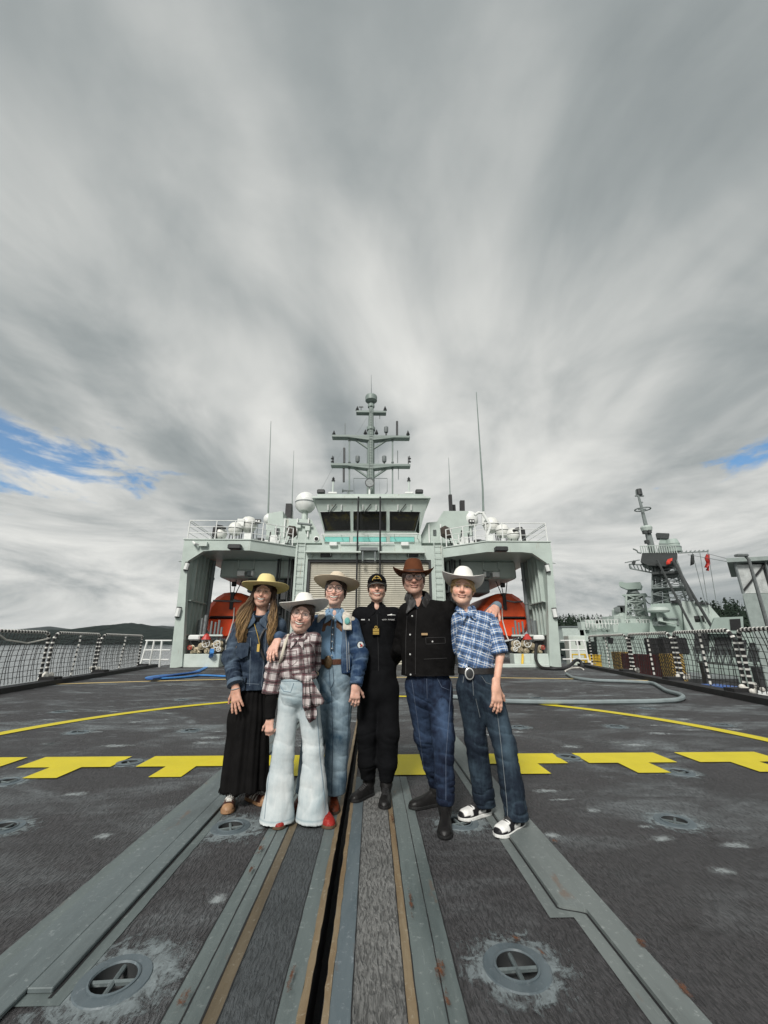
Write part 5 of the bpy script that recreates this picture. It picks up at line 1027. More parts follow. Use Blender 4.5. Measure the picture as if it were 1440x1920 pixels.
MB().lathe([(1.0, 0), (.9, .9), (.5, 1.2)], gq(1162, 1156, 1), 12).build('turret', M_fr2, dr_); MB().box(gq(1153, 1170), gq(1172, 1157, 3)).build('housing', M_fr2, dr_)
# woods on the far shore: one mass of conifers
def woods(name, spots, mat, seed):
    rr = random.Random(seed); v = []; f = []
    for (px, pyb, pyt, Y) in spots:
        b0, t0 = V3(q(px, pyb, Y)), V3(q(px, pyt, Y)); h = t0[2] - b0[2]; wd = h * rr.uniform(.2, .32)
        for k in range(46):
            z = rr.random() ** .8; r = wd * (1 - z) * rr.uniform(.4, 1.1) + .1; a = rr.uniform(0, 6.28); c = V3((b0[0] + r * math.cos(a), Y + r * math.sin(a), b0[2] + h * (.08 + .92 * z)))
            L = h * .13 * (1.25 - z); d = V3((math.cos(a), math.sin(a), -.35)); sd = V3((-math.sin(a), math.cos(a), .2)); i = len(v)
            v += [tuple(c + d * L * .8), tuple(c - d * L * .5 + sd * L * .55), tuple(c - d * L * .5 - sd * L * .55), tuple(c + V3((0, 0, L * .7)))]; f += [(i, i + 1, i + 3), (i, i + 3, i + 2), (i + 1, i + 2, i + 3)]
        i = len(v); w_ = .03 * h; v += [tuple(b0 + V3((-w_, 0, -h * .1))), tuple(b0 + V3((w_, 0, -h * .1))), tuple(t0)]; f += [(i, i + 1, i + 2)]
    mb = MB(); mb.v = v; mb.f = f; o = mb.build(name, mat); return tag(o, 'dark conifer wood on the far shore at right', 'wood', kind='stuff')
rr = random.Random(8); sp = [(rr.uniform(1040, 1170), 1184, rr.uniform(1150, 1163) + (8 if 1075 < 0 else 0), rr.uniform(200, 260)) for _ in range(70)] + [(rr.uniform(1325, 1480), 1184, rr.uniform(1119, 1150), rr.uniform(170, 230)) for _ in range(85)] + [(rr.uniform(1480, 2200), 1184, rr.uniform(1110, 1150), rr.uniform(170, 230)) for _ in range(120)]
woods('far_wood', sp, forest_mat('conifer', (.010, .018, .013), (.03, .045, .03), .4), 4)
for i, (px, py, w_, h_) in enumerate(((1074, 1179, 5, 1.2), (1098, 1177, 3, .8))):
    c = V3(q(px, py, 190)); t = thing('far_building', ['long low pale building on the far shore right of the bay', 'small pale hut on the far shore right of the bay'][i], 'building', (c[0], 190, c[2] - 4), 'buildings on the far shore'); MB().box((c[0] - w_, 190, c[2] - 6), (c[0] + w_, 196, c[2] + h_ * .6)).build('wall', M_fr2, t); MB().box((c[0] - w_ - .5, 189.5, c[2] + h_ * .6 + .01), (c[0] + w_ + .5, 196.5, c[2] + h_)).build('roof', grey, t)

# ------------------------------------------------------------------ people: smooth bodies and clothes from blended volumes
def vnoise(p, sc, seed=0):
    """value noise in -1..1 for an (n, 3) array"""
    q_ = p * sc + seed * 17.31; i = np.floor(q_).astype(np.int64); f = q_ - i; f = f * f * (3 - 2 * f)
    def hsh(a, b, c):
        h = (a * 374761393 + b * 668265263 + c * 2147483647 + seed * 974711) & 0xFFFFFFFF; h = ((h ^ (h >> 13)) * 1274126177) & 0xFFFFFFFF
        return ((h ^ (h >> 16)) & 0xFFFF) / 32767.5 - 1.0
    r = 0
    for dx in (0, 1):
        for dy in (0, 1):
            for dz in (0, 1):
                w_ = (f[:, 0] if dx else 1 - f[:, 0]) * (f[:, 1] if dy else 1 - f[:, 1]) * (f[:, 2] if dz else 1 - f[:, 2])
                r = r + w_ * hsh(i[:, 0] + dx, i[:, 1] + dy, i[:, 2] + dz)
    return r
class SDF:
    def __init__(s): s.p = []; s.cuts = []; s.zones = []
    def cone(s, a, b, ra, rb=None, k=.02, flat=None, fs=1.0, op=1, zone=0):
        a, b = V3(a), V3(b); rb = ra if rb is None else rb; R = max(ra, rb)
        s.p.append((op, 'c', a, b, ra, rb, k, None if flat is None else unit(flat), fs, np.minimum(a, b) - R, np.maximum(a, b) + R, zone)); return s
    def chain(s, pts, rs, k=.02, flat=None, fs=1.0, zone=0, op=1):
        for i in range(len(pts) - 1): s.cone(pts[i], pts[i + 1], rs[i], rs[i + 1], k, flat, fs, op, zone)
        return s
    def ell(s, c, r, k=.02, R=None, op=1, zone=0):
        c, r = V3(c), V3(r); R = np.eye(3) if R is None else R; m = max(r)
        s.p.append((op, 'e', c, r, R, None, k, None, 1.0, c - m, c + m, zone)); return s
    def cut(s, n, pt): s.cuts.append((unit(n), V3(pt))); return s          # keeps the side the normal points away from
    def _d(s, pr, p):
        if pr[1] == 'c':
            _, _, a, b, ra, rb, k, fl, fs, _, _, _ = pr; ba = b - a; L2 = ba @ ba + 1e-12
            t = np.clip(((p - a) @ ba) / L2, 0, 1); v = p - a - t[:, None] * ba
            if fl is not None: v = v + fl * ((v @ fl) * (1 / fs - 1))[:, None]
            return (np.sqrt((v * v).sum(1)) - (ra + (rb - ra) * t)) * (1 if fl is None else .5 + .5 * fs)
        _, _, c, r, R = pr[:5]; v = (p - c) @ R; k0 = np.sqrt(((v / r) ** 2).sum(1)) + 1e-9; k1 = np.sqrt(((v / (r * r)) ** 2).sum(1)) + 1e-9
        return k0 * (k0 - 1) / k1
    def ev(s, p, m=.06):
        d = np.full(len(p), 9.0)
        for pr in s.p:
            lo, hi = pr[9] - m, pr[10] + m; ix = np.nonzero(((p > lo) & (p < hi)).all(1))[0]
            if len(ix) == 0: continue
            e = s._d(pr, p[ix]); c = d[ix]; k = pr[6]
            if pr[0] > 0: h = np.clip(.5 + .5 * (e - c) / k, 0, 1); d[ix] = e + (c - e) * h - k * h * (1 - h) if True else 0
            else: h = np.clip(.5 - .5 * (c + e) / k, 0, 1); d[ix] = c + (-e - c) * h + k * h * (1 - h)
        for n, q_ in s.cuts: d = np.maximum(d, (p - q_) @ n)
        return d
    def zone(s, p):
        best = np.full(len(p), 9.0); z = np.zeros(len(p), int)
        for pr in s.p:
            if pr[0] < 0: continue
            e = s._d(pr, p); ix = e < best; best[ix] = e[ix]; z[ix] = pr[11]
        return z
    def mesh(s, h=.006):
        lo = np.min([pr[9] for pr in s.p if pr[0] > 0], 0) - 3 * h; hi = np.max([pr[10] for pr in s.p if pr[0] > 0], 0) + 3 * h
        C = 4; nc = np.ceil((hi - lo) / (h * C)).astype(int) + 1; n = nc * C
        g = np.stack(np.meshgrid(*[lo[i] + (np.arange(nc[i]) + .5) * h * C for i in range(3)], indexing='ij'), -1).reshape(-1, 3)
        act = (np.abs(s.ev(g, .06 + h * C)) < h * C * 1.9).reshape(nc)
        a2 = act.copy()
        for ax in range(3):
            for sh in (1, -1): a2 |= np.roll(act, sh, ax)
        mask = np.repeat(np.repeat(np.repeat(a2, C, 0), C, 1), C, 2); idx = np.argwhere(mask)
        D = np.full(n, 9.0, np.float32); pts = lo + idx * h
        vals = np.concatenate([s.ev(pts[i:i + 200000]) for i in range(0, len(pts), 200000)]); D[mask] = vals
        S = D < 0
        cell = np.zeros(n - 1, bool); 
        cs = [S[a:n[0] - 1 + a, b:n[1] - 1 + b, c:n[2] - 1 + c] for a in (0, 1) for b in (0, 1) for c in (0, 1)]
        cell = np.logical_or.reduce(cs) & ~np.logical_and.reduce(cs); ci = np.argwhere(cell)
        vid = np.full(n - 1, -1, np.int64); vid[cell] = np.arange(len(ci))
        acc = np.zeros((len(ci), 3)); cnt = np.zeros(len(ci)); off = np.array([(a, b, c) for a in (0, 1) for b in (0, 1) for c in (0, 1)])
        cv = np.stack([D[ci[:, 0] + o[0], ci[:, 1] + o[1], ci[:, 2] + o[2]] for o in off], 1)
        for i in range(8):
            for j in range(i + 1, 8):
                if abs(off[i] - off[j]).sum() != 1: continue
                da, db = cv[:, i], cv[:, j]; m = (da < 0) != (db < 0); t = np.where(m, da / np.where(m, da - db, 1), 0)
                acc += np.where(m[:, None], off[i] + (off[j] - off[i]) * t[:, None], 0); cnt += m
        V = lo + (ci + acc / np.maximum(cnt, 1)[:, None]) * h; F = []
        for ax in range(3):
            sl0 = [slice(0, n[i] - 1) for i in range(3)]; sl1 = list(sl0); sl0[ax] = slice(0, n[ax] - 1); sl1[ax] = slice(1, n[ax])
            A = S[tuple(sl0)]; B = S[tuple(sl1)]; e = np.argwhere(A != B); o1, o2 = [i for i in range(3) if i != ax]
            e = e[(e[:, o1] > 0) & (e[:, o2] > 0)]; ins = A[tuple(e.T)]
            def gv(d1, d2): k = e.copy(); k[:, o1] -= d1; k[:, o2] -= d2; return vid[tuple(k.T)]
            Q = np.stack([gv(0, 0), gv(1, 0), gv(1, 1), gv(0, 1)], 1); flip = ins if ax != 1 else ~ins
            Q[flip] = Q[flip][:, ::-1]; F.append(Q[(Q >= 0).all(1)])
        return V, np.concatenate(F)
def vnormals(V, F):
    n = np.cross(V[F[:, 2]] - V[F[:, 0]], V[F[:, 3]] - V[F[:, 1]]); N_ = np.zeros_like(V)
    for i in range(4): np.add.at(N_, F[:, i], n)
    return N_ / (np.linalg.norm(N_, axis=1, keepdims=True) + 1e-12)
def raw_mesh(name, V, F, mat, parent, attrs=None, smooth=True):
    me = bpy.data.meshes.new(name); me.vertices.add(len(V)); me.vertices.foreach_set('co', V.astype(np.float32).ravel())
    me.loops.add(F.size); me.loops.foreach_set('vertex_index', F.astype(np.int32).ravel()); me.polygons.add(len(F))
    me.polygons.foreach_set('loop_start', np.arange(0, F.size, F.shape[1], dtype=np.int32)); me.polygons.foreach_set('loop_total', np.full(len(F), F.shape[1], np.int32))
    for k, (ty, dat) in (attrs or {}).items():
        a = me.attributes.new(k, ty, 'POINT'); a.data.foreach_set('vector' if ty == 'FLOAT_VECTOR' else ('color' if ty == 'FLOAT_COLOR' else 'value'), np.ascontiguousarray(dat, np.float32).ravel())
    me.update(calc_edges=True); me.validate()
    return link_mesh(name, me, mat, parent, smooth)
def rgba(c): return np.concatenate([c, np.ones((len(c), 1))], 1)
def smoothstep(a, b, x): t = np.clip((x - a) / (b - a), 0, 1); return t * t * (3 - 2 * t)

def cloth(name, S, mat, parent, h=.006, folds=(), lump=.003, lsc=9.0, seed=1, zones=None, fade=None, extra=None, fuzz=0.0):
    """mesh a garment, add folds, store cloth coordinates and fading"""
    V, F = S.mesh(h); Nn = vnormals(V, F); d = lump * vnoise(V, lsc, seed) + lump * .5 * vnoise(V, lsc * 2.3, seed + 1)
    wob = vnoise(V, 7.0, seed + 2); wob2 = vnoise(V, 15.0, seed + 3)
    for fi, (c, ax, r, lam, A) in enumerate(folds):
        c, ax = V3(c), unit(ax); v = V - c; s_ = v @ ax; w_ = np.exp(-(v * v).sum(1) / (r * r * 1.4))
        q_ = (v + .012 * np.stack([wob, wob2, wob], 1)) / (lam * 2.6) + ax * (s_ / lam * (1 - 1 / 2.6))[:, None]      # creases: noise squeezed across the fold direction
        n1 = vnoise(q_, 1.0, seed * 3 + fi); n2 = vnoise(q_, 2.1, seed * 5 + fi + 40)
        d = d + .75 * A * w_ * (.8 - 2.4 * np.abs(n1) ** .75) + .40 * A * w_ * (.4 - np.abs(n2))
    if extra is not None: d = d + extra(V)
    V2 = V + Nn * d[:, None]; z = S.zone(V); gc = np.zeros((len(V), 3))
    for k, (o, U, W_) in enumerate(zones or [(V3((0, 0, 0)), V3((1, 0, 0)), V3((0, 0, 1)))]):
        ix = z == k; gc[ix, 0] = (V[ix] - o) @ unit(U); gc[ix, 1] = (V[ix] - o) @ unit(W_); gc[ix, 2] = k
    at = {'gc': ('FLOAT_VECTOR', gc)}
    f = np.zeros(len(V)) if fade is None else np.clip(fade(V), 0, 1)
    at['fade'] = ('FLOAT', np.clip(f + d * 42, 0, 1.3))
    return raw_mesh(name, V2, F, mat, parent, at)
def blob(name, S, mat, parent, h=.004, col=None):
    V, F = S.mesh(h); at = {'col': ('FLOAT_COLOR', rgba(col(V)))} if col else None
    return raw_mesh(name, V, F, mat, parent, at)

# ---- cloth and skin materials
def attr(g, n): a = g.new('ShaderNodeAttribute'); a.attribute_name = n; return a
def vcol_mat(name, rough=.55, spec=.4, sss=0.0, bump=0.0, bsc=90):
    m, g, b = material(name); P = g.new('ShaderNodeNewGeometry').outputs['Position']; a = attr(g, 'col').outputs['Color']; n = g.noise(P, 70, 4, .6)
    g.put(b.inputs['Base Color'], g.mix(g.mrange(n, .3, .7, 0, .22), a, g.mix(1.0, a, (.7, .62, .58), 'MULTIPLY'))); b.inputs['Roughness'].default_value = rough; b.inputs['Specular IOR Level'].default_value = spec
    if sss: b.inputs['Subsurface Weight'].default_value = sss; b.inputs['Subsurface Radius'].default_value = (.012, .005, .003); b.inputs['Subsurface Scale'].default_value = .5
    if bump: g.put(b.inputs['Normal'], g.bump(g.noise(P, bsc, 3), bump, .004))
    return m
M_skin = vcol_mat('skin', .5, .35, .12); M_vcol = vcol_mat('leather and rubber', .45, .22, 0, .1); M_hair = vcol_mat('hair', .45, .4, 0, .25, 260)
def denim(name, dark_, light_, contrast=1.0):
    m, g, b = material(name); P = g.new('ShaderNodeNewGeometry').outputs['Position']; f = attr(g, 'fade').outputs['Fac']
    n = g.noise(P, 26, 5, .65); tw = g.noise(g.mapping(P, (500, 500, 160)), 1.0, 2, .6); st = g.noise(g.mapping(P, (60, 60, 8)), 1.0, 4, .6)
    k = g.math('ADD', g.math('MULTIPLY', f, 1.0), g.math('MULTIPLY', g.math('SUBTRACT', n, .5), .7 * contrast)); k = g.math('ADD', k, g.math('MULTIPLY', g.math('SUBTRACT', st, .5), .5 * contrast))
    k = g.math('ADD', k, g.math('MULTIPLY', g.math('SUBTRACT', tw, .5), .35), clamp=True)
    g.put(b.inputs['Base Color'], g.mix(k, dark_, light_)); b.inputs['Roughness'].default_value = .85; b.inputs['Specular IOR Level'].default_value = .2
    g.put(b.inputs['Normal'], g.bump(g.math('ADD', tw, n), .25, .003)); return m
def fabric(name, col, var=.15, rough=.9, sheen=.0):
    m, g, b = material(name); P = g.new('ShaderNodeNewGeometry').outputs['Position']; n = g.noise(P, 14, 5, .6); tw = g.noise(P, 420, 2, .6)
    g.put(b.inputs['Base Color'], g.mix(g.mrange(n, .3, .7), tuple(c * (1 - var) for c in col), tuple(min(1, c * (1 + var)) for c in col))); b.inputs['Roughness'].default_value = rough; b.inputs['Specular IOR Level'].default_value = .10
    b.inputs['Sheen Weight'].default_value = sheen; g.put(b.inputs['Normal'], g.bump(g.math('ADD', n, tw), .2, .003)); return m
def plaid(name, base, bands, size):
    """bands: (centre, half-width, colour, strength) in one repeat, woven both ways"""
    m, g, b = material(name); a = attr(g, 'gc').outputs['Vector']; x_, y_, _ = g.sep(a); P = g.new('ShaderNodeNewGeometry').outputs['Position']
    w1 = g.noise(P, 9, 2)
    c = g.mix(0.0, base, base)
    for ax, co in enumerate((x_, y_)):
        t = g.math('FRACT', g.math('DIVIDE', g.math('ADD', co, g.math('MULTIPLY', w1, .012)), size))
        for (ce, hw_, col, st) in bands:
            d = g.math('ABSOLUTE', g.math('SUBTRACT', t, ce)); k = g.math('MULTIPLY', g.math('LESS_THAN', d, hw_), st); c = g.mix(k, c, col)
    tw = g.noise(P, 420, 2, .6); n = g.noise(P, 22, 4, .6); c = g.mix(g.mrange(n, .4, .75, 0, .18), c, tuple(k * .7 for k in base))
    g.put(b.inputs['Base Color'], c); b.inputs['Roughness'].default_value = .88; b.inputs['Specular IOR Level'].default_value = .2; g.put(b.inputs['Normal'], g.bump(g.math('ADD', tw, n), .2, .003)); return m
M_lens, g_, b_ = material('spectacle lens'); _o = g_.n['Material Output']; _t = g_.new('ShaderNodeBsdfTransparent'); _g = g_.new('ShaderNodeBsdfGlossy'); _g.inputs['Roughness'].default_value = .03; _x = g_.new('ShaderNodeMixShader'); _x.inputs[0].default_value = .07
g_.l.new(_t.outputs[0], _x.inputs[1]); g_.l.new(_g.outputs[0], _x.inputs[2]); g_.l.new(_x.outputs[0], _o.inputs[0])
def eye_mat(name, iris):
    m, g, b = material(name); a = attr(g, 'col').outputs['Color']; g.put(b.inputs['Base Color'], a); b.inputs['Roughness'].default_value = .12; return m
M_eye = eye_mat('eye', None)
M_teeth = paint('teeth', (.66, .62, .54), .3, var=.03)
M_ltan = fabric('tan felt', (.62, .53, .41), .06); M_lyel = fabric('yellow straw felt', (.74, .62, .30), .06); M_lwht = fabric('white straw', (.80, .78, .73), .04); M_lwh2 = fabric('cream white felt', (.78, .765, .72), .05); M_lbrn = fabric('brown felt', (.115, .042, .02), .15)
M_blk = fabric('black cloth', (.0075, .007, .007), .25); M_navy = fabric('black navy uniform', (.0062, .0065, .0075), .25); M_vest = fabric('black waxed canvas', (.0065, .006, .006), .3, .85); M_lea = paint('dark leather', (.018, .017, .017), .58, var=.3, scale=40, bump=.2)
M_gold = paint('gold braid', (.62, .42, .10), .45, .3, var=.1); M_silver = paint('silver badge', (.62, .62, .60), .35, .4, var=.1)
D1 = denim('dark jacket denim', (.009, .017, .034), (.12, .165, .22)); D3 = denim('jacket denim blue', (.014, .034, .080), (.15, .22, .31)); DJ2 = denim('pale bleached denim', (.30, .38, .41), (.62, .655, .655), .9); DJ3 = denim('mid blue denim', (.035, .070, .105), (.27, .35, .40)); DJ5 = denim('indigo denim', (.006, .010, .024), (.050, .085, .155)); DJ6 = denim('dark denim', (.010, .016, .027), (.07, .11, .145)); DS3 = denim('chambray', (.135, .235, .36), (.24, .36, .48), .45)
M_pl2 = plaid('maroon and black plaid', (.66, .62, .60), [(.18, .17, (.36, .28, .28), .25), (.62, .20, (.075, .018, .026), .80), (.62, .07, (.018, .014, .016), .75), (.90, .035, (.03, .02, .022), .8)], .078)
M_pl6 = plaid('blue and white plaid', (.135, .235, .43), [(.30, .22, (.075, .135, .27), .55), (.80, .05, (.66, .69, .71), .85), (.06, .03, (.02, .025, .04), .85), (.165, .03, (.02, .025, .04), .85), (.52, .04, (.66, .69, .72), .8)], .066)

def rotm(yaw=0, pitch=0, roll=0):
    """head frame: columns right, back, up; yaw + turns the face to picture right, pitch + lifts the chin, roll + tips the crown to picture right"""
    cy, sy, cp, sp, cr, sr = math.cos(yaw), math.sin(yaw), math.cos(pitch), math.sin(pitch), math.cos(roll), math.sin(roll)
    Rz = np.array([[cy, -sy, 0], [sy, cy, 0], [0, 0, 1]]); Rx = np.array([[1, 0, 0], [0, cp, sp], [0, -sp, cp]]); Ry = np.array([[cr, 0, sr], [0, 1, 0], [-sr, 0, cr]])
    return Ry @ Rz @ Rx
def add_hand(S, w_, d, n, thumb, curl=(.3, .4, .3), spread=.06, sc=1.0, k=.007, tuck=0.0):
    """palm, four unequal jointed fingers and a thumb on the side; d along the fingers, n out of the back of the hand, thumb = +1/-1 side"""
    w_, d = V3(w_), unit(d); n = V3(n); n = unit(n - d * (n @ d)); s_ = np.cross(d, n) * thumb
    S.cone(w_ - d * .03 * sc, w_ + d * .02 * sc, .026 * sc, .030 * sc, .015, n, .75)
    for o in (-.021, 0, .021): S.cone(w_ + d * .015 * sc + s_ * o * .7 * sc, w_ + d * .082 * sc + s_ * o * sc, .017 * sc, .0165 * sc, .012, n, .8)
    for o, L, sp, bs in ((.031, .072, 1, .084), (.011, .080, .35, .089), (-.010, .074, -.35, .086), (-.029, .058, -1, .077)):
        p = w_ + d * bs * sc + s_ * o * sc; a = 0.0; dd0 = unit(d + s_ * spread * sp); r = .0088 * sc
        for i, (fr, c) in enumerate(zip((.46, .30, .24), curl)):
            a += c * (1 + .12 * (-o / .03)); dd = dd0 * math.cos(a) - n * math.sin(a); q_ = p + dd * L * fr * sc; S.cone(p, q_, r, r * .93, k); p = q_; r *= .93
    p = w_ + d * .028 * sc + s_ * .028 * sc - n * .006 * sc; dd = unit(d * .62 + s_ * (.72 - tuck) - n * .30); q_ = p + dd * .046 * sc; S.cone(p, q_, .0135 * sc, .0105 * sc, .012)
    S.cone(q_, q_ + unit(dd + d * .5 - n * .25) * .032 * sc, .0102 * sc, .0085 * sc, k); return s_

def head_prims(S, hc, H, sc=1.0, smile=.5, jaw=1.0, open_=0.0, nose=1.0, cheek=1.0):
    P = lambda x, y, z: hc + H @ (V3((x, y, z)) * sc); r_ = lambda *a: V3(a) * sc
    S.ell(P(0, .014, .030), r_(.0790, .096, .088), .02, H); S.ell(P(0, -.022, -.038), r_(.0640, .068, .080), .03, H)
    for s in (-1, 1):
        S.cone(P(s * .047 * jaw, .000, -.055), P(s * .014, -.062, -.100), .024 * sc, .019 * sc, .028); S.cone(P(s * .043, -.054, -.020), P(s * .040, -.060, -.030), .024 * sc * cheek, None, .022)
        S.cone(P(s * .034, -.070, -.038 + .004 * smile), P(s * .040, -.064, -.046), .0155 * sc * cheek, None, .014); S.cone(P(s * .012, -.088, .024), P(s * .046, -.070, .024), .0085 * sc, .008 * sc, .016)
        S.ell(P(s * .077, .012, -.004), r_(.010, .019, .032), .008, H @ rotm(s * -.35))
    S.ell(P(0, -.074, -.099), r_(.019, .017, .017), .02, H)
    S.cone(P(0, -.087, .014), P(0, -.108 - .004 * (nose - 1), -.030), .0075 * sc, .0125 * sc * nose, .012)
    for s in (-1, 1): S.cone(P(s * .0115, -.098, -.034), P(s * .012, -.092, -.036), .0085 * sc, None, .008)
    mz = lambda x: -.064 + .013 * smile * (x / .034) ** 2                 # the line of the mouth, corners lifted by the smile
    wd_ = .026 + .008 * min(1, open_ * 2); xs = [wd_ * f for f in (-1, -.5, 0, .5, 1)]
    S.chain([P(x, -.095 + 9 * x * x, mz(x) + .0065 + .004 * open_) for x in xs], V3([.005, .0066, .007, .0066, .005]) * sc * (.62 + .38 * min(1, open_ * 2)), .008)
    S.chain([P(x * .85, -.092 + 9 * x * x, mz(x) - .0085 - .011 * open_ * (1 - (x / wd_) ** 2)) for x in xs], V3([.005, .0075, .008, .0075, .005]) * sc * (.62 + .38 * min(1, open_ * 2)), .008)
    for s in (-1, 1): S.ell(P(s * .032, -.100, .004), r_(.0185, .016, .0105), .010, H, -1)
    if open_ > 0: S.chain([P(x, -.107 + 10.5 * x * x, mz(x) - .001 - .003 * open_) for x in xs], V3([.006, .0125, .0135, .0125, .006]) * sc, .003, H @ V3((0, 0, 1)), .46 + .40 * open_, op=-1)
def face_colors(V, hc, H, sc, skin, lip, brow, blush=.35, stubble=0.0, smile=.5, open_=0.0, brow_th=1.0):
    c = np.tile(V3(skin), (len(V), 1)); v = ((V - hc) @ H) / sc; x_, y_, z_ = v.T; near = (y_ < -.02) & (np.abs(z_) < .16)
    def mix(m, col): c[:] = c * (1 - m[:, None]) + V3(col) * m[:, None]
    front = smoothstep(-.03, -.06, y_) * near; red = V3(skin) * V3((1.12, .70, .64)); ax = np.abs(x_)
    mix(front * blush * np.exp(-(((ax - .040) / .020) ** 2 + ((z_ + .032) / .018) ** 2)), red); mix(front * blush * .9 * np.exp(-((x_ / .014) ** 2 + ((z_ + .030) / .013) ** 2)), red)
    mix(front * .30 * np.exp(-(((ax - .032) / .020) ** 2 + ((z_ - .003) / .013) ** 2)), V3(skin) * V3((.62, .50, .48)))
    if stubble: mix(front * stubble * smoothstep(-.034, -.055, z_) * smoothstep(-.16, -.13, z_) * (1 - .6 * np.exp(-((ax / .028) ** 2 + ((z_ + .068) / .010) ** 2))), V3(skin) * .36 + V3((.02, .016, .014)))
    wd_ = .026 + .008 * min(1, open_ * 2); ml = -.064 + .013 * smile * (x_ / .034) ** 2; wl = smoothstep(wd_ + .006, wd_, ax)
    mix(front * wl * np.exp(-((z_ - (ml + .0065 + .004 * open_)) / .0040) ** 2) * .62, lip); mix(front * wl * np.exp(-((z_ - (ml - .0085 - .011 * open_ * np.clip(1 - (x_ / wd_) ** 2, 0, 1))) / .0048) ** 2) * .62, lip)
    mix(front * smoothstep(wd_ + .002, wd_ - .003, ax) * np.exp(-((z_ - (ml - .001 - .003 * open_)) / (.0022 + .0065 * open_)) ** 2) * .9, (.12, .03, .028))
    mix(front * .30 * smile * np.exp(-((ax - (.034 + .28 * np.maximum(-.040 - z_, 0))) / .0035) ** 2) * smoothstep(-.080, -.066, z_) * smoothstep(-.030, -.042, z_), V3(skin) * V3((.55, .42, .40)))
    mix(front * smoothstep(.012, .017, ax) * smoothstep(.053, .046, ax) * np.exp(-((z_ - (.027 - .10 * np.maximum(ax - .036, 0))) / (.0042 * brow_th)) ** 2) * .82, brow)
    mix(front * smoothstep(.049, .044, ax) * smoothstep(.014, .019, ax) * np.exp(-((z_ - (.0115 - 8 * (ax - .032) ** 2)) / .0022) ** 2) * .85, (.03, .02, .018))
    return c
def add_eyes(root, hc, H, sc, iris, squint=.6):
    for s in (-1, 1):
        c = hc + H @ (V3((s * .032, -.0785, .0035)) * sc); V, F = [], []; n, m = 14, 10
        mb = MB().sphere((0, 0, 0), 1.0, n, m); A = np.array(mb.v) * V3((.0150, .0105, .0125 * squint)) * sc; fx = A[:, 0] / sc; fz = A[:, 2] / sc; r2 = np.sqrt(fx ** 2 + fz ** 2)
        col = np.where((r2 < .0028)[:, None], (.008, .008, .008), np.where((r2 < .0066)[:, None], iris, (.50, .46, .43))); mb.v = [tuple(c + H @ p) for p in A]
        o = mb.build('eye', M_eye, root, True); a = o.data.attributes.new('col', 'FLOAT_COLOR', 'POINT'); a.data.foreach_set('color', rgba(col)[:len(o.data.vertices)].astype(np.float32).ravel())
def add_teeth(root, hc, H, sc, smile, open_):
    mb = MB(); rows = []
    for dz in (.0060 + .001 * open_, .0, -.0055 * open_ - .0015): rows.append([hc + H @ (V3((t * .0315, -.0975 + 10 * (t * .0315) ** 2, -.064 + .013 * smile * (t * .0315 / .034) ** 2 + dz * (1 - .5 * t * t))) * sc) for t in np.linspace(-1, 1, 13)])
    mb.grid(rows[::-1]); mb.build('teeth', M_teeth, root, True)
def add_glasses(root, hc, H, sc, r, col, th, drop=0.0):
    g = empty('glasses', hc); g.parent = root; g.matrix_basis = Matrix.Translation(Vector(hc) - root.location); mt = paint(f'frame {col}', col, .3, var=.05)
    P = lambda x, y, z: hc + H @ (V3((x, y, z)) * sc)
    for s in (-1, 1):
        ring = [P(s * .033 + r * math.cos(a), -.105 + .10 * abs(s * .033 + r * math.cos(a)) ** 1.3, .000 - drop + r * .93 * math.sin(a)) for a in np.linspace(0, 2 * math.pi, 22, endpoint=False)]
        MB().tube(ring, th, 6, closed=True).build('rim', mt, g, True); c = sum(ring) / len(ring); MB().add([c] + ring, [(0, i + 1, (i + 1) % 22 + 1) for i in range(22)]).build('lens', M_lens, g)
        MB().tube([P(s * (.033 + r), -.098, .006 - drop), P(s * .079, -.03, .010 - drop), P(s * .080, .012, .004 - drop)], th * .9, 5).build('temple', mt, g, True)
    MB().tube([P(-.033 + r, -.104, .004 - drop), P(0, -.110, .008 - drop), P(.033 - r, -.104, .004 - drop)], th, 5).build('bridge', mt, g, True)

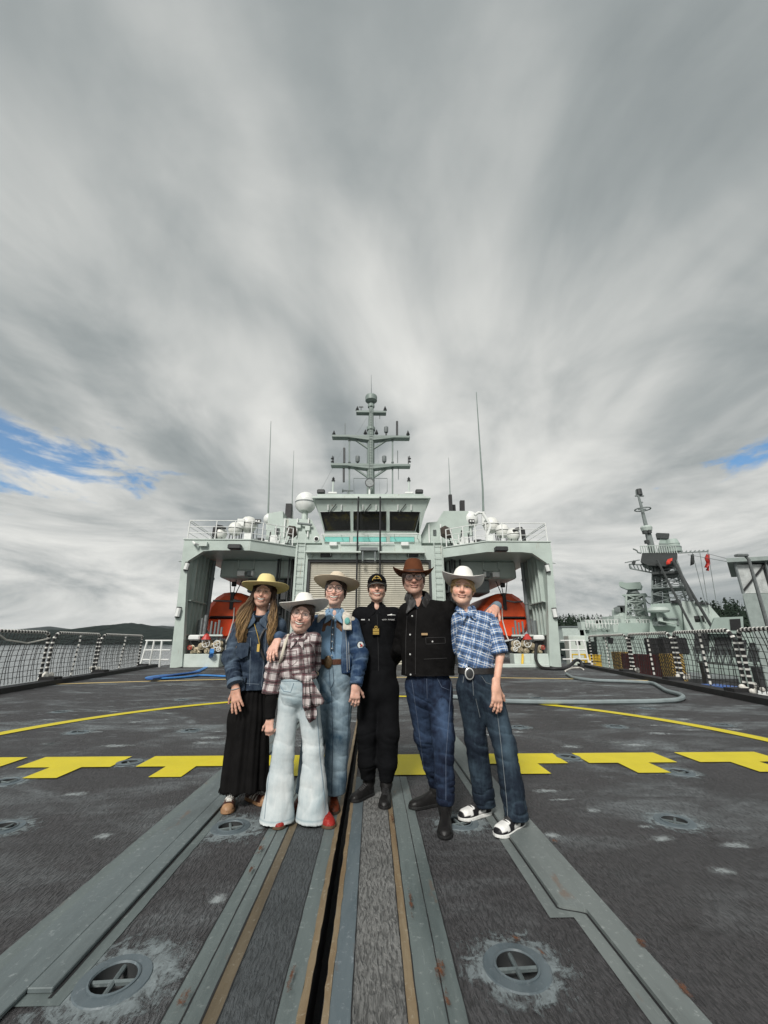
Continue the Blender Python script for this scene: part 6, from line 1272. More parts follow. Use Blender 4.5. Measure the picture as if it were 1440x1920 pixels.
def hat(root, hc, H, mat, a=.088, b=.106, ch=.115, bw=.10, side=.9, front=-.15, taper=.80, crease=.022, lift=.050, tilt=0.0, roll=0.0, band=None, sc=1.0, pinch=.10, bwf=None, wob=0.0, seed=1, edge=None):
    """brimmed hat: creased crown, brim that rolls up at the sides; all angles in radians"""
    R = H @ rotm(0, tilt, roll); o = hc + H @ (V3((0, .010, lift)) * sc); n = 56; rr = random.Random(seed); w0 = [rr.uniform(0, 6.28) for _ in range(4)]
    g = empty('hat', o); g.parent = root; g.matrix_basis = Matrix.Translation(Vector(o) - root.location)
    def ring(f, z, ax_, bx_): return [o + R @ (V3((ax_ * math.cos(t), bx_ * math.sin(t), z)) * sc) for t in np.linspace(0, 2 * math.pi, n, endpoint=False)]
    rows = []
    # crown from base to top; the crown narrows to the front, its top sinks along the middle and dents on both front sides
    for fz, fr in ((0, 1.0), (.15, .995), (.35, .975), (.55, .94), (.72, .895), (.86, .835), (.95, .75), (1.0, .62), (1.0, .45), (1.0, .25), (1.0, .0)):
        row = []
        for t in np.linspace(0, 2 * math.pi, n, endpoint=False):
            k = 1 - (1 - taper) * fz; x_ = a * fr * math.cos(t) * k; y_ = b * fr * math.sin(t) * (1 - (1 - taper) * .7 * fz)
            x_ *= 1 - pinch * fz * max(0, -math.sin(t))
            zt_ = ch * (fz - .0) + (.010 * math.sin(t) * -1) * fz
            dent = crease * math.exp(-(x_ / (.42 * a)) ** 2) * smoothstep(.80, 1.0, fz); sd = .35 * crease * math.exp(-(((abs(x_) - .62 * a) / (.22 * a)) ** 2 + ((y_ + .45 * b) / (.4 * b)) ** 2)) * smoothstep(.6, 1.0, fz)
            if fz >= 1.0: zt_ = ch + .010 * -math.sin(t) * fr + .012 * (1 - fr) * 0
            row.append(o + R @ (V3((x_, y_, zt_ - dent - sd)) * sc))
        rows.append(row)
    mb = MB(); mb.grid(rows, True); mb.build('crown', mat, g, True)
    def brim(off):
        B = []; m = 12
        for j in range(m + 1):
            row = []
            for t in np.linspace(0, 2 * math.pi, n, endpoint=False):
                c_, s_ = math.cos(t), math.sin(t); ang = side * abs(c_) ** 2.6 + front * abs(s_) ** 2 + wob * math.sin(2 * t + w0[0]) + .5 * wob * math.sin(3 * t + w0[1]); bwt = bw if bwf is None else bw * abs(c_) + bwf * (1 - abs(c_))
                x_ = z_ = 0.0; st = 6
                for q_ in range(st): f = (q_ + .5) / st * j / m; x_ += math.cos(ang * f * 1.25) * bwt * j / m / st; z_ += math.sin(ang * f * 1.25) * bwt * j / m / st
                row.append(o + R @ (V3(((a + x_) * c_, (b + x_) * s_, z_ + off)) * sc))
            B.append(row)
        return B
    T, U_ = brim(.0015), brim(-.0025); mb = MB(); mb.grid(T, True); mb.grid(U_[::-1], True); mb.grid([U_[-1], T[-1]], True); mb.build('brim', mat, g, True)
    if edge: MB().tube([(V3(p) + V3(q_)) / 2 for p, q_ in zip(T[-1], U_[-1])], .0035 * sc, 5, closed=True).build('brim_edge', edge, g, True)
    if band:
        P0, P1 = [], []
        for t in np.linspace(0, 2 * math.pi, n, endpoint=False):
            for z_, L in ((.004, P0), (.020, P1)): L.append(o + R @ (V3(((a + .002) * math.cos(t), (b + .002) * math.sin(t), z_)) * sc))
        MB().grid([P0, P1], True).build('hat_band', band, g, True)
    return g
def locks(name, root, strands, rad, colf, n=5, mat=None):
    """hair as tapered wavy locks joined in one part"""
    mb = MB(); cols = []
    for pts in strands:
        m = len(pts); b0 = len(mb.v); mb.tube(pts, [rad * (.55 + .9 * math.sin(math.pi * min(1, (i + 1) / m) ** .7)) * (1.0 if i < m - 1 else .15) for i in range(m)], n); L = len(mb.v) - b0
        for i in range(L): cols.append(colf((i // n) / max(1, m - 1), pts[0]))
    me = bpy.data.meshes.new(name); me.from_pydata(mb.v, [], mb.f); a = me.attributes.new('col', 'FLOAT_COLOR', 'POINT'); a.data.foreach_set('color', rgba(np.array(cols)).astype(np.float32).ravel())
    return link_mesh(name, me, mat or M_hair, root, True)
def hair_cap(root, hc, H, sc, col, lo=-.06, grow=1.06, seed=1):
    S = SDF(); P = lambda x, y, z: hc + H @ (V3((x, y, z)) * sc); S.ell(P(0, .018, .028), V3((.080, .099, .092)) * grow * sc, .02, H); S.cone(P(0, .06, -.01), P(0, .065, lo), .055 * sc, .045 * sc, .03)
    for s in (-1, 1): S.cone(P(s * .066, .0, .02), P(s * .070, .010, lo * .5), .018 * sc, .012 * sc, .02)
    S.ell(P(0, -.085, -.035), V3((.064, .085, .092)) * sc, .01, H, -1)
    V, F = S.mesh(.005); Nn = vnormals(V, F); V = V + Nn * (.003 * vnoise(V, 60, seed))[:, None]
    return raw_mesh('hair', V, F, M_hair, root, {'col': ('FLOAT_COLOR', rgba(np.tile(V3(col), (len(V), 1)) * (1 + .3 * vnoise(V, 90, seed + 4))[:, None]))})
def shoe(root, heel, toe, kind, sc=1.0, nm='shoe', top=None):
    """lasted upper, welted sole and laces or shaft, heel->toe on the deck"""
    heel, toe = V3(heel), V3(toe); t = unit(toe - heel); L = np.linalg.norm(toe - heel); s_ = np.cross(t, (0, 0, 1)); up = V3((0, 0, 1)); g = empty(nm, heel); g.parent = root; g.matrix_basis = Matrix.Translation(Vector(heel) - root.location)
    sport = kind in ('sneaker', 'panda'); z0 = .026 if sport else .024
    W = lambda f: np.interp(f, (0, .02, .07, .18, .40, .60, .74, .86, .94, .985, 1), (.004, .016, .028, .034, .033, .041, .045, .041, .031, .016, .003)) * sc
    Hh = lambda f: np.interp(f, (0, .03, .10, .22, .34, .46, .60, .74, .86, .95, 1), (.030, .066, .078, .082, .080, .066, .050, .042, .038, .026, .006) if sport else (.03, .072, .085, .09, .086, .068, .052, .044, .038, .026, .006)) * sc
    fs = np.concatenate([np.linspace(0, .1, 7), np.linspace(.13, .85, 25), np.linspace(.87, 1, 9)]); na = 25; V = []; C = []; n_ = len(fs)
    for f in fs:
        for k in range(na):
            a = math.pi * k / (na - 1); c_, q_ = math.cos(a), math.sin(a); x = W(f) * abs(c_) ** .75 * (1 if c_ > 0 else -1); zz = Hh(f) * abs(q_) ** .85; V.append(heel + t * f * L + s_ * x + up * (z0 - .003 + zz)); C.append((f, zz / sc, x / sc))
    V = np.array(V); f, z, x = np.array(C).T; F = np.array([(i * na + k, (i + 1) * na + k, (i + 1) * na + k + 1, i * na + k + 1) for i in range(n_ - 1) for k in range(na - 1)])
    c = np.tile(V3((.012, .0115, .0115)), (len(V), 1)); ax = np.abs(x)
    if kind == 'sneaker':
        c[:] = (.060, .024, .018); c[(f > .84)] = (.33, .19, .105); w_ = (f > .26) & (f < .66) & (z < .062) & (((f * 12 - z * 34) % 1.6) < .8); c[w_] = (.66, .62, .55); c[f < .08] = (.60, .56, .50); c[(ax < .018) & (f > .36) & (f < .74) & (z > .03)] = (.60, .56, .50)
    if kind == 'panda':
        k_ = (.014, .014, .016); w_ = (.76, .76, .74); c[:] = k_; c[(f > .60) & (f < .92) & (z > .013)] = w_; c[(f > .60) & (f < .70) & (ax > .030)] = k_; c[(f > .16) & (f < .50) & (z < .060) & (z > .006)] = w_; sw = np.abs(z - (.018 + .055 * (f - .18))) < .008; c[sw & (f > .12) & (f < .58)] = k_; c[(ax < .016) & (f > .30) & (f < .60) & (z > .045)] = (.05, .05, .052)
    if kind == 'red': c[:] = (.26, .020, .016); c[np.abs(f - .60) < .012] = (.12, .01, .01); c[(vnoise(V, 120, 3) > .45)] = (.34, .05, .04)
    if kind == 'cowboy_boot': c[:] = (.135, .030, .012); c[vnoise(V, 60, 5) > .2] = (.075, .020, .009)
    c = c * (1 + .15 * vnoise(V, 45, 2))[:, None]
    raw_mesh('upper', V, F, M_vcol, g, {'col': ('FLOAT_COLOR', rgba(c))})
    # sole: welt proud of the upper, bevelled edge, a heel under boots
    out = [(f_, sg * (W(f_) + .004 * sc)) for sg in (1, -1) for f_ in (np.linspace(.0, 1, 26) if sg > 0 else np.linspace(1, .0, 26))]; rings = []
    for zz, k in ((.0015, .93), (.007, 1.0), (z0 - .004, 1.0), (z0, .97)): rings.append([heel + t * ((f_ - .5) * (1 + .012 * k) + .5) * L + s_ * xx * k + up * (zz + (.008 * max(0, f_ - .82) / .18 if zz < z0 - .005 else 0)) for f_, xx in out])
    mb = MB(); mb.grid(rings, True); m_ = len(out); mb.add(rings[0], [tuple(range(m_ - 1, -1, -1))]); mb.add(rings[-1], [tuple(range(m_))])
    scol = {'sneaker': (.30, .165, .085), 'panda': (.76, .76, .73), 'red': (.10, .060, .035), 'cowboy_boot': (.05, .03, .02)}.get(kind, (.010, .010, .010)); mb.build('sole', paint(f'sole {kind}', scol, .6, var=.15, scale=40), g)
    P = lambda f_, z_, x_=0: heel + t * f_ * L + up * z_ + s_ * x_
    if not sport and kind != 'red':                         # boot shaft up into the trouser leg, soft creases at the ankle
        S = SDF(); tp = top if top is not None else P(.17, .22); S.chain([P(.20, z0 + .045), P(.19, z0 + .085), tp], [.036 * sc, .041 * sc, .050 * sc], .02); S.cone(P(.30, z0 + .05), P(.21, z0 + .09), .030 * sc, .036 * sc, .03)
        bc = {'cowboy_boot': (.135, .030, .012)}.get(kind, (.012, .0115, .0115)); V2, F2 = S.mesh(.005); N2 = vnormals(V2, F2); V2 = V2 + N2 * (.0025 * vnoise(V2 * V3((1, 1, 2.2)), 26, 4))[:, None]; raw_mesh('shaft', V2, F2, M_vcol, g, {'col': ('FLOAT_COLOR', rgba(np.tile(V3(bc), (len(V2), 1)) * (1 + .35 * vnoise(V2, 50, 6))[:, None]))})
    if sport or kind == 'combat_boot':
        lc_ = white if kind == 'sneaker' else black
        for i in range(6): f_ = .38 + .055 * i; zt_ = z0 + Hh(f_) - .001; MB().tube([P(f_ - .012, zt_ - .010, -.024 * sc), P(f_, zt_ + .003, 0), P(f_ - .012, zt_ - .010, .024 * sc)], .0040, 5).build('lace', lc_, g, True)
        if sport:
            for sg in (-1, 1): zt_ = z0 + Hh(.36); MB().tube(spline([P(.37, zt_, 0), P(.41, zt_ + .016, sg * .030), P(.48, zt_ - .006, sg * .034), P(.42, zt_ - .002, sg * .012)], 5), .0036, 5).build('lace_bow', lc_, g, True)
        if kind == 'sneaker': tg = SDF(); tg.ell(P(.345, z0 + Hh(.34) + .012), (.018, .018, .016), .01); blob('tongue', tg, M_vcol, g, .005, lambda V: np.tile(V3((.60, .56, .50)), (len(V), 1)))
    return g
def flap(name, root, pts, mat, th=.004, bulge=.0):
    """small flat cloth piece (collar, tag, pocket flap) with thickness; attributes keep cloth shaders happy"""
    P = [V3(p) for p in pts]; n = unit(np.cross(P[1] - P[0], P[2] - P[0])); mb = MB(); mb.prism([p - n * th / 2 for p in P], n * th); o = mb.build(name, mat, root)
    A = np.array([v.co for v in o.data.vertices]); a = o.data.attributes.new('gc', 'FLOAT_VECTOR', 'POINT'); a.data.foreach_set('vector', np.stack([A[:, 0], A[:, 2], A[:, 1] * 0], 1).astype(np.float32).ravel()); f = o.data.attributes.new('fade', 'FLOAT', 'POINT'); f.data.foreach_set('value', np.full(len(A), .20, np.float32)); return o
def collar(name, root, c, mat, w_=.062, d=.055, fall=.05, tip=.10, th=.030, back=.03, spread=.075, fade=.35, lump=.001):
    """folded collar hugging the neck: one half each side, point lying on the chest"""
    for sg in (-1, 1):
        S = SDF(); pts = [(0, d + .012, back), (sg * w_ * .75, d * .75, back), (sg * (w_ + .012), 0, back * .6), (sg * (w_ + .004), -d * .9, -.006), (sg * spread * .55, -d - .042, -fall)]
        for a, b in zip(pts[:-1], pts[1:]):
            m = (V3(a) + V3(b)) / 2; S.cone(c + V3(a), c + V3(b), th * .85, th, .012, unit((m[0], m[1], .045)), .22)
        S.cone(c + V3(pts[-1]), c + V3((sg * spread, -d - .055, -tip)), th * .9, .010, .012, unit((sg * .35, -1, .25)), .22)
        cloth(name, S, mat, root, .0045, lump=lump, lsc=20, fade=lambda V: np.full(len(V), fade))
def drape(name, root, rows, mat, th=.004):
    """thin cloth sheet through rows of points, thickened"""
    mb = MB(); R = [[V3(p) for p in r] for r in rows]; mb.grid(R); o = mb.build(name, mat, root, True); md = o.modifiers.new('thick', 'SOLIDIFY'); md.thickness = th; me = o.data
    A = np.array([v.co for v in me.vertices]); a = me.attributes.new('gc', 'FLOAT_VECTOR', 'POINT'); a.data.foreach_set('vector', np.stack([A[:, 0], A[:, 2], A[:, 1] * 0], 1).astype(np.float32).ravel()); f = me.attributes.new('fade', 'FLOAT', 'POINT'); f.data.foreach_set('value', np.full(len(A), .4, np.float32)); return o
def oval_ring(name, root, c, rx, ry, z0, z1, mat, tilt=(0, 0), th=.004):
    """belt-like band round the waist"""
    n = 40; O, I = [], []
    for k in range(n):
        a = 2 * math.pi * k / n; x_, y_ = math.cos(a), math.sin(a); dz = tilt[0] * x_ * rx + tilt[1] * y_ * ry; O.append([(c[0] + rx * x_, c[1] + ry * y_, z + dz) for z in (z0, (z0 + z1) / 2, z1)]); I.append([(c[0] + (rx - th) * x_, c[1] + (ry - th) * y_, z + dz) for z in (z0, z1)])
    rows = [[o[0] for o in O], [o[1] for o in O], [o[2] for o in O], [i[1] for i in I]]; return MB().grid(rows, True).build(name, mat, root, True)
def text(name, s, size, loc, root, mat, rot=(math.pi / 2, 0, 0), ext=.0008):
    cu = bpy.data.curves.new(name, 'FONT'); cu.body = s; cu.size = size; cu.extrude = ext; cu.align_x = 'CENTER'; cu.align_y = 'CENTER'; tmp = bpy.data.objects.new(name, cu); COL.objects.link(tmp)
    me = bpy.data.meshes.new_from_object(tmp.evaluated_get(bpy.context.evaluated_depsgraph_get())); bpy.data.objects.remove(tmp); me.transform(Matrix.Translation(Vector(loc)) @ Matrix.Rotation(rot[0], 4, 'X')); me.materials.clear(); return link_mesh(name, me, mat, root)
def stitch(root, o, lines, mat, r=.0026):
    """seams, plackets and pocket edges laid on the garment's own surface"""
    from mathutils.bvhtree import BVHTree
    me = o.data; n = len(me.vertices); co = np.empty(n * 3, np.float32); me.vertices.foreach_get('co', co); fv = np.empty(len(me.loops), np.int32); me.loops.foreach_get('vertex_index', fv)
    T = BVHTree.FromPolygons(co.reshape(-1, 3).tolist(), fv.reshape(-1, 4).tolist()); O = Vector((0, 0, CAM_H))
    for pts in lines:
        P = []
        for (a, b), (c, d) in zip(pts[:-1], pts[1:]):
            m = max(2, int(math.hypot(c - a, d - b) / 3))
            for k in range(m): P.append((a + (c - a) * k / m, b + (d - b) * k / m))
        P.append(pts[-1]); Q = []
        for px, py in P:
            h = T.ray_cast(O, Vector(_ray(px, py)).normalized())
            if h[0] is not None and (not Q or abs(h[0][1] - Q[-1][1]) < .05): Q.append(V3(h[0]) + V3(h[1]) * (.0008 if h[1].y < 0 else -.0008))
        if len(Q) > 2: MB().tube(Q, r, 5).build('seam', mat, root, True)
def J(px, py, Y): return V3(ony(px, py, Y))

FRONT = V3((0, 1, 0))                                      # flattening axis of torsos (they face the camera)
def body(root, hc, H, hs, j, skin, lip, brow, bs=1.0, hands=(), face={}, fc={}, h=.004):
    S = SDF(); head_prims(S, hc, H, hs, **face); P = lambda x, y, z: hc + H @ (V3((x, y, z)) * hs)
    S.cone(P(0, .020, -.06), j['neck'], .045 * hs * bs, .050 * bs, .03)
    for s in ('L', 'R'):
        S.cone(j['neck'] + V3((0, .01, -.02)), j['sh' + s] + V3((0, .01, -.015)), .036 * bs, .034 * bs, .03); S.chain([j['sh' + s] + V3((0, .01, -.015)), j['el' + s], j['wr' + s]], [.036 * bs, .033 * bs, .024 * bs], .02)
        S.chain([j['hip' + s], j['kn' + s], j['an' + s]], [.060 * bs, .040 * bs, .022 * bs], .04)
    S.chain([j['neck'] + V3((0, .01, -.09)), j['waist'], j['pel']], [.092 * bs, .085 * bs, .10 * bs], .03, FRONT, .62)
    for hd in hands: add_hand(S, *hd[0], **hd[1])
    V, F = S.mesh(h); c = face_colors(V, hc, H, hs, skin, lip, brow, smile=face.get('smile', .5), open_=face.get('open_', 0), **fc)
    for hd in hands:                                        # warmer knuckles and pale nails
        w_ = V3(hd[0][0]); m = np.linalg.norm(V - w_, axis=1) < .2; c[m] = c[m] * (1 + .10 * vnoise(V[m], 55, 3))[:, None] * V3((1.02, .93, .90))
    o = raw_mesh('body', V, F, M_skin, root, {'col': ('FLOAT_COLOR', rgba(c))}); return o
def mid(a, b, f=.5): return V3(a) * (1 - f) + V3(b) * f
DN = V3((0, 0, -1))
def sleeve(S, sh, el, wr, r0, r1, r2, zone, k=.035): S.chain([sh, el, wr], [r0, r1, r2], k, zone=zone); return S
def zframe(a, b):
    """cloth frame down a limb"""
    v = unit(V3(b) - V3(a)); u = unit(np.cross(v, (0, 1, 0))); return (V3(a), u, v)

# ================= woman in the yellow hat, long black skirt
def person_1():
    Y = 3.68; hc = J(494, 1112, Y) + V3((0, .02, 0)); H = rotm(.06, .05, .10); hs = 1.04
    j = dict(neck=J(490, 1154, Y + .01), shL=J(452, 1172, Y), shR=J(522, 1174, Y + .03), elL=J(434, 1234, Y - .05), wrL=J(441, 1287, Y - .17), elR=J(535, 1235, Y + .2), wrR=J(560, 1255, Y + .28), waist=J(480, 1245, Y), pel=J(472, 1290, Y))
    j.update(hipL=j['pel'] + V3((-.09, 0, -.03)), hipR=j['pel'] + V3((.09, 0, -.03))); aL, aR = V3((-1.095, 3.68, .085)), V3((-.955, 3.76, .085)); j.update(anL=aL, anR=aR, knL=mid(j['hipL'], aL) + V3((0, -.03, 0)), knR=mid(j['hipR'], aR) + V3((0, -.03, 0)))
    t = thing('person', 'woman in a yellow hat, long wavy hair, denim jacket and long black skirt', 'person', (-.95, Y, 0), 'group posing on the deck')
    hd = unit(J(444, 1322, Y - .20) - j['wrL'])
    body(t, hc, H, hs, j, (.62, .38, .285), (.40, .12, .10), (.06, .035, .022), .98, [((j['wrL'] + hd * .01, hd, V3((-.25, -1, .1)), 1), dict(curl=(.10, .14, .10), spread=.20, sc=1.12))], dict(smile=1.1, open_=.75, cheek=1.1), dict(blush=.4))
    add_eyes(t, hc, H, hs, (.07, .045, .03), .34); add_teeth(t, hc, H, hs, 1.1, .5)
    tee = SDF(); tee.chain([j['neck'] + V3((0, .0, -.06)), j['waist'], j['pel']], [.115, .118, .125], .05, FRONT, .70); tee.cone(j['shL'], j['shR'], .05, None, .05); tee.cut((0, 0, 1), j['neck'] + V3((0, 0, -.02)))
    cloth('black_top', tee, M_blk, t, .008, [(j['waist'], (0, .2, 1), .2, .06, .004)])
    S = SDF(); ch = mid(j['shL'], j['shR']) + V3((0, 0, -.09)); hem = J(470, 1292, Y); zs = [(ch, V3((1, 0, 0)), V3((0, 0, 1))), zframe(j['shL'], j['wrL'])]
    S.chain([ch + V3((.02, 0, 0)), mid(ch, hem) + V3((.02, 0, 0)), hem + V3((.01, 0, -.03))], [.150, .148, .166], .05, FRONT, .80); S.cone(j['shL'] + V3((.03, 0, -.01)), j['shR'] + V3((-.02, 0, -.01)), .066, None, .06); S.cone(j['neck'] + V3((0, .025, -.03)), j['neck'] + V3((0, .035, .005)), .072, .066, .04)
    S.chain([j['shR'], j['elR'], j['wrR']], [.072, .062, .05], .035, zone=1)
    S.cut(DN, hem); SL = SDF(); sleeve(SL, j['shL'] + V3((.005, 0, -.02)), j['elL'], j['wrL'], .078, .066, .056, 0); SL.cut(unit(j['wrL'] - j['elL']), j['wrL'] + V3((0, 0, .01)))
    cloth('sleeve', SL, D1, t, .006, [(j['elL'], j['wrL'] - j['shL'], .14, .045, .013), (mid(j['elL'], j['wrL'], .6), j['wrL'] - j['elL'], .12, .034, .010), (j['shL'] + V3((0, -.03, -.06)), (.7, 0, -.6), .10, .045, .008)], .003, 11, 13, None, lambda V: .30 + .2 * vnoise(V, 6, 9) + .4 * np.exp(-((V - j['elL'] - V3((0, -.06, 0))) ** 2).sum(1) / .008))
    op = [J(495, 1150, Y - .2), J(508, 1200, Y - .2), J(500, 1320, Y - .2)]; S.chain(op, [.055, .045, .075], .02, FRONT, 2.4, op=-1)          # the jacket hangs open
    g_ = cloth('denim_jacket', S, D1, t, .006, [(j['elL'], j['wrL'] - j['shL'], .13, .040, .010), (mid(j['elL'], j['wrL'], .6), j['wrL'] - j['elL'], .12, .032, .007), (ch + V3((-.08, -.1, -.12)), (.6, 0, 1), .16, .07, .007), (hem + V3((-.06, -.1, .10)), (.3, 0, 1), .14, .06, .006), (j['shL'], (1, 0, -.6), .12, .05, .006)], .004, 11, 3, zs, lambda V: .28 + .25 * vnoise(V, 5, 9))
    stitch(t, g_, [[(500, 1168), (496, 1230), (490, 1288)], [(504, 1172), (501, 1230), (496, 1286)], [(456, 1186), (484, 1182)], [(452, 1281), (486, 1283)], [(470, 1196), (468, 1286)]], paint('denim stitching', (.16, .20, .25), .8, var=.1), .0022)
    for zz in (1.19, .93):
        a = J(466, 1210, Y)[0]; flap('pocket', t, [(a - .055, Y - .142, zz), (a + .045, Y - .142, zz), (a + .045, Y - .146, zz - .10), (a - .005, Y - .147, zz - .125), (a - .055, Y - .146, zz - .10)], D1, .006)
    cw = j['wrL'] + V3((.0, 0, .022)); dv = unit(j['wrL'] - j['elL']); cf = SDF(); cf.cone(cw - dv * .02, cw + dv * .012, .063, .066, .01); cf.cut(dv, cw + dv * .012).cut(-dv, cw - dv * .025); cloth('cuff', cf, D1, t, .005, fade=lambda V: np.full(len(V), .75), lump=.002)
    bw = j['wrL'] + dv * .02; MB().tube([bw + V3((.031 * math.cos(a), .027 * math.sin(a), .006 * math.cos(a))) for a in np.linspace(0, 6.283, 18, endpoint=False)], .004, 5, closed=True).build('bracelet', M_silver, t, True)
    collar('collar', t, j['neck'] + V3((0, 0, -.004)), D1, .066, .055, .055, .115, .034, .03, .085, .5)
    K = SDF(); top_, bot = J(472, 1280, Y), V3((-.99, Y, .09)); K.chain([top_, mid(top_, bot, .35), bot + V3((0, 0, -.08))], [.132, .160, .190], .05, FRONT, .80); K.cut(DN, (0, 0, .105))
    def plea(V): a = np.arctan2(V[:, 1] - Y, V[:, 0] + .98); return .012 * smoothstep(.95, .1, V[:, 2]) * np.sin(a * 8 + 2 * V[:, 2]) + .004 * np.sin(a * 19 + 1)
    cloth('skirt', K, M_blk, t, .008, extra=plea)
    fr = MB(); rr = random.Random(2)
    for k in range(110): a = 2 * math.pi * k / 110; x_, y_ = -.99 + .19 * math.cos(a), Y + .152 * math.sin(a); fr.tube([(x_, y_, .115), (x_ + rr.uniform(-.006, .006), y_, .105 - rr.uniform(.005, .022))], .0022, 3)
    fr.build('frayed_hem', M_blk, t, kind='stuff')
    shoe(t, (-1.105, 3.735, 0), (-1.045, 3.465, 0), 'sneaker', 1.05); shoe(t, (-1.0, 3.80, 0), (-.785, 3.625, 0), 'sneaker', 1.05)
    st = []; rr = random.Random(7)                           # long hair falling over both shoulders
    for cl in range(46):
        sg = -1 if cl < 26 else 1; f = rr.random(); b0 = V3((sg * (.070 + .012 * rr.random()), -.040 + .105 * f, .045)); Lx = rr.uniform(.015, .085) * (1.2 if sg < 0 else .75); zend = rr.uniform(1.13, 1.31); ph, am = rr.uniform(0, 6), rr.uniform(.010, .020)
        for k in range(17):
            jx = V3((rr.gauss(0, .006), rr.gauss(0, .007), rr.uniform(0, .02))); a0 = hc + H @ ((b0 + jx) * hs); ze = zend + rr.uniform(-.01, .06); sp_ = rr.gauss(0, .009); pts = []
            for i in range(13):
                u_ = i / 12; z_ = a0[2] + (ze - a0[2]) * u_; w_ = am * u_ * 1.3; taper_ = 1 - .55 * u_
                pts.append((a0[0] + sg * (.012 * u_ + Lx * smoothstep(.15, .7, u_) * (1 - .25 * u_)) + w_ * math.sin(ph + u_ * 10) + sp_ * taper_ * u_, a0[1] + (-.045 - .085 * f) * smoothstep(.25, .75, u_) - (.035 if u_ > .5 else .07 * u_) + w_ * math.cos(ph + u_ * 9) + sp_ * .6 * u_, z_))
            st.append(pts)
    def hcol(u_, p): k = np.clip((u_ - .30) / .5, 0, 1) * (.30 + .70 * (math.sin(p[0] * 2300 + p[1] * 1700) * .5 + .5)); return V3((.045, .025, .015)) * (1 - k) + V3((.52, .33, .15)) * k
    locks('hair', t, st, .0024, hcol, 3); hair_cap(t, hc, H, hs, (.045, .027, .018), -.10)
    hat(t, hc, H, M_lyel, .090, .106, .112, .112, .16, -.02, .86, .016, .054, .10, -.08, fabric('hat cord', (.45, .32, .12)), hs, .08, None, .05, 3)
    MB().tube(spline([j['neck'] + V3((-.04, -.09, -.05)), j['neck'] + V3((.02, -.15, -.16)), j['neck'] + V3((.05, -.165, -.24))]), .003, 4).build('necklace', M_gold, t, True); MB().box(j['neck'] + V3((.035, -.172, -.30)), j['neck'] + V3((.055, -.166, -.24))).build('pendant', M_gold, t)
    MB().tube(spline([j['shR'] + V3((-.05, -.075, .04)), mid(j['shL'], j['shR'], .65) + V3((0, -.145, -.12)), j['waist'] + V3((.10, -.13, .04))]), .012, 6).build('bag_strap', M_lea, t, True)
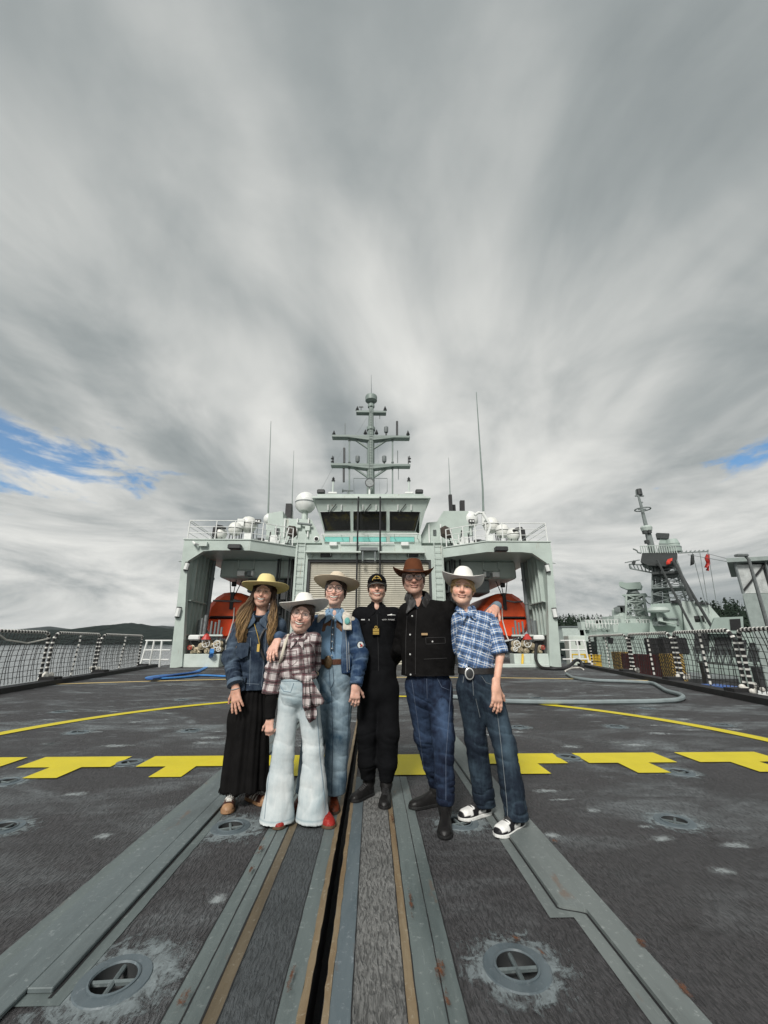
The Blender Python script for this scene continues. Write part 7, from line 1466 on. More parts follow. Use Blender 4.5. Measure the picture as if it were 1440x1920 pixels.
# ================= girl in the white hat, flared jeans
def person_2():
    Y = 3.32; hc = J(566, 1154, Y) + V3((0, .02, 0)); H = rotm(.05, .03, .16); hs = 1.10
    j = dict(neck=J(562, 1191, Y + .01), shL=J(528, 1205, Y - .01), shR=J(589, 1200, Y + .02), elL=J(512, 1262, Y - .03), wrL=J(506, 1348, Y - .07), elR=J(588, 1245, Y + .14), wrR=J(565, 1262, Y + .20), waist=J(556, 1262, Y), pel=J(560, 1300, Y))
    j['elL'] = J(511, 1275, Y - .01)
    aL, aR = V3((-.635, 3.36, .08)), V3((-.345, 3.37, .08)); j.update(hipL=j['pel'] + V3((-.08, 0, -.02)), hipR=j['pel'] + V3((.08, 0, -.02)), anL=aL, anR=aR); j.update(knL=mid(j['hipL'], aL, .5) + V3((.0, -.04, 0)), knR=mid(j['hipR'], aR, .5) + V3((-.01, -.04, 0)))
    t = thing('person', 'girl in a white cowboy hat, round glasses, tied plaid shirt and pale flared jeans', 'person', (-.5, Y, 0), 'group posing on the deck'); hd = unit(V3((.05, -.15, -1)))
    body(t, hc, H, hs, j, (.70, .46, .37), (.46, .15, .13), (.09, .055, .035), .86, [((j['wrL'], hd, V3((-.3, -1, .1)), 1), dict(curl=(.75, .9, .6), spread=.03, sc=.88))], dict(smile=1.1, open_=.85, cheek=1.05), dict(blush=.55))
    add_eyes(t, hc, H, hs, (.08, .06, .05), .34); add_teeth(t, hc, H, hs, 1.1, .45); add_glasses(t, hc, H, hs, .0285, (.10, .045, .03), .0018)
    S = SDF(); ch = mid(j['shL'], j['shR']) + V3((0, 0, -.08)); hem = J(556, 1272, Y); zs = [(ch, V3((1, 0, .12)), V3((-.12, 0, 1))), zframe(j['shL'], J(508, 1302, Y))]
    S.chain([ch, mid(ch, hem), hem], [.128, .128, .128], .05, FRONT, .78); S.cone(j['shL'] + V3((.02, 0, -.005)), j['shR'] + V3((-.02, 0, -.005)), .056, None, .05); S.cone(j['neck'] + V3((0, .02, -.03)), j['neck'] + V3((0, .02, .0)), .062, .058, .03)
    e1, e2 = J(514, 1255, Y - .02), J(508, 1301, Y - .03); S.chain([j['shR'], j['elR'], j['wrR']], [.06, .055, .05], .03, zone=1); S.cut(DN, hem)
    SL = SDF(); SL.chain([j['shL'] + V3((.006, 0, -.01)), e1, e2 + V3((0, 0, -.03))], [.066, .064, .070], .03); SL.cut(unit(e2 - e1), e2); cloth('sleeve', SL, M_pl2, t, .006, [(e1, e2 - j['shL'], .14, .055, .013), (j['shL'] + V3((0, -.03, -.07)), (.6, 0, -.6), .10, .045, .008)], .003, 12, 15, [zs[1]])
    g_ = cloth('plaid_shirt', S, M_pl2, t, .006, [(e1, e2 - j['shL'], .13, .055, .010), (hem + V3((0, -.08, .05)), (.35, 0, 1), .16, .05, .010), (ch + V3((.02, -.08, -.08)), (1, 0, .35), .14, .06, .007), (j['shL'], (1, 0, -.5), .1, .045, .006)], .004, 12, 5, zs)
    stitch(t, g_, [[(563, 1205), (569, 1240), (571, 1268)], [(572, 1206), (577, 1240), (578, 1264)], [(538, 1222), (556, 1220)], [(538, 1222), (540, 1244), (549, 1248), (557, 1240), (556, 1220)]], paint('plaid seam', (.10, .04, .05), .8, var=.1), .0022)
    u_ = SDF(); u_.chain([e1, j['wrL']], [.045, .036], .02); u_.cut(unit(j['wrL'] - e1), j['wrL']); cloth('black_undersleeve', u_, M_blk, t, .006, [(mid(e2, j['wrL']), j['wrL'] - e1, .15, .04, .005)])
    collar('collar', t, j['neck'] + V3((0, 0, -.006)), M_pl2, .056, .05, .042, .085, .023, .022, .045)
    kn = J(574, 1272, Y - .11); S = SDF(); S.ell(kn, (.035, .028, .03), .02); S.cone(kn + V3((-.08, .02, .02)), kn, .03, .025, .02); S.cone(kn + V3((.05, .02, .02)), kn, .028, .024, .02); cloth('knot', S, M_pl2, t, .005, [(kn, (1, 0, .4), .06, .02, .005)], .003, 30)
    for i, (p0, p1, w0, w1) in enumerate(((kn, J(586, 1352, Y - .12), .03, .045), (kn, J(600, 1322, Y - .10), .03, .055), (kn, J(577, 1330, Y - .13), .02, .03))):
        rows = [];  rr = random.Random(i)
        for k in range(9):
            f = k / 8; c = mid(p0, p1, f); w_ = (w0 + (w1 - w0) * f) * (1 if f < .85 else (1 - (f - .85) * 3.5)); rows.append([c + V3((w_ * s_, -.012 * math.sin(s_ * 4 + k * .5 + i) - .015 * i, .01 * s_)) for s_ in np.linspace(-1, 1, 7)])
        drape('shirt_tail', t, rows, M_pl2, .004)
    K = SDF(); hp = J(560, 1292, Y); K.chain([J(558, 1268, Y), hp], [.122, .140], .04, FRONT, .80)
    for s, hx in (('L', -.065), ('R', .065)):
        a = hp + V3((hx, 0, 0)); kn_ = j['kn' + s]; an = j['an' + s] + V3((-.015 if s == 'L' else -.055, -.055, -.03)); K.chain([a, kn_, mid(kn_, an, .45), an + V3((0, 0, -.03))], [.086, .072, .088, .118], .025, FRONT, .88)
    K.cut(DN, (0, 0, .022)); K.cone(hp + V3((0, 0, -.12)), mid(aL, aR) + V3((0, 0, .3)), .005, .012, .02, op=-1)
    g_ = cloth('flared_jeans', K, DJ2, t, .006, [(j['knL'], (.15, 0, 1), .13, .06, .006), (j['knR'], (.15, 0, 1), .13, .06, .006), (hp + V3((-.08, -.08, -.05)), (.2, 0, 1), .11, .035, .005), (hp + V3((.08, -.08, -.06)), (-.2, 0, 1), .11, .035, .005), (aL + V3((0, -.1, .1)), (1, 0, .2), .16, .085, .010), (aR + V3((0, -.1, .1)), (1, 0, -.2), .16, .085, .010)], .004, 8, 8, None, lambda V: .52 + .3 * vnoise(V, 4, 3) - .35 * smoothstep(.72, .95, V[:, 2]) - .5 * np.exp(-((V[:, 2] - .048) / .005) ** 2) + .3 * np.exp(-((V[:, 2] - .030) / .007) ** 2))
    stitch(t, g_, [[(524, 1284), (532, 1296), (545, 1298), (551, 1281)], [(566, 1280), (568, 1306), (566, 1330)], [(572, 1281), (574, 1298), (569, 1308)], [(514, 1330), (512, 1400), (502, 1470), (496, 1535)], [(524, 1277), (586, 1277)], [(594, 1330), (600, 1420), (612, 1530)]], paint('pale denim seam', (.17, .24, .29), .8, var=.1), .0026)
    for s_ in ('L', 'R'): shoe(t, *(((-.675, 3.455, 0), (-.609, 3.200, 0)) if s_ == 'L' else ((-.375, 3.44, 0), (-.262, 3.205, 0))), 'red', 1.02, 'shoe')
    hair_cap(t, hc, H, hs, (.06, .032, .02), -.10)
    hat(t, hc, H, M_lwht, .088, .104, .110, .112, .60, -.02, .80, .020, .064, .16, -.24, fabric('cream band', (.6, .57, .5)), 1.04, .12, .085, .06, 5)
    S = SDF(); MB().tube(spline([j['shL'] + V3((.05, -.01, .058)), j['shL'] + V3((.045, -.085, -.01)), j['shL'] + V3((.03, -.10, -.10)), j['shL'] + V3((.0, -.03, -.16))]), .011, 6).build('bag_strap', fabric('cream strap', (.6, .55, .46)), t, True)
# ================= woman in the tan hat, blue shirt and jeans
def person_3():
    Y = 3.62; hc = J(629, 1107, Y) + V3((0, .02, 0)); H = rotm(-.03, .04, .06); hs = 1.14
    j = dict(neck=J(628, 1149, Y + .01), shL=J(594, 1170, Y + .02), shR=J(660, 1170, Y), elL=J(560, 1218, Y + .06), wrL=J(524, 1200, Y - .22), elR=J(676, 1234, Y - .04), wrR=J(667, 1284, Y - .14), waist=J(620, 1236, Y), pel=J(622, 1275, Y))
    aL, aR = V3((-.50, 3.66, .1)), V3((-.295, 3.62, .1)); j.update(hipL=j['pel'] + V3((-.085, 0, -.02)), hipR=j['pel'] + V3((.085, 0, -.02)), anL=aL, anR=aR); j.update(knL=mid(j['hipL'], aL), knR=mid(j['hipR'], aR) + V3((.01, -.03, 0)))
    t = thing('person', 'woman in a tan hat and dark glasses, blue shirt, open jacket and wide jeans', 'person', (-.36, Y, 0), 'group posing on the deck')
    hR = unit(V3((-.03, -.12, -1))); wl = J(521, 1199, 3.27); dl = unit(J(509, 1226, 3.20) - wl)
    j['wrL'] = wl + V3((.012, .05, .01)); body(t, hc, H, hs, j, (.71, .465, .375), (.48, .16, .14), (.07, .04, .026), .97, [((j['wrR'], hR, V3((.35, -1, 0)), -1), dict(curl=(.38, .5, .35), spread=.05, sc=1.08)), ((wl, dl, V3((-.55, -1, .35)), 1), dict(curl=(.22, .35, .3), spread=.10, sc=1.06))], dict(smile=1.0, open_=.8), dict(blush=.55))
    add_eyes(t, hc, H, hs, (.07, .06, .05), .34); add_teeth(t, hc, H, hs, 1.0, .4); add_glasses(t, hc, H, hs, .029, (.014, .012, .012), .0027)
    ch = mid(j['shL'], j['shR']) + V3((0, 0, -.09)); bl_ = J(620, 1240, Y)
    S = SDF(); S.chain([ch, mid(ch, bl_), bl_ + V3((0, 0, -.02))], [.142, .136, .138], .05, FRONT, .72); S.cone(j['shL'], j['shR'], .055, None, .05); S.cone(j['neck'] + V3((0, .01, -.04)), j['neck'] + V3((0, .005, -.005)), .066, .062, .03); S.cut(DN, bl_ + V3((0, 0, -.015))); S.ell(j['neck'] + V3((0, -.10, .0)), (.035, .06, .055), .01, op=-1)
    g_ = cloth('blue_shirt', S, DS3, t, .006, [(bl_ + V3((-.02, -.1, .06)), (.6, 0, 1), .13, .05, .008), (ch + V3((.03, -.1, -.12)), (1, 0, .5), .13, .06, .006)], .003, 10, 4, None, lambda V: .45 + .2 * vnoise(V, 6, 2))
    stitch(t, g_, [[(623, 1160), (621, 1200), (620, 1236)], [(631, 1160), (629, 1200), (628, 1236)]], paint('chambray seam', (.09, .16, .26), .8, var=.1), .0022)
    c = j['neck']; collar('collar', t, c + V3((0, 0, .0)), DS3, .060, .052, .045, .09, .030, .026, .072, .55)
    for sg in (-1, 1):                                      # brown printed yoke over each shoulder, coming to a point on the chest
        S = SDF(); S.chain([ch, mid(ch, bl_)], [.145, .139], .05, FRONT, .72); S.cone(j['shL'], j['shR'], .058, None, .05); S.cut((-sg, 0, 0), c + V3((sg * .020, 0, 0))).cut(unit((-sg * .75, 0, -1)), c + V3((sg * .085, 0, -.175))).cut(unit((sg * 1.1, 0, -1)), c + V3((sg * .085, 0, -.175))); cloth('yoke', S, paint('brown print yoke', (.13, .062, .03), .8, var=.6, scale=45), t, .005, lump=.001)
    for k in range(5): MB().sphere((j['neck'][0] - .002, Y - .120 - .004 * k * (k < 3), j['neck'][2] - .13 - .055 * k), .006, 8, 6).build('button', M_silver, t, True)
    nk = j['neck'] + V3((0, -.112, -.05)); MB().sphere(nk, .016, 10, 7, (1, .5, 1.1)).build('bolo_slide', M_silver, t, True)
    for sg in (-1, 1): MB().tube(spline([nk, nk + V3((sg * .008, -.018, -.10)), nk + V3((sg * .012, -.02, -.20)), nk + V3((sg * .010, -.016, -.27))]), .004, 5).build('bolo_cord', M_lea, t, True)
    S = SDF(); zs = [(ch, V3((1, 0, 0)), V3((0, 0, 1))), zframe(j['shR'], j['wrR'])]; hem = J(630, 1262, Y)
    S.chain([ch + V3((0, .02, 0)), mid(ch, hem) + V3((0, .02, 0)), hem + V3((.01, .02, 0))], [.156, .152, .148], .05, FRONT, .84); S.cone(j['shL'] + V3((.01, .01, 0)), j['shR'] + V3((-.02, .01, 0)), .066, None, .06)
    S.chain([j['shL'], j['elL'], wl - dl * .03], [.072, .06, .043], .035, zone=1); S.cut(DN, hem)
    SL = SDF(); sleeve(SL, j['shR'] + V3((-.006, 0, -.015)), j['elR'], j['wrR'], .074, .064, .052, 0); SL.cut(unit(j['wrR'] - j['elR']), j['wrR']); cloth('sleeve', SL, D3, t, .006, [(j['elR'], j['wrR'] - j['shR'], .14, .045, .013), (j['wrR'] + V3((0, 0, .05)), DN, .09, .03, .009), (j['shR'] + V3((0, -.03, -.06)), (-.7, 0, -.6), .10, .045, .008)], .003, 11, 16, None, lambda V: .28 + .25 * vnoise(V, 6, 4))
    S.chain([J(622, 1150, Y - .2), J(617, 1200, Y - .2), J(612, 1300, Y - .2)], [.088, .100, .118], .02, FRONT, 2.4, op=-1)
    g_ = cloth('denim_jacket', S, D3, t, .006, [(j['elR'], j['wrR'] - j['shR'], .13, .042, .010), (j['wrR'] + V3((0, 0, .05)), DN, .09, .03, .006), (hem + V3((.12, -.08, .1)), (1, 0, .2), .12, .05, .006)], .004, 11, 6, zs, lambda V: .25 + .25 * vnoise(V, 5, 4))
    stitch(t, g_, [[(647, 1172), (650, 1215), (651, 1260)], [(653, 1190), (655, 1256)]], paint('jacket zip', (.30, .32, .33), .8, var=.1), .003)
    cw = j['wrR']; dv = unit(cw - j['elR']); cf = SDF(); cf.cone(cw - dv * .045, cw + dv * .005, .054, .050, .01); cf.cut(dv, cw + dv * .005).cut(-dv, cw - dv * .05); cloth('cuff', cf, D3, t, .005, fade=lambda V: np.full(len(V), .55), lump=.002)
    # patterned fleece collar and arm patch
    M_sh = paint('cream patterned fleece', (.60, .55, .47), .95, var=.25, scale=24, bump=.5, bscale=140); c = j['neck']
    S = SDF(); S.chain([c + V3((.062, .01, .015)), c + V3((.112, -.075, -.035)), c + V3((.120, -.125, -.135))], [.030, .036, .040], .02, V3((.35, -1, .35)), .28); S.cut(DN, c + V3((0, 0, -.15))); blob('fleece_collar', S, M_sh, t, .005)
    S = SDF(); S.chain([c + V3((-.060, .01, .015)), c + V3((-.110, -.065, -.03)), c + V3((-.128, -.105, -.075))], [.026, .028, .016], .02, V3((-.35, -1, .35)), .28); blob('fleece_collar', S, M_sh, t, .005)
    S = SDF(); S.ell(c + V3((.118, -.128, -.075)), (.024, .010, .030), .01, rotm(.2)); blob('teal_print', S, paint('teal print', (.16, .42, .38), .9, var=.2, scale=40), t, .004)
    S = SDF(); S.cone(j['shR'] + V3((-.055, -.01, .045)), j['shR'] + V3((-.005, -.035, .040)), .034, .036, .02, V3((.3, -.5, 1)), .6); blob('fleece_shoulder', S, M_sh, t, .006)
    pc = mid(j['shR'], j['elR'], .62) + V3((.028, -.066, 0)); nrm = unit((.35, -1, 0)); MB().lathe([(.030, 0), (.030, .005)], pc, 20, nrm).build('arm_patch', black, t); MB().lathe([(.026, .0052), (.026, .0062)], pc, 20, nrm).build('patch_face', white, t)
    for dx, dz, r in ((-.006, .006, .010), (.008, -.004, .010), (-.004, -.012, .007)): MB().sphere(pc + nrm * .006 + V3((dx, 0, dz)), r, 8, 6, (1, .3, 1)).build('patch_emblem', redm if dx > 0 else black, t)
    K = SDF(); hp = J(622, 1278, Y); K.chain([J(620, 1243, Y), hp], [.134, .158], .04, FRONT, .80)
    for s, hx in (('L', -.075), ('R', .075)):
        a = hp + V3((hx, 0, -.02)); an = j['an' + s]; K.chain([a, j['kn' + s], an + V3((0, -.02, -.08))], [.100, .092, .096], .03, FRONT, .95)
    K.cut(DN, (0, 0, .095)); g_ = cloth('wide_jeans', K, DJ3, t, .006, [(hp + V3((-.02, -.13, -.06)), (.8, 0, 1), .14, .045, .009), (hp + V3((.08, -.1, -.12)), (-.6, 0, 1), .14, .05, .007), (j['knR'] + V3((0, -.08, 0)), (.3, 0, 1), .15, .07, .009), (aR + V3((0, -.08, .15)), (.5, 0, 1), .15, .06, .008)], .005, 8, 9, None, lambda V: .45 + .35 * vnoise(V, 4, 5) + .25 * np.exp(-((V[:, 0] - j['knR'][0]) / .05) ** 2) - .1)
    stitch(t, g_, [[(617, 1250), (619, 1288), (622, 1300)], [(624, 1250), (626, 1278), (621, 1290)], [(600, 1250), (598, 1268), (592, 1276)], [(642, 1250), (648, 1264), (657, 1270)], [(655, 1300), (652, 1380), (647, 1478)], [(622, 1300), (624, 1390), (622, 1488)]], paint('jeans seam', (.025, .045, .07), .8, var=.1), .0028)
    oval_ring('belt', t, J(620, 1241, Y), .142, .113, 1.020, 1.062, paint('brown tooled leather', (.095, .034, .016), .5, var=.4, scale=60, bump=.3)); bc = J(618, 1241, Y) + V3((0, -.118, 0)); MB().lathe([(.040, 0), (.040, .006), (.030, .012), (.01, .014)], (bc[0], bc[1], 1.041), 22, (0, -1, 0), sx=1.25, sy=.85).build('belt_buckle', paint('aged brass buckle', (.12, .075, .035), .4, .5, var=.4, scale=80), t, True)
    MB().lathe([(.013, -.004), (.020, 0), (.013, .004)], J(593, 1263, Y - .14), 14, (0, 1, 0), caps=False).build('ring_charm', paint('pale wood ring', (.55, .45, .30), .6), t, True)
    shoe(t, (-.295, 3.71, 0), (-.268, 3.435, 0), 'cowboy_boot', 1.0, 'boot', V3((-.30, 3.66, .26))); shoe(t, (-.52, 3.74, 0), (-.55, 3.48, 0), 'cowboy_boot', 1.0, 'boot', V3((-.50, 3.70, .26)))
    hair_cap(t, hc, H, hs, (.03, .018, .012), -.09)
    hat(t, hc, H, M_ltan, .090, .106, .095, .110, .25, .02, .84, .014, .060, .17, .03, fabric('tan band', (.33, .26, .18)), 1.04, .10, None, .04, 8, M_ltan)
# ================= officer in black
def person_4():
    Y = 3.72; hc = J(707, 1102, Y) + V3((0, .02, 0)); H = rotm(-.02, .04, -.02); hs = 1.03
    j = dict(neck=J(706, 1140, Y + .01), shL=J(676, 1154, Y), shR=J(738, 1154, Y), elL=J(668, 1215, Y + .12), wrL=J(645, 1240, Y + .26), elR=J(752, 1215, Y + .10), wrR=J(775, 1235, Y + .22), waist=J(710, 1235, Y), pel=J(710, 1280, Y))
    aL, aR = V3((-.028, 3.80, .12)), V3((.122, 3.74, .12)); j.update(hipL=j['pel'] + V3((-.085, 0, -.02)), hipR=j['pel'] + V3((.085, 0, -.02)), anL=aL, anR=aR); j.update(knL=mid(j['hipL'], aL) + V3((-.01, -.03, 0)), knR=mid(j['hipR'], aR) + V3((.01, -.03, 0)))
    t = thing('person', 'naval officer in an all black uniform and black cap with gold lettering', 'person', (.04, Y, 0), 'group posing on the deck')
    body(t, hc, H, hs, j, (.65, .405, .31), (.36, .10, .09), (.06, .035, .022), .97, (), dict(smile=1.0, open_=.45), dict(blush=.45)); add_eyes(t, hc, H, hs, (.06, .05, .04), .34); add_teeth(t, hc, H, hs, 1.0, .45)
    ch = mid(j['shL'], j['shR']) + V3((0, 0, -.09)); hp = j['pel']
    S = SDF(); zs = None; S.chain([ch, j['waist'], hp + V3((0, 0, -.02))], [.162, .148, .160], .05, FRONT, .72); S.cone(j['shL'], j['shR'], .066, None, .06); S.cone(j['neck'] + V3((0, .01, -.05)), j['neck'] + V3((0, .012, .022)), .064, .058, .03); S.ell(j['neck'] + V3((0, -.075, .025)), (.030, .05, .05), .01, op=-1)
    S.chain([j['shL'], j['elL'], j['wrL']], [.066, .060, .048], .035); S.chain([j['shR'], j['elR'], j['wrR']], [.066, .060, .048], .035); S.cut(DN, hp + V3((0, 0, -.03)))
    g_ = cloth('black_shirt', S, M_navy, t, .006, [(j['elL'], j['elL'] - j['shL'], .12, .04, .008), (j['elR'], j['elR'] - j['shR'], .12, .04, .008), (j['waist'] + V3((0, -.1, 0)), (.4, 0, 1), .15, .06, .007), (ch + V3((0, -.1, -.1)), (1, 0, .4), .16, .08, .005)], .004, 9, 2)
    stitch(t, g_, [[(707, 1152), (709, 1210), (710, 1276)]], paint('black seam', (.02, .02, .022), .8, var=.1), .0022)
    collar('collar', t, j['neck'], M_navy, .060, .052, .045, .09, .028, .026, .07)
    K = SDF(); K.cone(hp + V3((0, 0, .06)), hp + V3((0, 0, -.04)), .150, .155, .04, FRONT, .78)
    for s, hx in (('L', -.078), ('R', .078)): a = hp + V3((hx, 0, -.04)); an = j['an' + s]; K.chain([a, j['kn' + s], mid(j['kn' + s], an, .6), an + V3((0, 0, .03))], [.098, .086, .078, .060], .03, zone=0)
    K.cut(DN, (0, 0, .13)); K.cone(hp + V3((.18, .02, -.30)), hp + V3((.18, .02, -.36)), .02, .02, .02) if False else None
    cloth('black_trousers', K, M_navy, t, .006, [(j['knL'], (.4, 0, -1), .12, .05, .004), (j['knR'], (-.4, 0, -1), .12, .05, .004), (aL + V3((0, 0, .1)), (.3, 0, -1), .12, .035, .006), (aR + V3((0, 0, .1)), (-.3, 0, -1), .12, .035, .006)], .004, 9, 7)
    shoe(t, (.018, 3.865, 0), (-.155, 3.665, 0), 'combat_boot', 1.05, 'boot', aL + V3((-.005, 0, .13))); shoe(t, (.128, 3.795, 0), (.098, 3.525, 0), 'combat_boot', 1.05, 'boot', aR + V3((0, 0, .13)))
    hair_cap(t, hc, H, hs, (.045, .026, .017), -.05)
    # ball cap with a stitched gold wreath of lettering
    cp = empty('cap', hc); cp.parent = t; cp.matrix_basis = Matrix.Translation(Vector(hc) - t.location); P = lambda x, y, z: hc + H @ (V3((x, y, z)) * hs)
    S = SDF(); S.ell(P(0, .012, .045), V3((.086, .106, .085)) * hs, .02, H); S.cone(P(0, -.05, .062), P(0, -.048, .072), .045 * hs, None, .03); nn = H @ V3((0, -.12, -1)); S.cut(nn, P(0, 0, .036)); cloth('cap_crown', S, M_navy, cp, .005, lump=.001)
    rows = []
    for r in np.linspace(0, 1, 7): rows.append([P((.078 + .004 * r) * math.sin(a), -.078 * math.cos(a) * (.9 + .0 * r) - .062 * r * max(0, math.cos(a)) ** .6 - .01, .040 - .020 * r - .016 * (abs(a) / 1.25) ** 2) for a in np.linspace(-1.3, 1.3, 21)])
    drape('cap_peak', cp, rows, M_navy, .004); MB().tube([V3(p) for p in rows[-1]], .0022, 4).build('peak_piping', paint('grey piping', (.25, .24, .22), .8), cp, True)
    word = 'HMCS · NCSM'
    for i in range(13): a = -.62 + i * 1.24 / 12; MB().box(*[P(.066 * math.sin(a) + d, -.098 * math.cos(a * .8) - .004 + d * .3, .088 - .030 * (a / .62) ** 2 + d * 1.6) for d in (-.0028, .0028)]).build('gold_letter', M_gold, cp) if i != 6 else None
    for i in range(7): MB().box(*[P(-.022 + i * .0073 + d, -.104 + d * .3, .066 + d * 1.4) for d in (-.0024, .0024)]).build('gold_letter', M_gold, cp) if i != 3 else None
    yc = Y - .130; z0 = J(705, 1183, yc)[2]; xr = J(705, 1183, yc)[0]
    for k in range(4): MB().box((xr - .026, yc - .004, z0 - .028 + k * .013), (xr + .026, yc - .001, z0 - .021 + k * .013)).build('rank_bar', M_gold, t)
    MB().tube([(xr + .011 * math.cos(a), yc - .003, z0 + .030 + .009 * math.sin(a)) for a in np.linspace(0, 6.283, 14, endpoint=False)], .003, 5, closed=True).build('rank_curl', M_gold, t); MB().box((xr - .032, yc, z0 - .036), (xr + .032, yc + .012, z0 + .044)).build('rank_slide', M_navy, t)
    pN = J(728, 1162, Y - .128); text('name_tape', 'NAVY  MARINE', .016, pN, t, M_silver); pb = J(734, 1153, Y - .128); S = SDF(); S.ell(pb, (.008, .004, .010), .006); S.chain([pb + V3((-.034, 0, -.002)), pb, pb + V3((.034, 0, -.002))], [.0035, .006, .0035], .006); blob('wing_badge', S, M_silver, t, .003)
    pN = J(681, 1162, Y - .12); MB().box(pN - V3((.018, .004, .004)), pN + V3((.014, .0, .005))).build('name_tape', M_silver, t); p2 = J(692, 1162, Y - .125); MB().box(p2 - V3((.003, .004, .006)), p2 + V3((.003, 0, .006))).build('pen_clip', M_silver, t)
# ================= man in the brown hat
def person_5():
    Y = 3.42; hc = J(776, 1085, Y) + V3((0, .02, 0)); H = rotm(-.08, .02, -.02); hs = 1.14
    j = dict(neck=J(783, 1126, Y + .02), shL=J(764, 1150, Y + .02), shR=J(842, 1146, Y + .02), elL=J(752, 1215, Y + .14), wrL=J(735, 1240, Y + .36), elR=J(882, 1172, Y + .14), wrR=J(921, 1140, Y + .06), waist=J(800, 1225, Y), pel=J(803, 1280, Y - .01))
    aL, aR = V3((.515, 3.615, .13)), V3((.520, 3.26, .13)); j.update(hipL=j['pel'] + V3((-.085, .02, -.02)), hipR=j['pel'] + V3((.085, 0, -.02)), anL=aL, anR=aR); j.update(knL=mid(j['hipL'], aL) + V3((-.02, -.04, 0)), knR=mid(j['hipR'], aR) + V3((.0, -.05, .02)))
    t = thing('person', 'man in a brown cowboy hat, dark glasses, black snap jacket and indigo jeans', 'person', (.45, Y, 0), 'group posing on the deck')
    wl = J(930, 1139, 3.33); dl = unit(J(913, 1160, 3.16) - wl); j['wrR'] = J(926, 1146, 3.42); j['elR'] = J(885, 1182, 3.55)
    body(t, hc, H, hs, j, (.64, .385, .295), (.34, .12, .10), (.10, .06, .04), 1.04, [((wl, dl, V3((.45, -.6, .75)), -1), dict(curl=(.20, .40, .3), spread=.10, sc=1.06))], dict(smile=.5, open_=0, jaw=1.08, nose=1.12), dict(blush=.4, stubble=.32)); add_eyes(t, hc, H, hs, (.06, .06, .06), .34); add_glasses(t, hc, H, hs, .028, (.012, .011, .011), .0027)
    ch = mid(j['shL'], j['shR']) + V3((0, 0, -.10)); hem = J(802, 1266, Y)
    S = SDF(); S.chain([ch, mid(ch, hem), hem + V3((0, 0, -.03))], [.200, .205, .215], .05, FRONT, .74); S.cone(j['shL'] + V3((.01, 0, -.005)), j['shR'] + V3((-.01, 0, -.005)), .075, None, .07); S.cone(j['neck'] + V3((0, .03, -.05)), j['neck'] + V3((0, .035, -.01)), .085, .075, .03)
    S.chain([j['shL'], j['elL'], j['wrL']], [.078, .066, .055], .04); S.cone(j['shR'], mid(j['shR'], j['elR'], .25), .078, .068, .04); S.cut(DN, hem); S.ell(j['neck'] + V3((-.01, -.10, .0)), (.045, .075, .085), .015, op=-1)
    g_ = cloth('black_jacket', S, M_vest, t, .006, [(ch + V3((-.05, -.14, -.1)), (.7, 0, 1), .2, .09, .007), (hem + V3((.05, -.14, .12)), (.3, 0, 1), .2, .08, .007), (j['elL'], (0, 0, 1), .12, .04, .008), (j['shR'], (1, 0, -.7), .12, .05, .007)], .005, 7, 4)
    stitch(t, g_, [[(764, 1140), (761, 1200), (761, 1264)], [(781, 1142), (779, 1200), (779, 1264)], [(798, 1196), (834, 1195), (835, 1206), (799, 1208), (798, 1196)], [(795, 1236), (838, 1234)]], paint('waxed seam', (.022, .021, .021), .8, var=.1), .0026)
    c = j['neck']; collar('leather_collar', t, c + V3((0, .01, .022)), M_lea, .076, .062, .06, .13, .042, .032, .105)
    sh = SDF(); sh.cone(c + V3((0, .0, -.10)), c + V3((0, .012, -.005)), .075, .064, .02); sh.ell(c + V3((0, -.085, .0)), (.028, .06, .075), .01, op=-1); cloth('denim_shirt', sh, denim('shirt denim', (.05, .07, .09), (.12, .15, .18)), t, .005, lump=.001)
    sl_ = SDF(); sl_.chain([mid(j['shR'], j['elR'], .15), j['elR'], wl - dl * .028], [.070, .054, .040], .03); cloth('denim_sleeve', sl_, denim('sleeve denim', (.10, .15, .19), (.30, .38, .42)), t, .006, [(mid(j['shR'], j['elR'], .4), j['elR'] - j['shR'], .1, .03, .006)], fade=lambda V: .4 + .3 * vnoise(V, 8, 1))
    for px, py in ((773, 1155), (769, 1190), (769, 1227), (770, 1265)): p = J(px, py, Y - .158); MB().lathe([(.0065, 0), (.0065, .002), (.003, .003)], p + V3((0, .006, 0)), 12, (0, -1, 0)).build('snap_button', M_silver, t, True)
    p = J(811, 1203, Y - .15); MB().lathe([(.0065, 0), (.0065, .002), (.003, .003)], p + V3((0, .004, 0)), 12, (0, -1, 0)).build('snap_button', M_silver, t, True); p = J(796, 1189, Y - .158); MB().box(p - V3((.024, .0, .008)), p + V3((.024, .008, .008))).build('brand_tab', paint('tan leather tab', (.42, .28, .14), .7), t)
    K = SDF(); hp = j['pel']; K.cone(hp + V3((0, 0, .04)), hp + V3((0, 0, -.04)), .158, .155, .04, FRONT, .76)
    for s, hx in (('L', -.085), ('R', .088)): a = hp + V3((hx, 0, -.03)); an = j['an' + s]; K.chain([a, j['kn' + s], mid(j['kn' + s], an, .6), an + V3((0, 0, .02))], [.102, .080, .066, .060], .03)
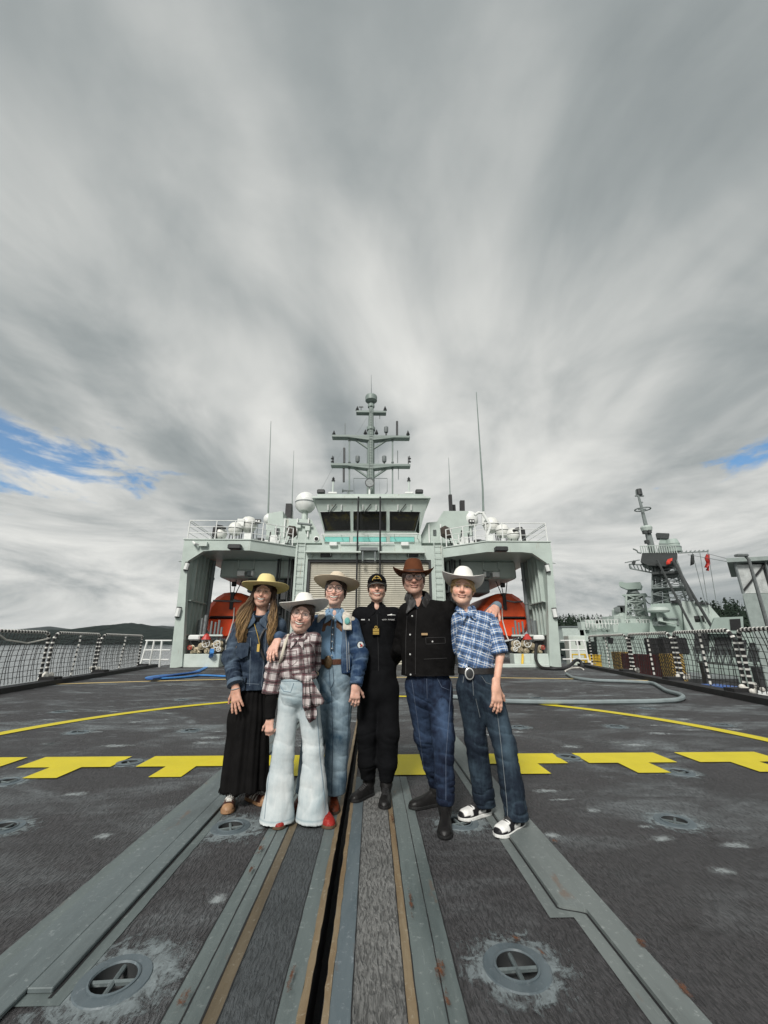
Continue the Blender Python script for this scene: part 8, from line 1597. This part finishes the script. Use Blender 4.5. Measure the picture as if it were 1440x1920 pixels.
    K.cut(DN, (0, 0, .125)); g_ = cloth('indigo_jeans', K, DJ5, t, .006, [(j['knL'], (.3, 0, 1), .15, .05, .008), (j['knR'], (.3, 0, 1), .16, .05, .009), (hp + V3((-.03, -.12, -.08)), (.9, 0, 1), .13, .04, .008), (hp + V3((.08, -.1, -.1)), (-.7, 0, 1), .12, .04, .007), (aL + V3((0, 0, .1)), DN, .13, .035, .009), (aR + V3((0, 0, .1)), DN, .13, .035, .008)], .004, 9, 3, None, lambda V: .18 + .2 * vnoise(V, 5, 7) + .7 * np.exp(-(((V[:, 0] - j['knR'][0] - .01) / .045) ** 2 + ((V[:, 2] - .66) / .16) ** 2)) * (V[:, 1] < j['knR'][1]))
    stitch(t, g_, [[(820, 1272), (828, 1288), (842, 1294)], [(800, 1272), (801, 1310)], [(846, 1275), (842, 1340), (836, 1420), (836, 1500)], [(772, 1275), (780, 1330), (792, 1420), (800, 1480)]], paint('indigo seam', (.075, .10, .15), .8, var=.1), .0022)
    shoe(t, (.565, 3.635, 0), (.285, 3.535, 0), 'ankle_boot', 1.08, 'boot', aL + V3((0, 0, .03))); shoe(t, (.528, 3.325, 0), (.468, 3.035, 0), 'ankle_boot', 1.08, 'boot', aR + V3((0, 0, .03)))
    hair_cap(t, hc, H, hs, (.085, .045, .026), -.075, 1.05); st = []; rr = random.Random(4)
    for k in range(36): sg = -1 if k % 2 else 1; a0 = hc + H @ V3((sg * .078, rr.uniform(-.02, .06), .03)); st.append([a0 + V3((sg * .012 * math.sin(i + k), .006 * i, -.020 * i)) for i in range(5)])
    for k in (0, 1): locks('side_hair', t, st[k::2], .007, lambda u_, p: V3((.10, .055, .03)) * (1 + .5 * u_))
    hat(t, hc, H, M_lbrn, .090, .108, .128, .100, 1.0, -.30, .76, .026, .045, -.02, .03, paint('dark hat band', (.05, .02, .012), .5), 1.07, .14, .085, .03, 2)
# ================= boy in the white hat
def person_6():
    Y = 3.26; hc = J(868, 1104, Y) + V3((0, .02, 0)); H = rotm(-.22, .04, .12); hs = 1.11
    j = dict(neck=J(873, 1146, Y + .02), shL=J(862, 1162, Y + .03), shR=J(919, 1162, Y + .01), elL=J(858, 1215, Y + .13), wrL=J(835, 1235, Y + .3), elR=J(938, 1228, Y - .06), wrR=J(930, 1286, Y - .17), waist=J(892, 1235, Y), pel=J(896, 1280, Y))
    aL, aR = V3((.825, 3.425, .10)), V3((.985, 3.195, .10)); j.update(hipL=j['pel'] + V3((-.075, .01, -.02)), hipR=j['pel'] + V3((.075, 0, -.02)), anL=aL, anR=aR); j.update(knL=mid(j['hipL'], aL) + V3((0, -.03, 0)), knR=mid(j['hipR'], aR) + V3((.015, -.04, 0)))
    t = thing('person', 'boy in a white cowboy hat, blue plaid shirt, big belt buckle and dark jeans', 'person', (.84, Y, 0), 'group posing on the deck'); hd = unit(V3((-.06, -.16, -1)))
    body(t, hc, H, hs, j, (.71, .445, .335), (.46, .17, .14), (.22, .13, .06), .92, [((j['wrR'], hd, V3((.30, -1, 0)), -1), dict(curl=(.24, .34, .26), spread=.07, sc=1.10))], dict(smile=.7, open_=0, jaw=.98), dict(blush=.65, brow_th=.8)); add_eyes(t, hc, H, hs, (.08, .09, .10), .34)
    ch = mid(j['shL'], j['shR']) + V3((0, 0, -.08)); hem = J(893, 1252, Y); e1 = mid(j['shR'], j['elR'], .98)
    S = SDF(); zs = [(ch, V3((1, 0, -.35)), V3((.35, 0, 1))), zframe(j['shR'], j['elR'])]
    S.chain([ch, mid(ch, hem), hem], [.142, .138, .136], .05, FRONT, .74); S.cone(j['shL'], j['shR'], .058, None, .05); S.cone(j['neck'] + V3((0, .01, -.04)), j['neck'] + V3((0, .012, .0)), .064, .060, .03); S.chain([j['shL'], j['elL']], [.062, .06], .035, zone=1)
    SL = SDF(); SL.chain([j['shR'] + V3((-.004, 0, -.01)), mid(j['shR'], e1), e1 + V3((0, 0, -.03))], [.064, .064, .074], .03); SL.cut(unit(e1 - j['shR']), e1); cloth('sleeve', SL, M_pl6, t, .006, [(mid(j['shR'], e1, .7), e1 - j['shR'], .12, .05, .010), (j['shR'] + V3((0, -.03, -.06)), (-.7, 0, -.6), .10, .045, .007)], .003, 10, 17, [zs[1]])
    S.cut(DN, hem); S.ell(j['neck'] + V3((-.01, -.085, .01)), (.03, .05, .06), .01, op=-1)
    g_ = cloth('plaid_shirt', S, M_pl6, t, .006, [(hem + V3((0, -.1, .07)), (.5, 0, 1), .15, .05, .010), (mid(j['shR'], e1, .7), e1 - j['shR'], .1, .045, .006), (ch + V3((0, -.1, -.1)), (1, 0, .5), .16, .06, .007), (mid(ch, hem) + V3((.08, -.08, 0)), (.7, 0, 1), .12, .05, .008)], .004, 10, 6, zs)
    stitch(t, g_, [[(882, 1165), (884, 1210), (886, 1250)], [(890, 1165), (892, 1210), (894, 1250)], [(899, 1184), (915, 1180), (917, 1200), (908, 1206), (900, 1202), (899, 1184)]], paint('blue shirt seam', (.05, .08, .15), .8, var=.1), .002)
    collar('collar', t, j['neck'] + V3((0, 0, .012)), M_pl6, .058, .052, .045, .088, .024, .024, .050)
    K = SDF(); hp = j['pel']; K.cone(J(894, 1254, Y), hp + V3((0, 0, -.02)), .132, .142, .04, FRONT, .78)
    for s, hx in (('L', -.07), ('R', .072)): a = hp + V3((hx, 0, -.03)); an = j['an' + s]; K.chain([a, j['kn' + s], an + V3((0, -.02, -.03))], [.096, .078, .078], .03)
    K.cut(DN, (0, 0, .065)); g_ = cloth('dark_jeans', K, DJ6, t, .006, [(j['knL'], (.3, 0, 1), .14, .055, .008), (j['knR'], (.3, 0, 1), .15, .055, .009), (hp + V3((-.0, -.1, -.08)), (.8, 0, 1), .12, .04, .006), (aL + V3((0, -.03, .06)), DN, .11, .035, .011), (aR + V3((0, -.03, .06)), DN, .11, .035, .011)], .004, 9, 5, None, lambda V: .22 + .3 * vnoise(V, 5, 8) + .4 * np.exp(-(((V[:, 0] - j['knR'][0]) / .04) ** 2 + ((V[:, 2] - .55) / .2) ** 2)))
    stitch(t, g_, [[(903, 1268), (911, 1280), (924, 1284)], [(886, 1272), (888, 1304)], [(870, 1268), (868, 1280)], [(928, 1300), (940, 1400), (950, 1500), (952, 1530)], [(892, 1310), (900, 1345)]], paint('dark jeans stitching', (.17, .19, .20), .8, var=.1), .002)
    wz = J(893, 1256, Y)[2]; oval_ring('belt', t, J(893, 1256, Y), .140, .110, wz - .024, wz + .018, M_lea); bc = J(880, 1263, Y - .118); MB().lathe([(.034, 0), (.034, .006), (.029, .010)], bc, 26, (0, -1, 0), sx=1.25, sy=1.0).build('belt_buckle', M_silver, t, True); MB().lathe([(.027, .0102), (.022, .013), (.005, .014)], bc, 22, (0, -1, 0), sx=1.25, sy=1.0).build('buckle_face', dark, t, True)
    shoe(t, (.882, 3.452, 0), (.622, 3.322, 0), 'panda', 1.12, 'sneaker'); shoe(t, (1.040, 3.232, 0), (.803, 3.058, 0), 'panda', 1.12, 'sneaker')
    hair_cap(t, hc, H, hs, (.36, .23, .10), -.055); st = []; rr = random.Random(9)
    for k in range(46): f = k / 45; ang = -1.2 + 2.9 * f; a0 = hc + H @ V3((.079 * math.sin(ang), -.083 * math.cos(ang), .034)); L = rr.uniform(.02, .035) if ang < .7 else rr.uniform(.035, .06); o_ = H @ V3((math.sin(ang), -math.cos(ang), 0)); st.append([a0 + o_ * (.004 + .004 * i) + V3((.004 * math.sin(k + i), 0, -L * i / 4)) for i in range(5)])
    locks('fringe', t, st, .0065, lambda u_, p: V3((.40, .265, .12)) * (.8 + .5 * u_))
    hat(t, hc, H, M_lwh2, .090, .107, .122, .108, 1.15, -.12, .78, .028, .054, .10, .0, None, 1.06, .16, .085, .04, 7)
for f_ in (person_1, person_2, person_3, person_4, person_5, person_6): f_()

# ------------------------------------------------------------------ thin sea haze
m, g, b = material('haze'); g.n.clear(); _v = g.new('ShaderNodeVolumePrincipled'); _v.inputs['Color'].default_value = (.82, .89, .95, 1); _v.inputs['Density'].default_value = .000035; _v.inputs['Anisotropy'].default_value = .2
g.l.new(_v.outputs[0], g.new('ShaderNodeOutputMaterial').inputs['Volume'])
hz_ = MB().box((-9100, -3100, -9), (9100, 12100, 420)).build('haze', m); tag(hz_, 'thin pale sea haze', kind='stuff')
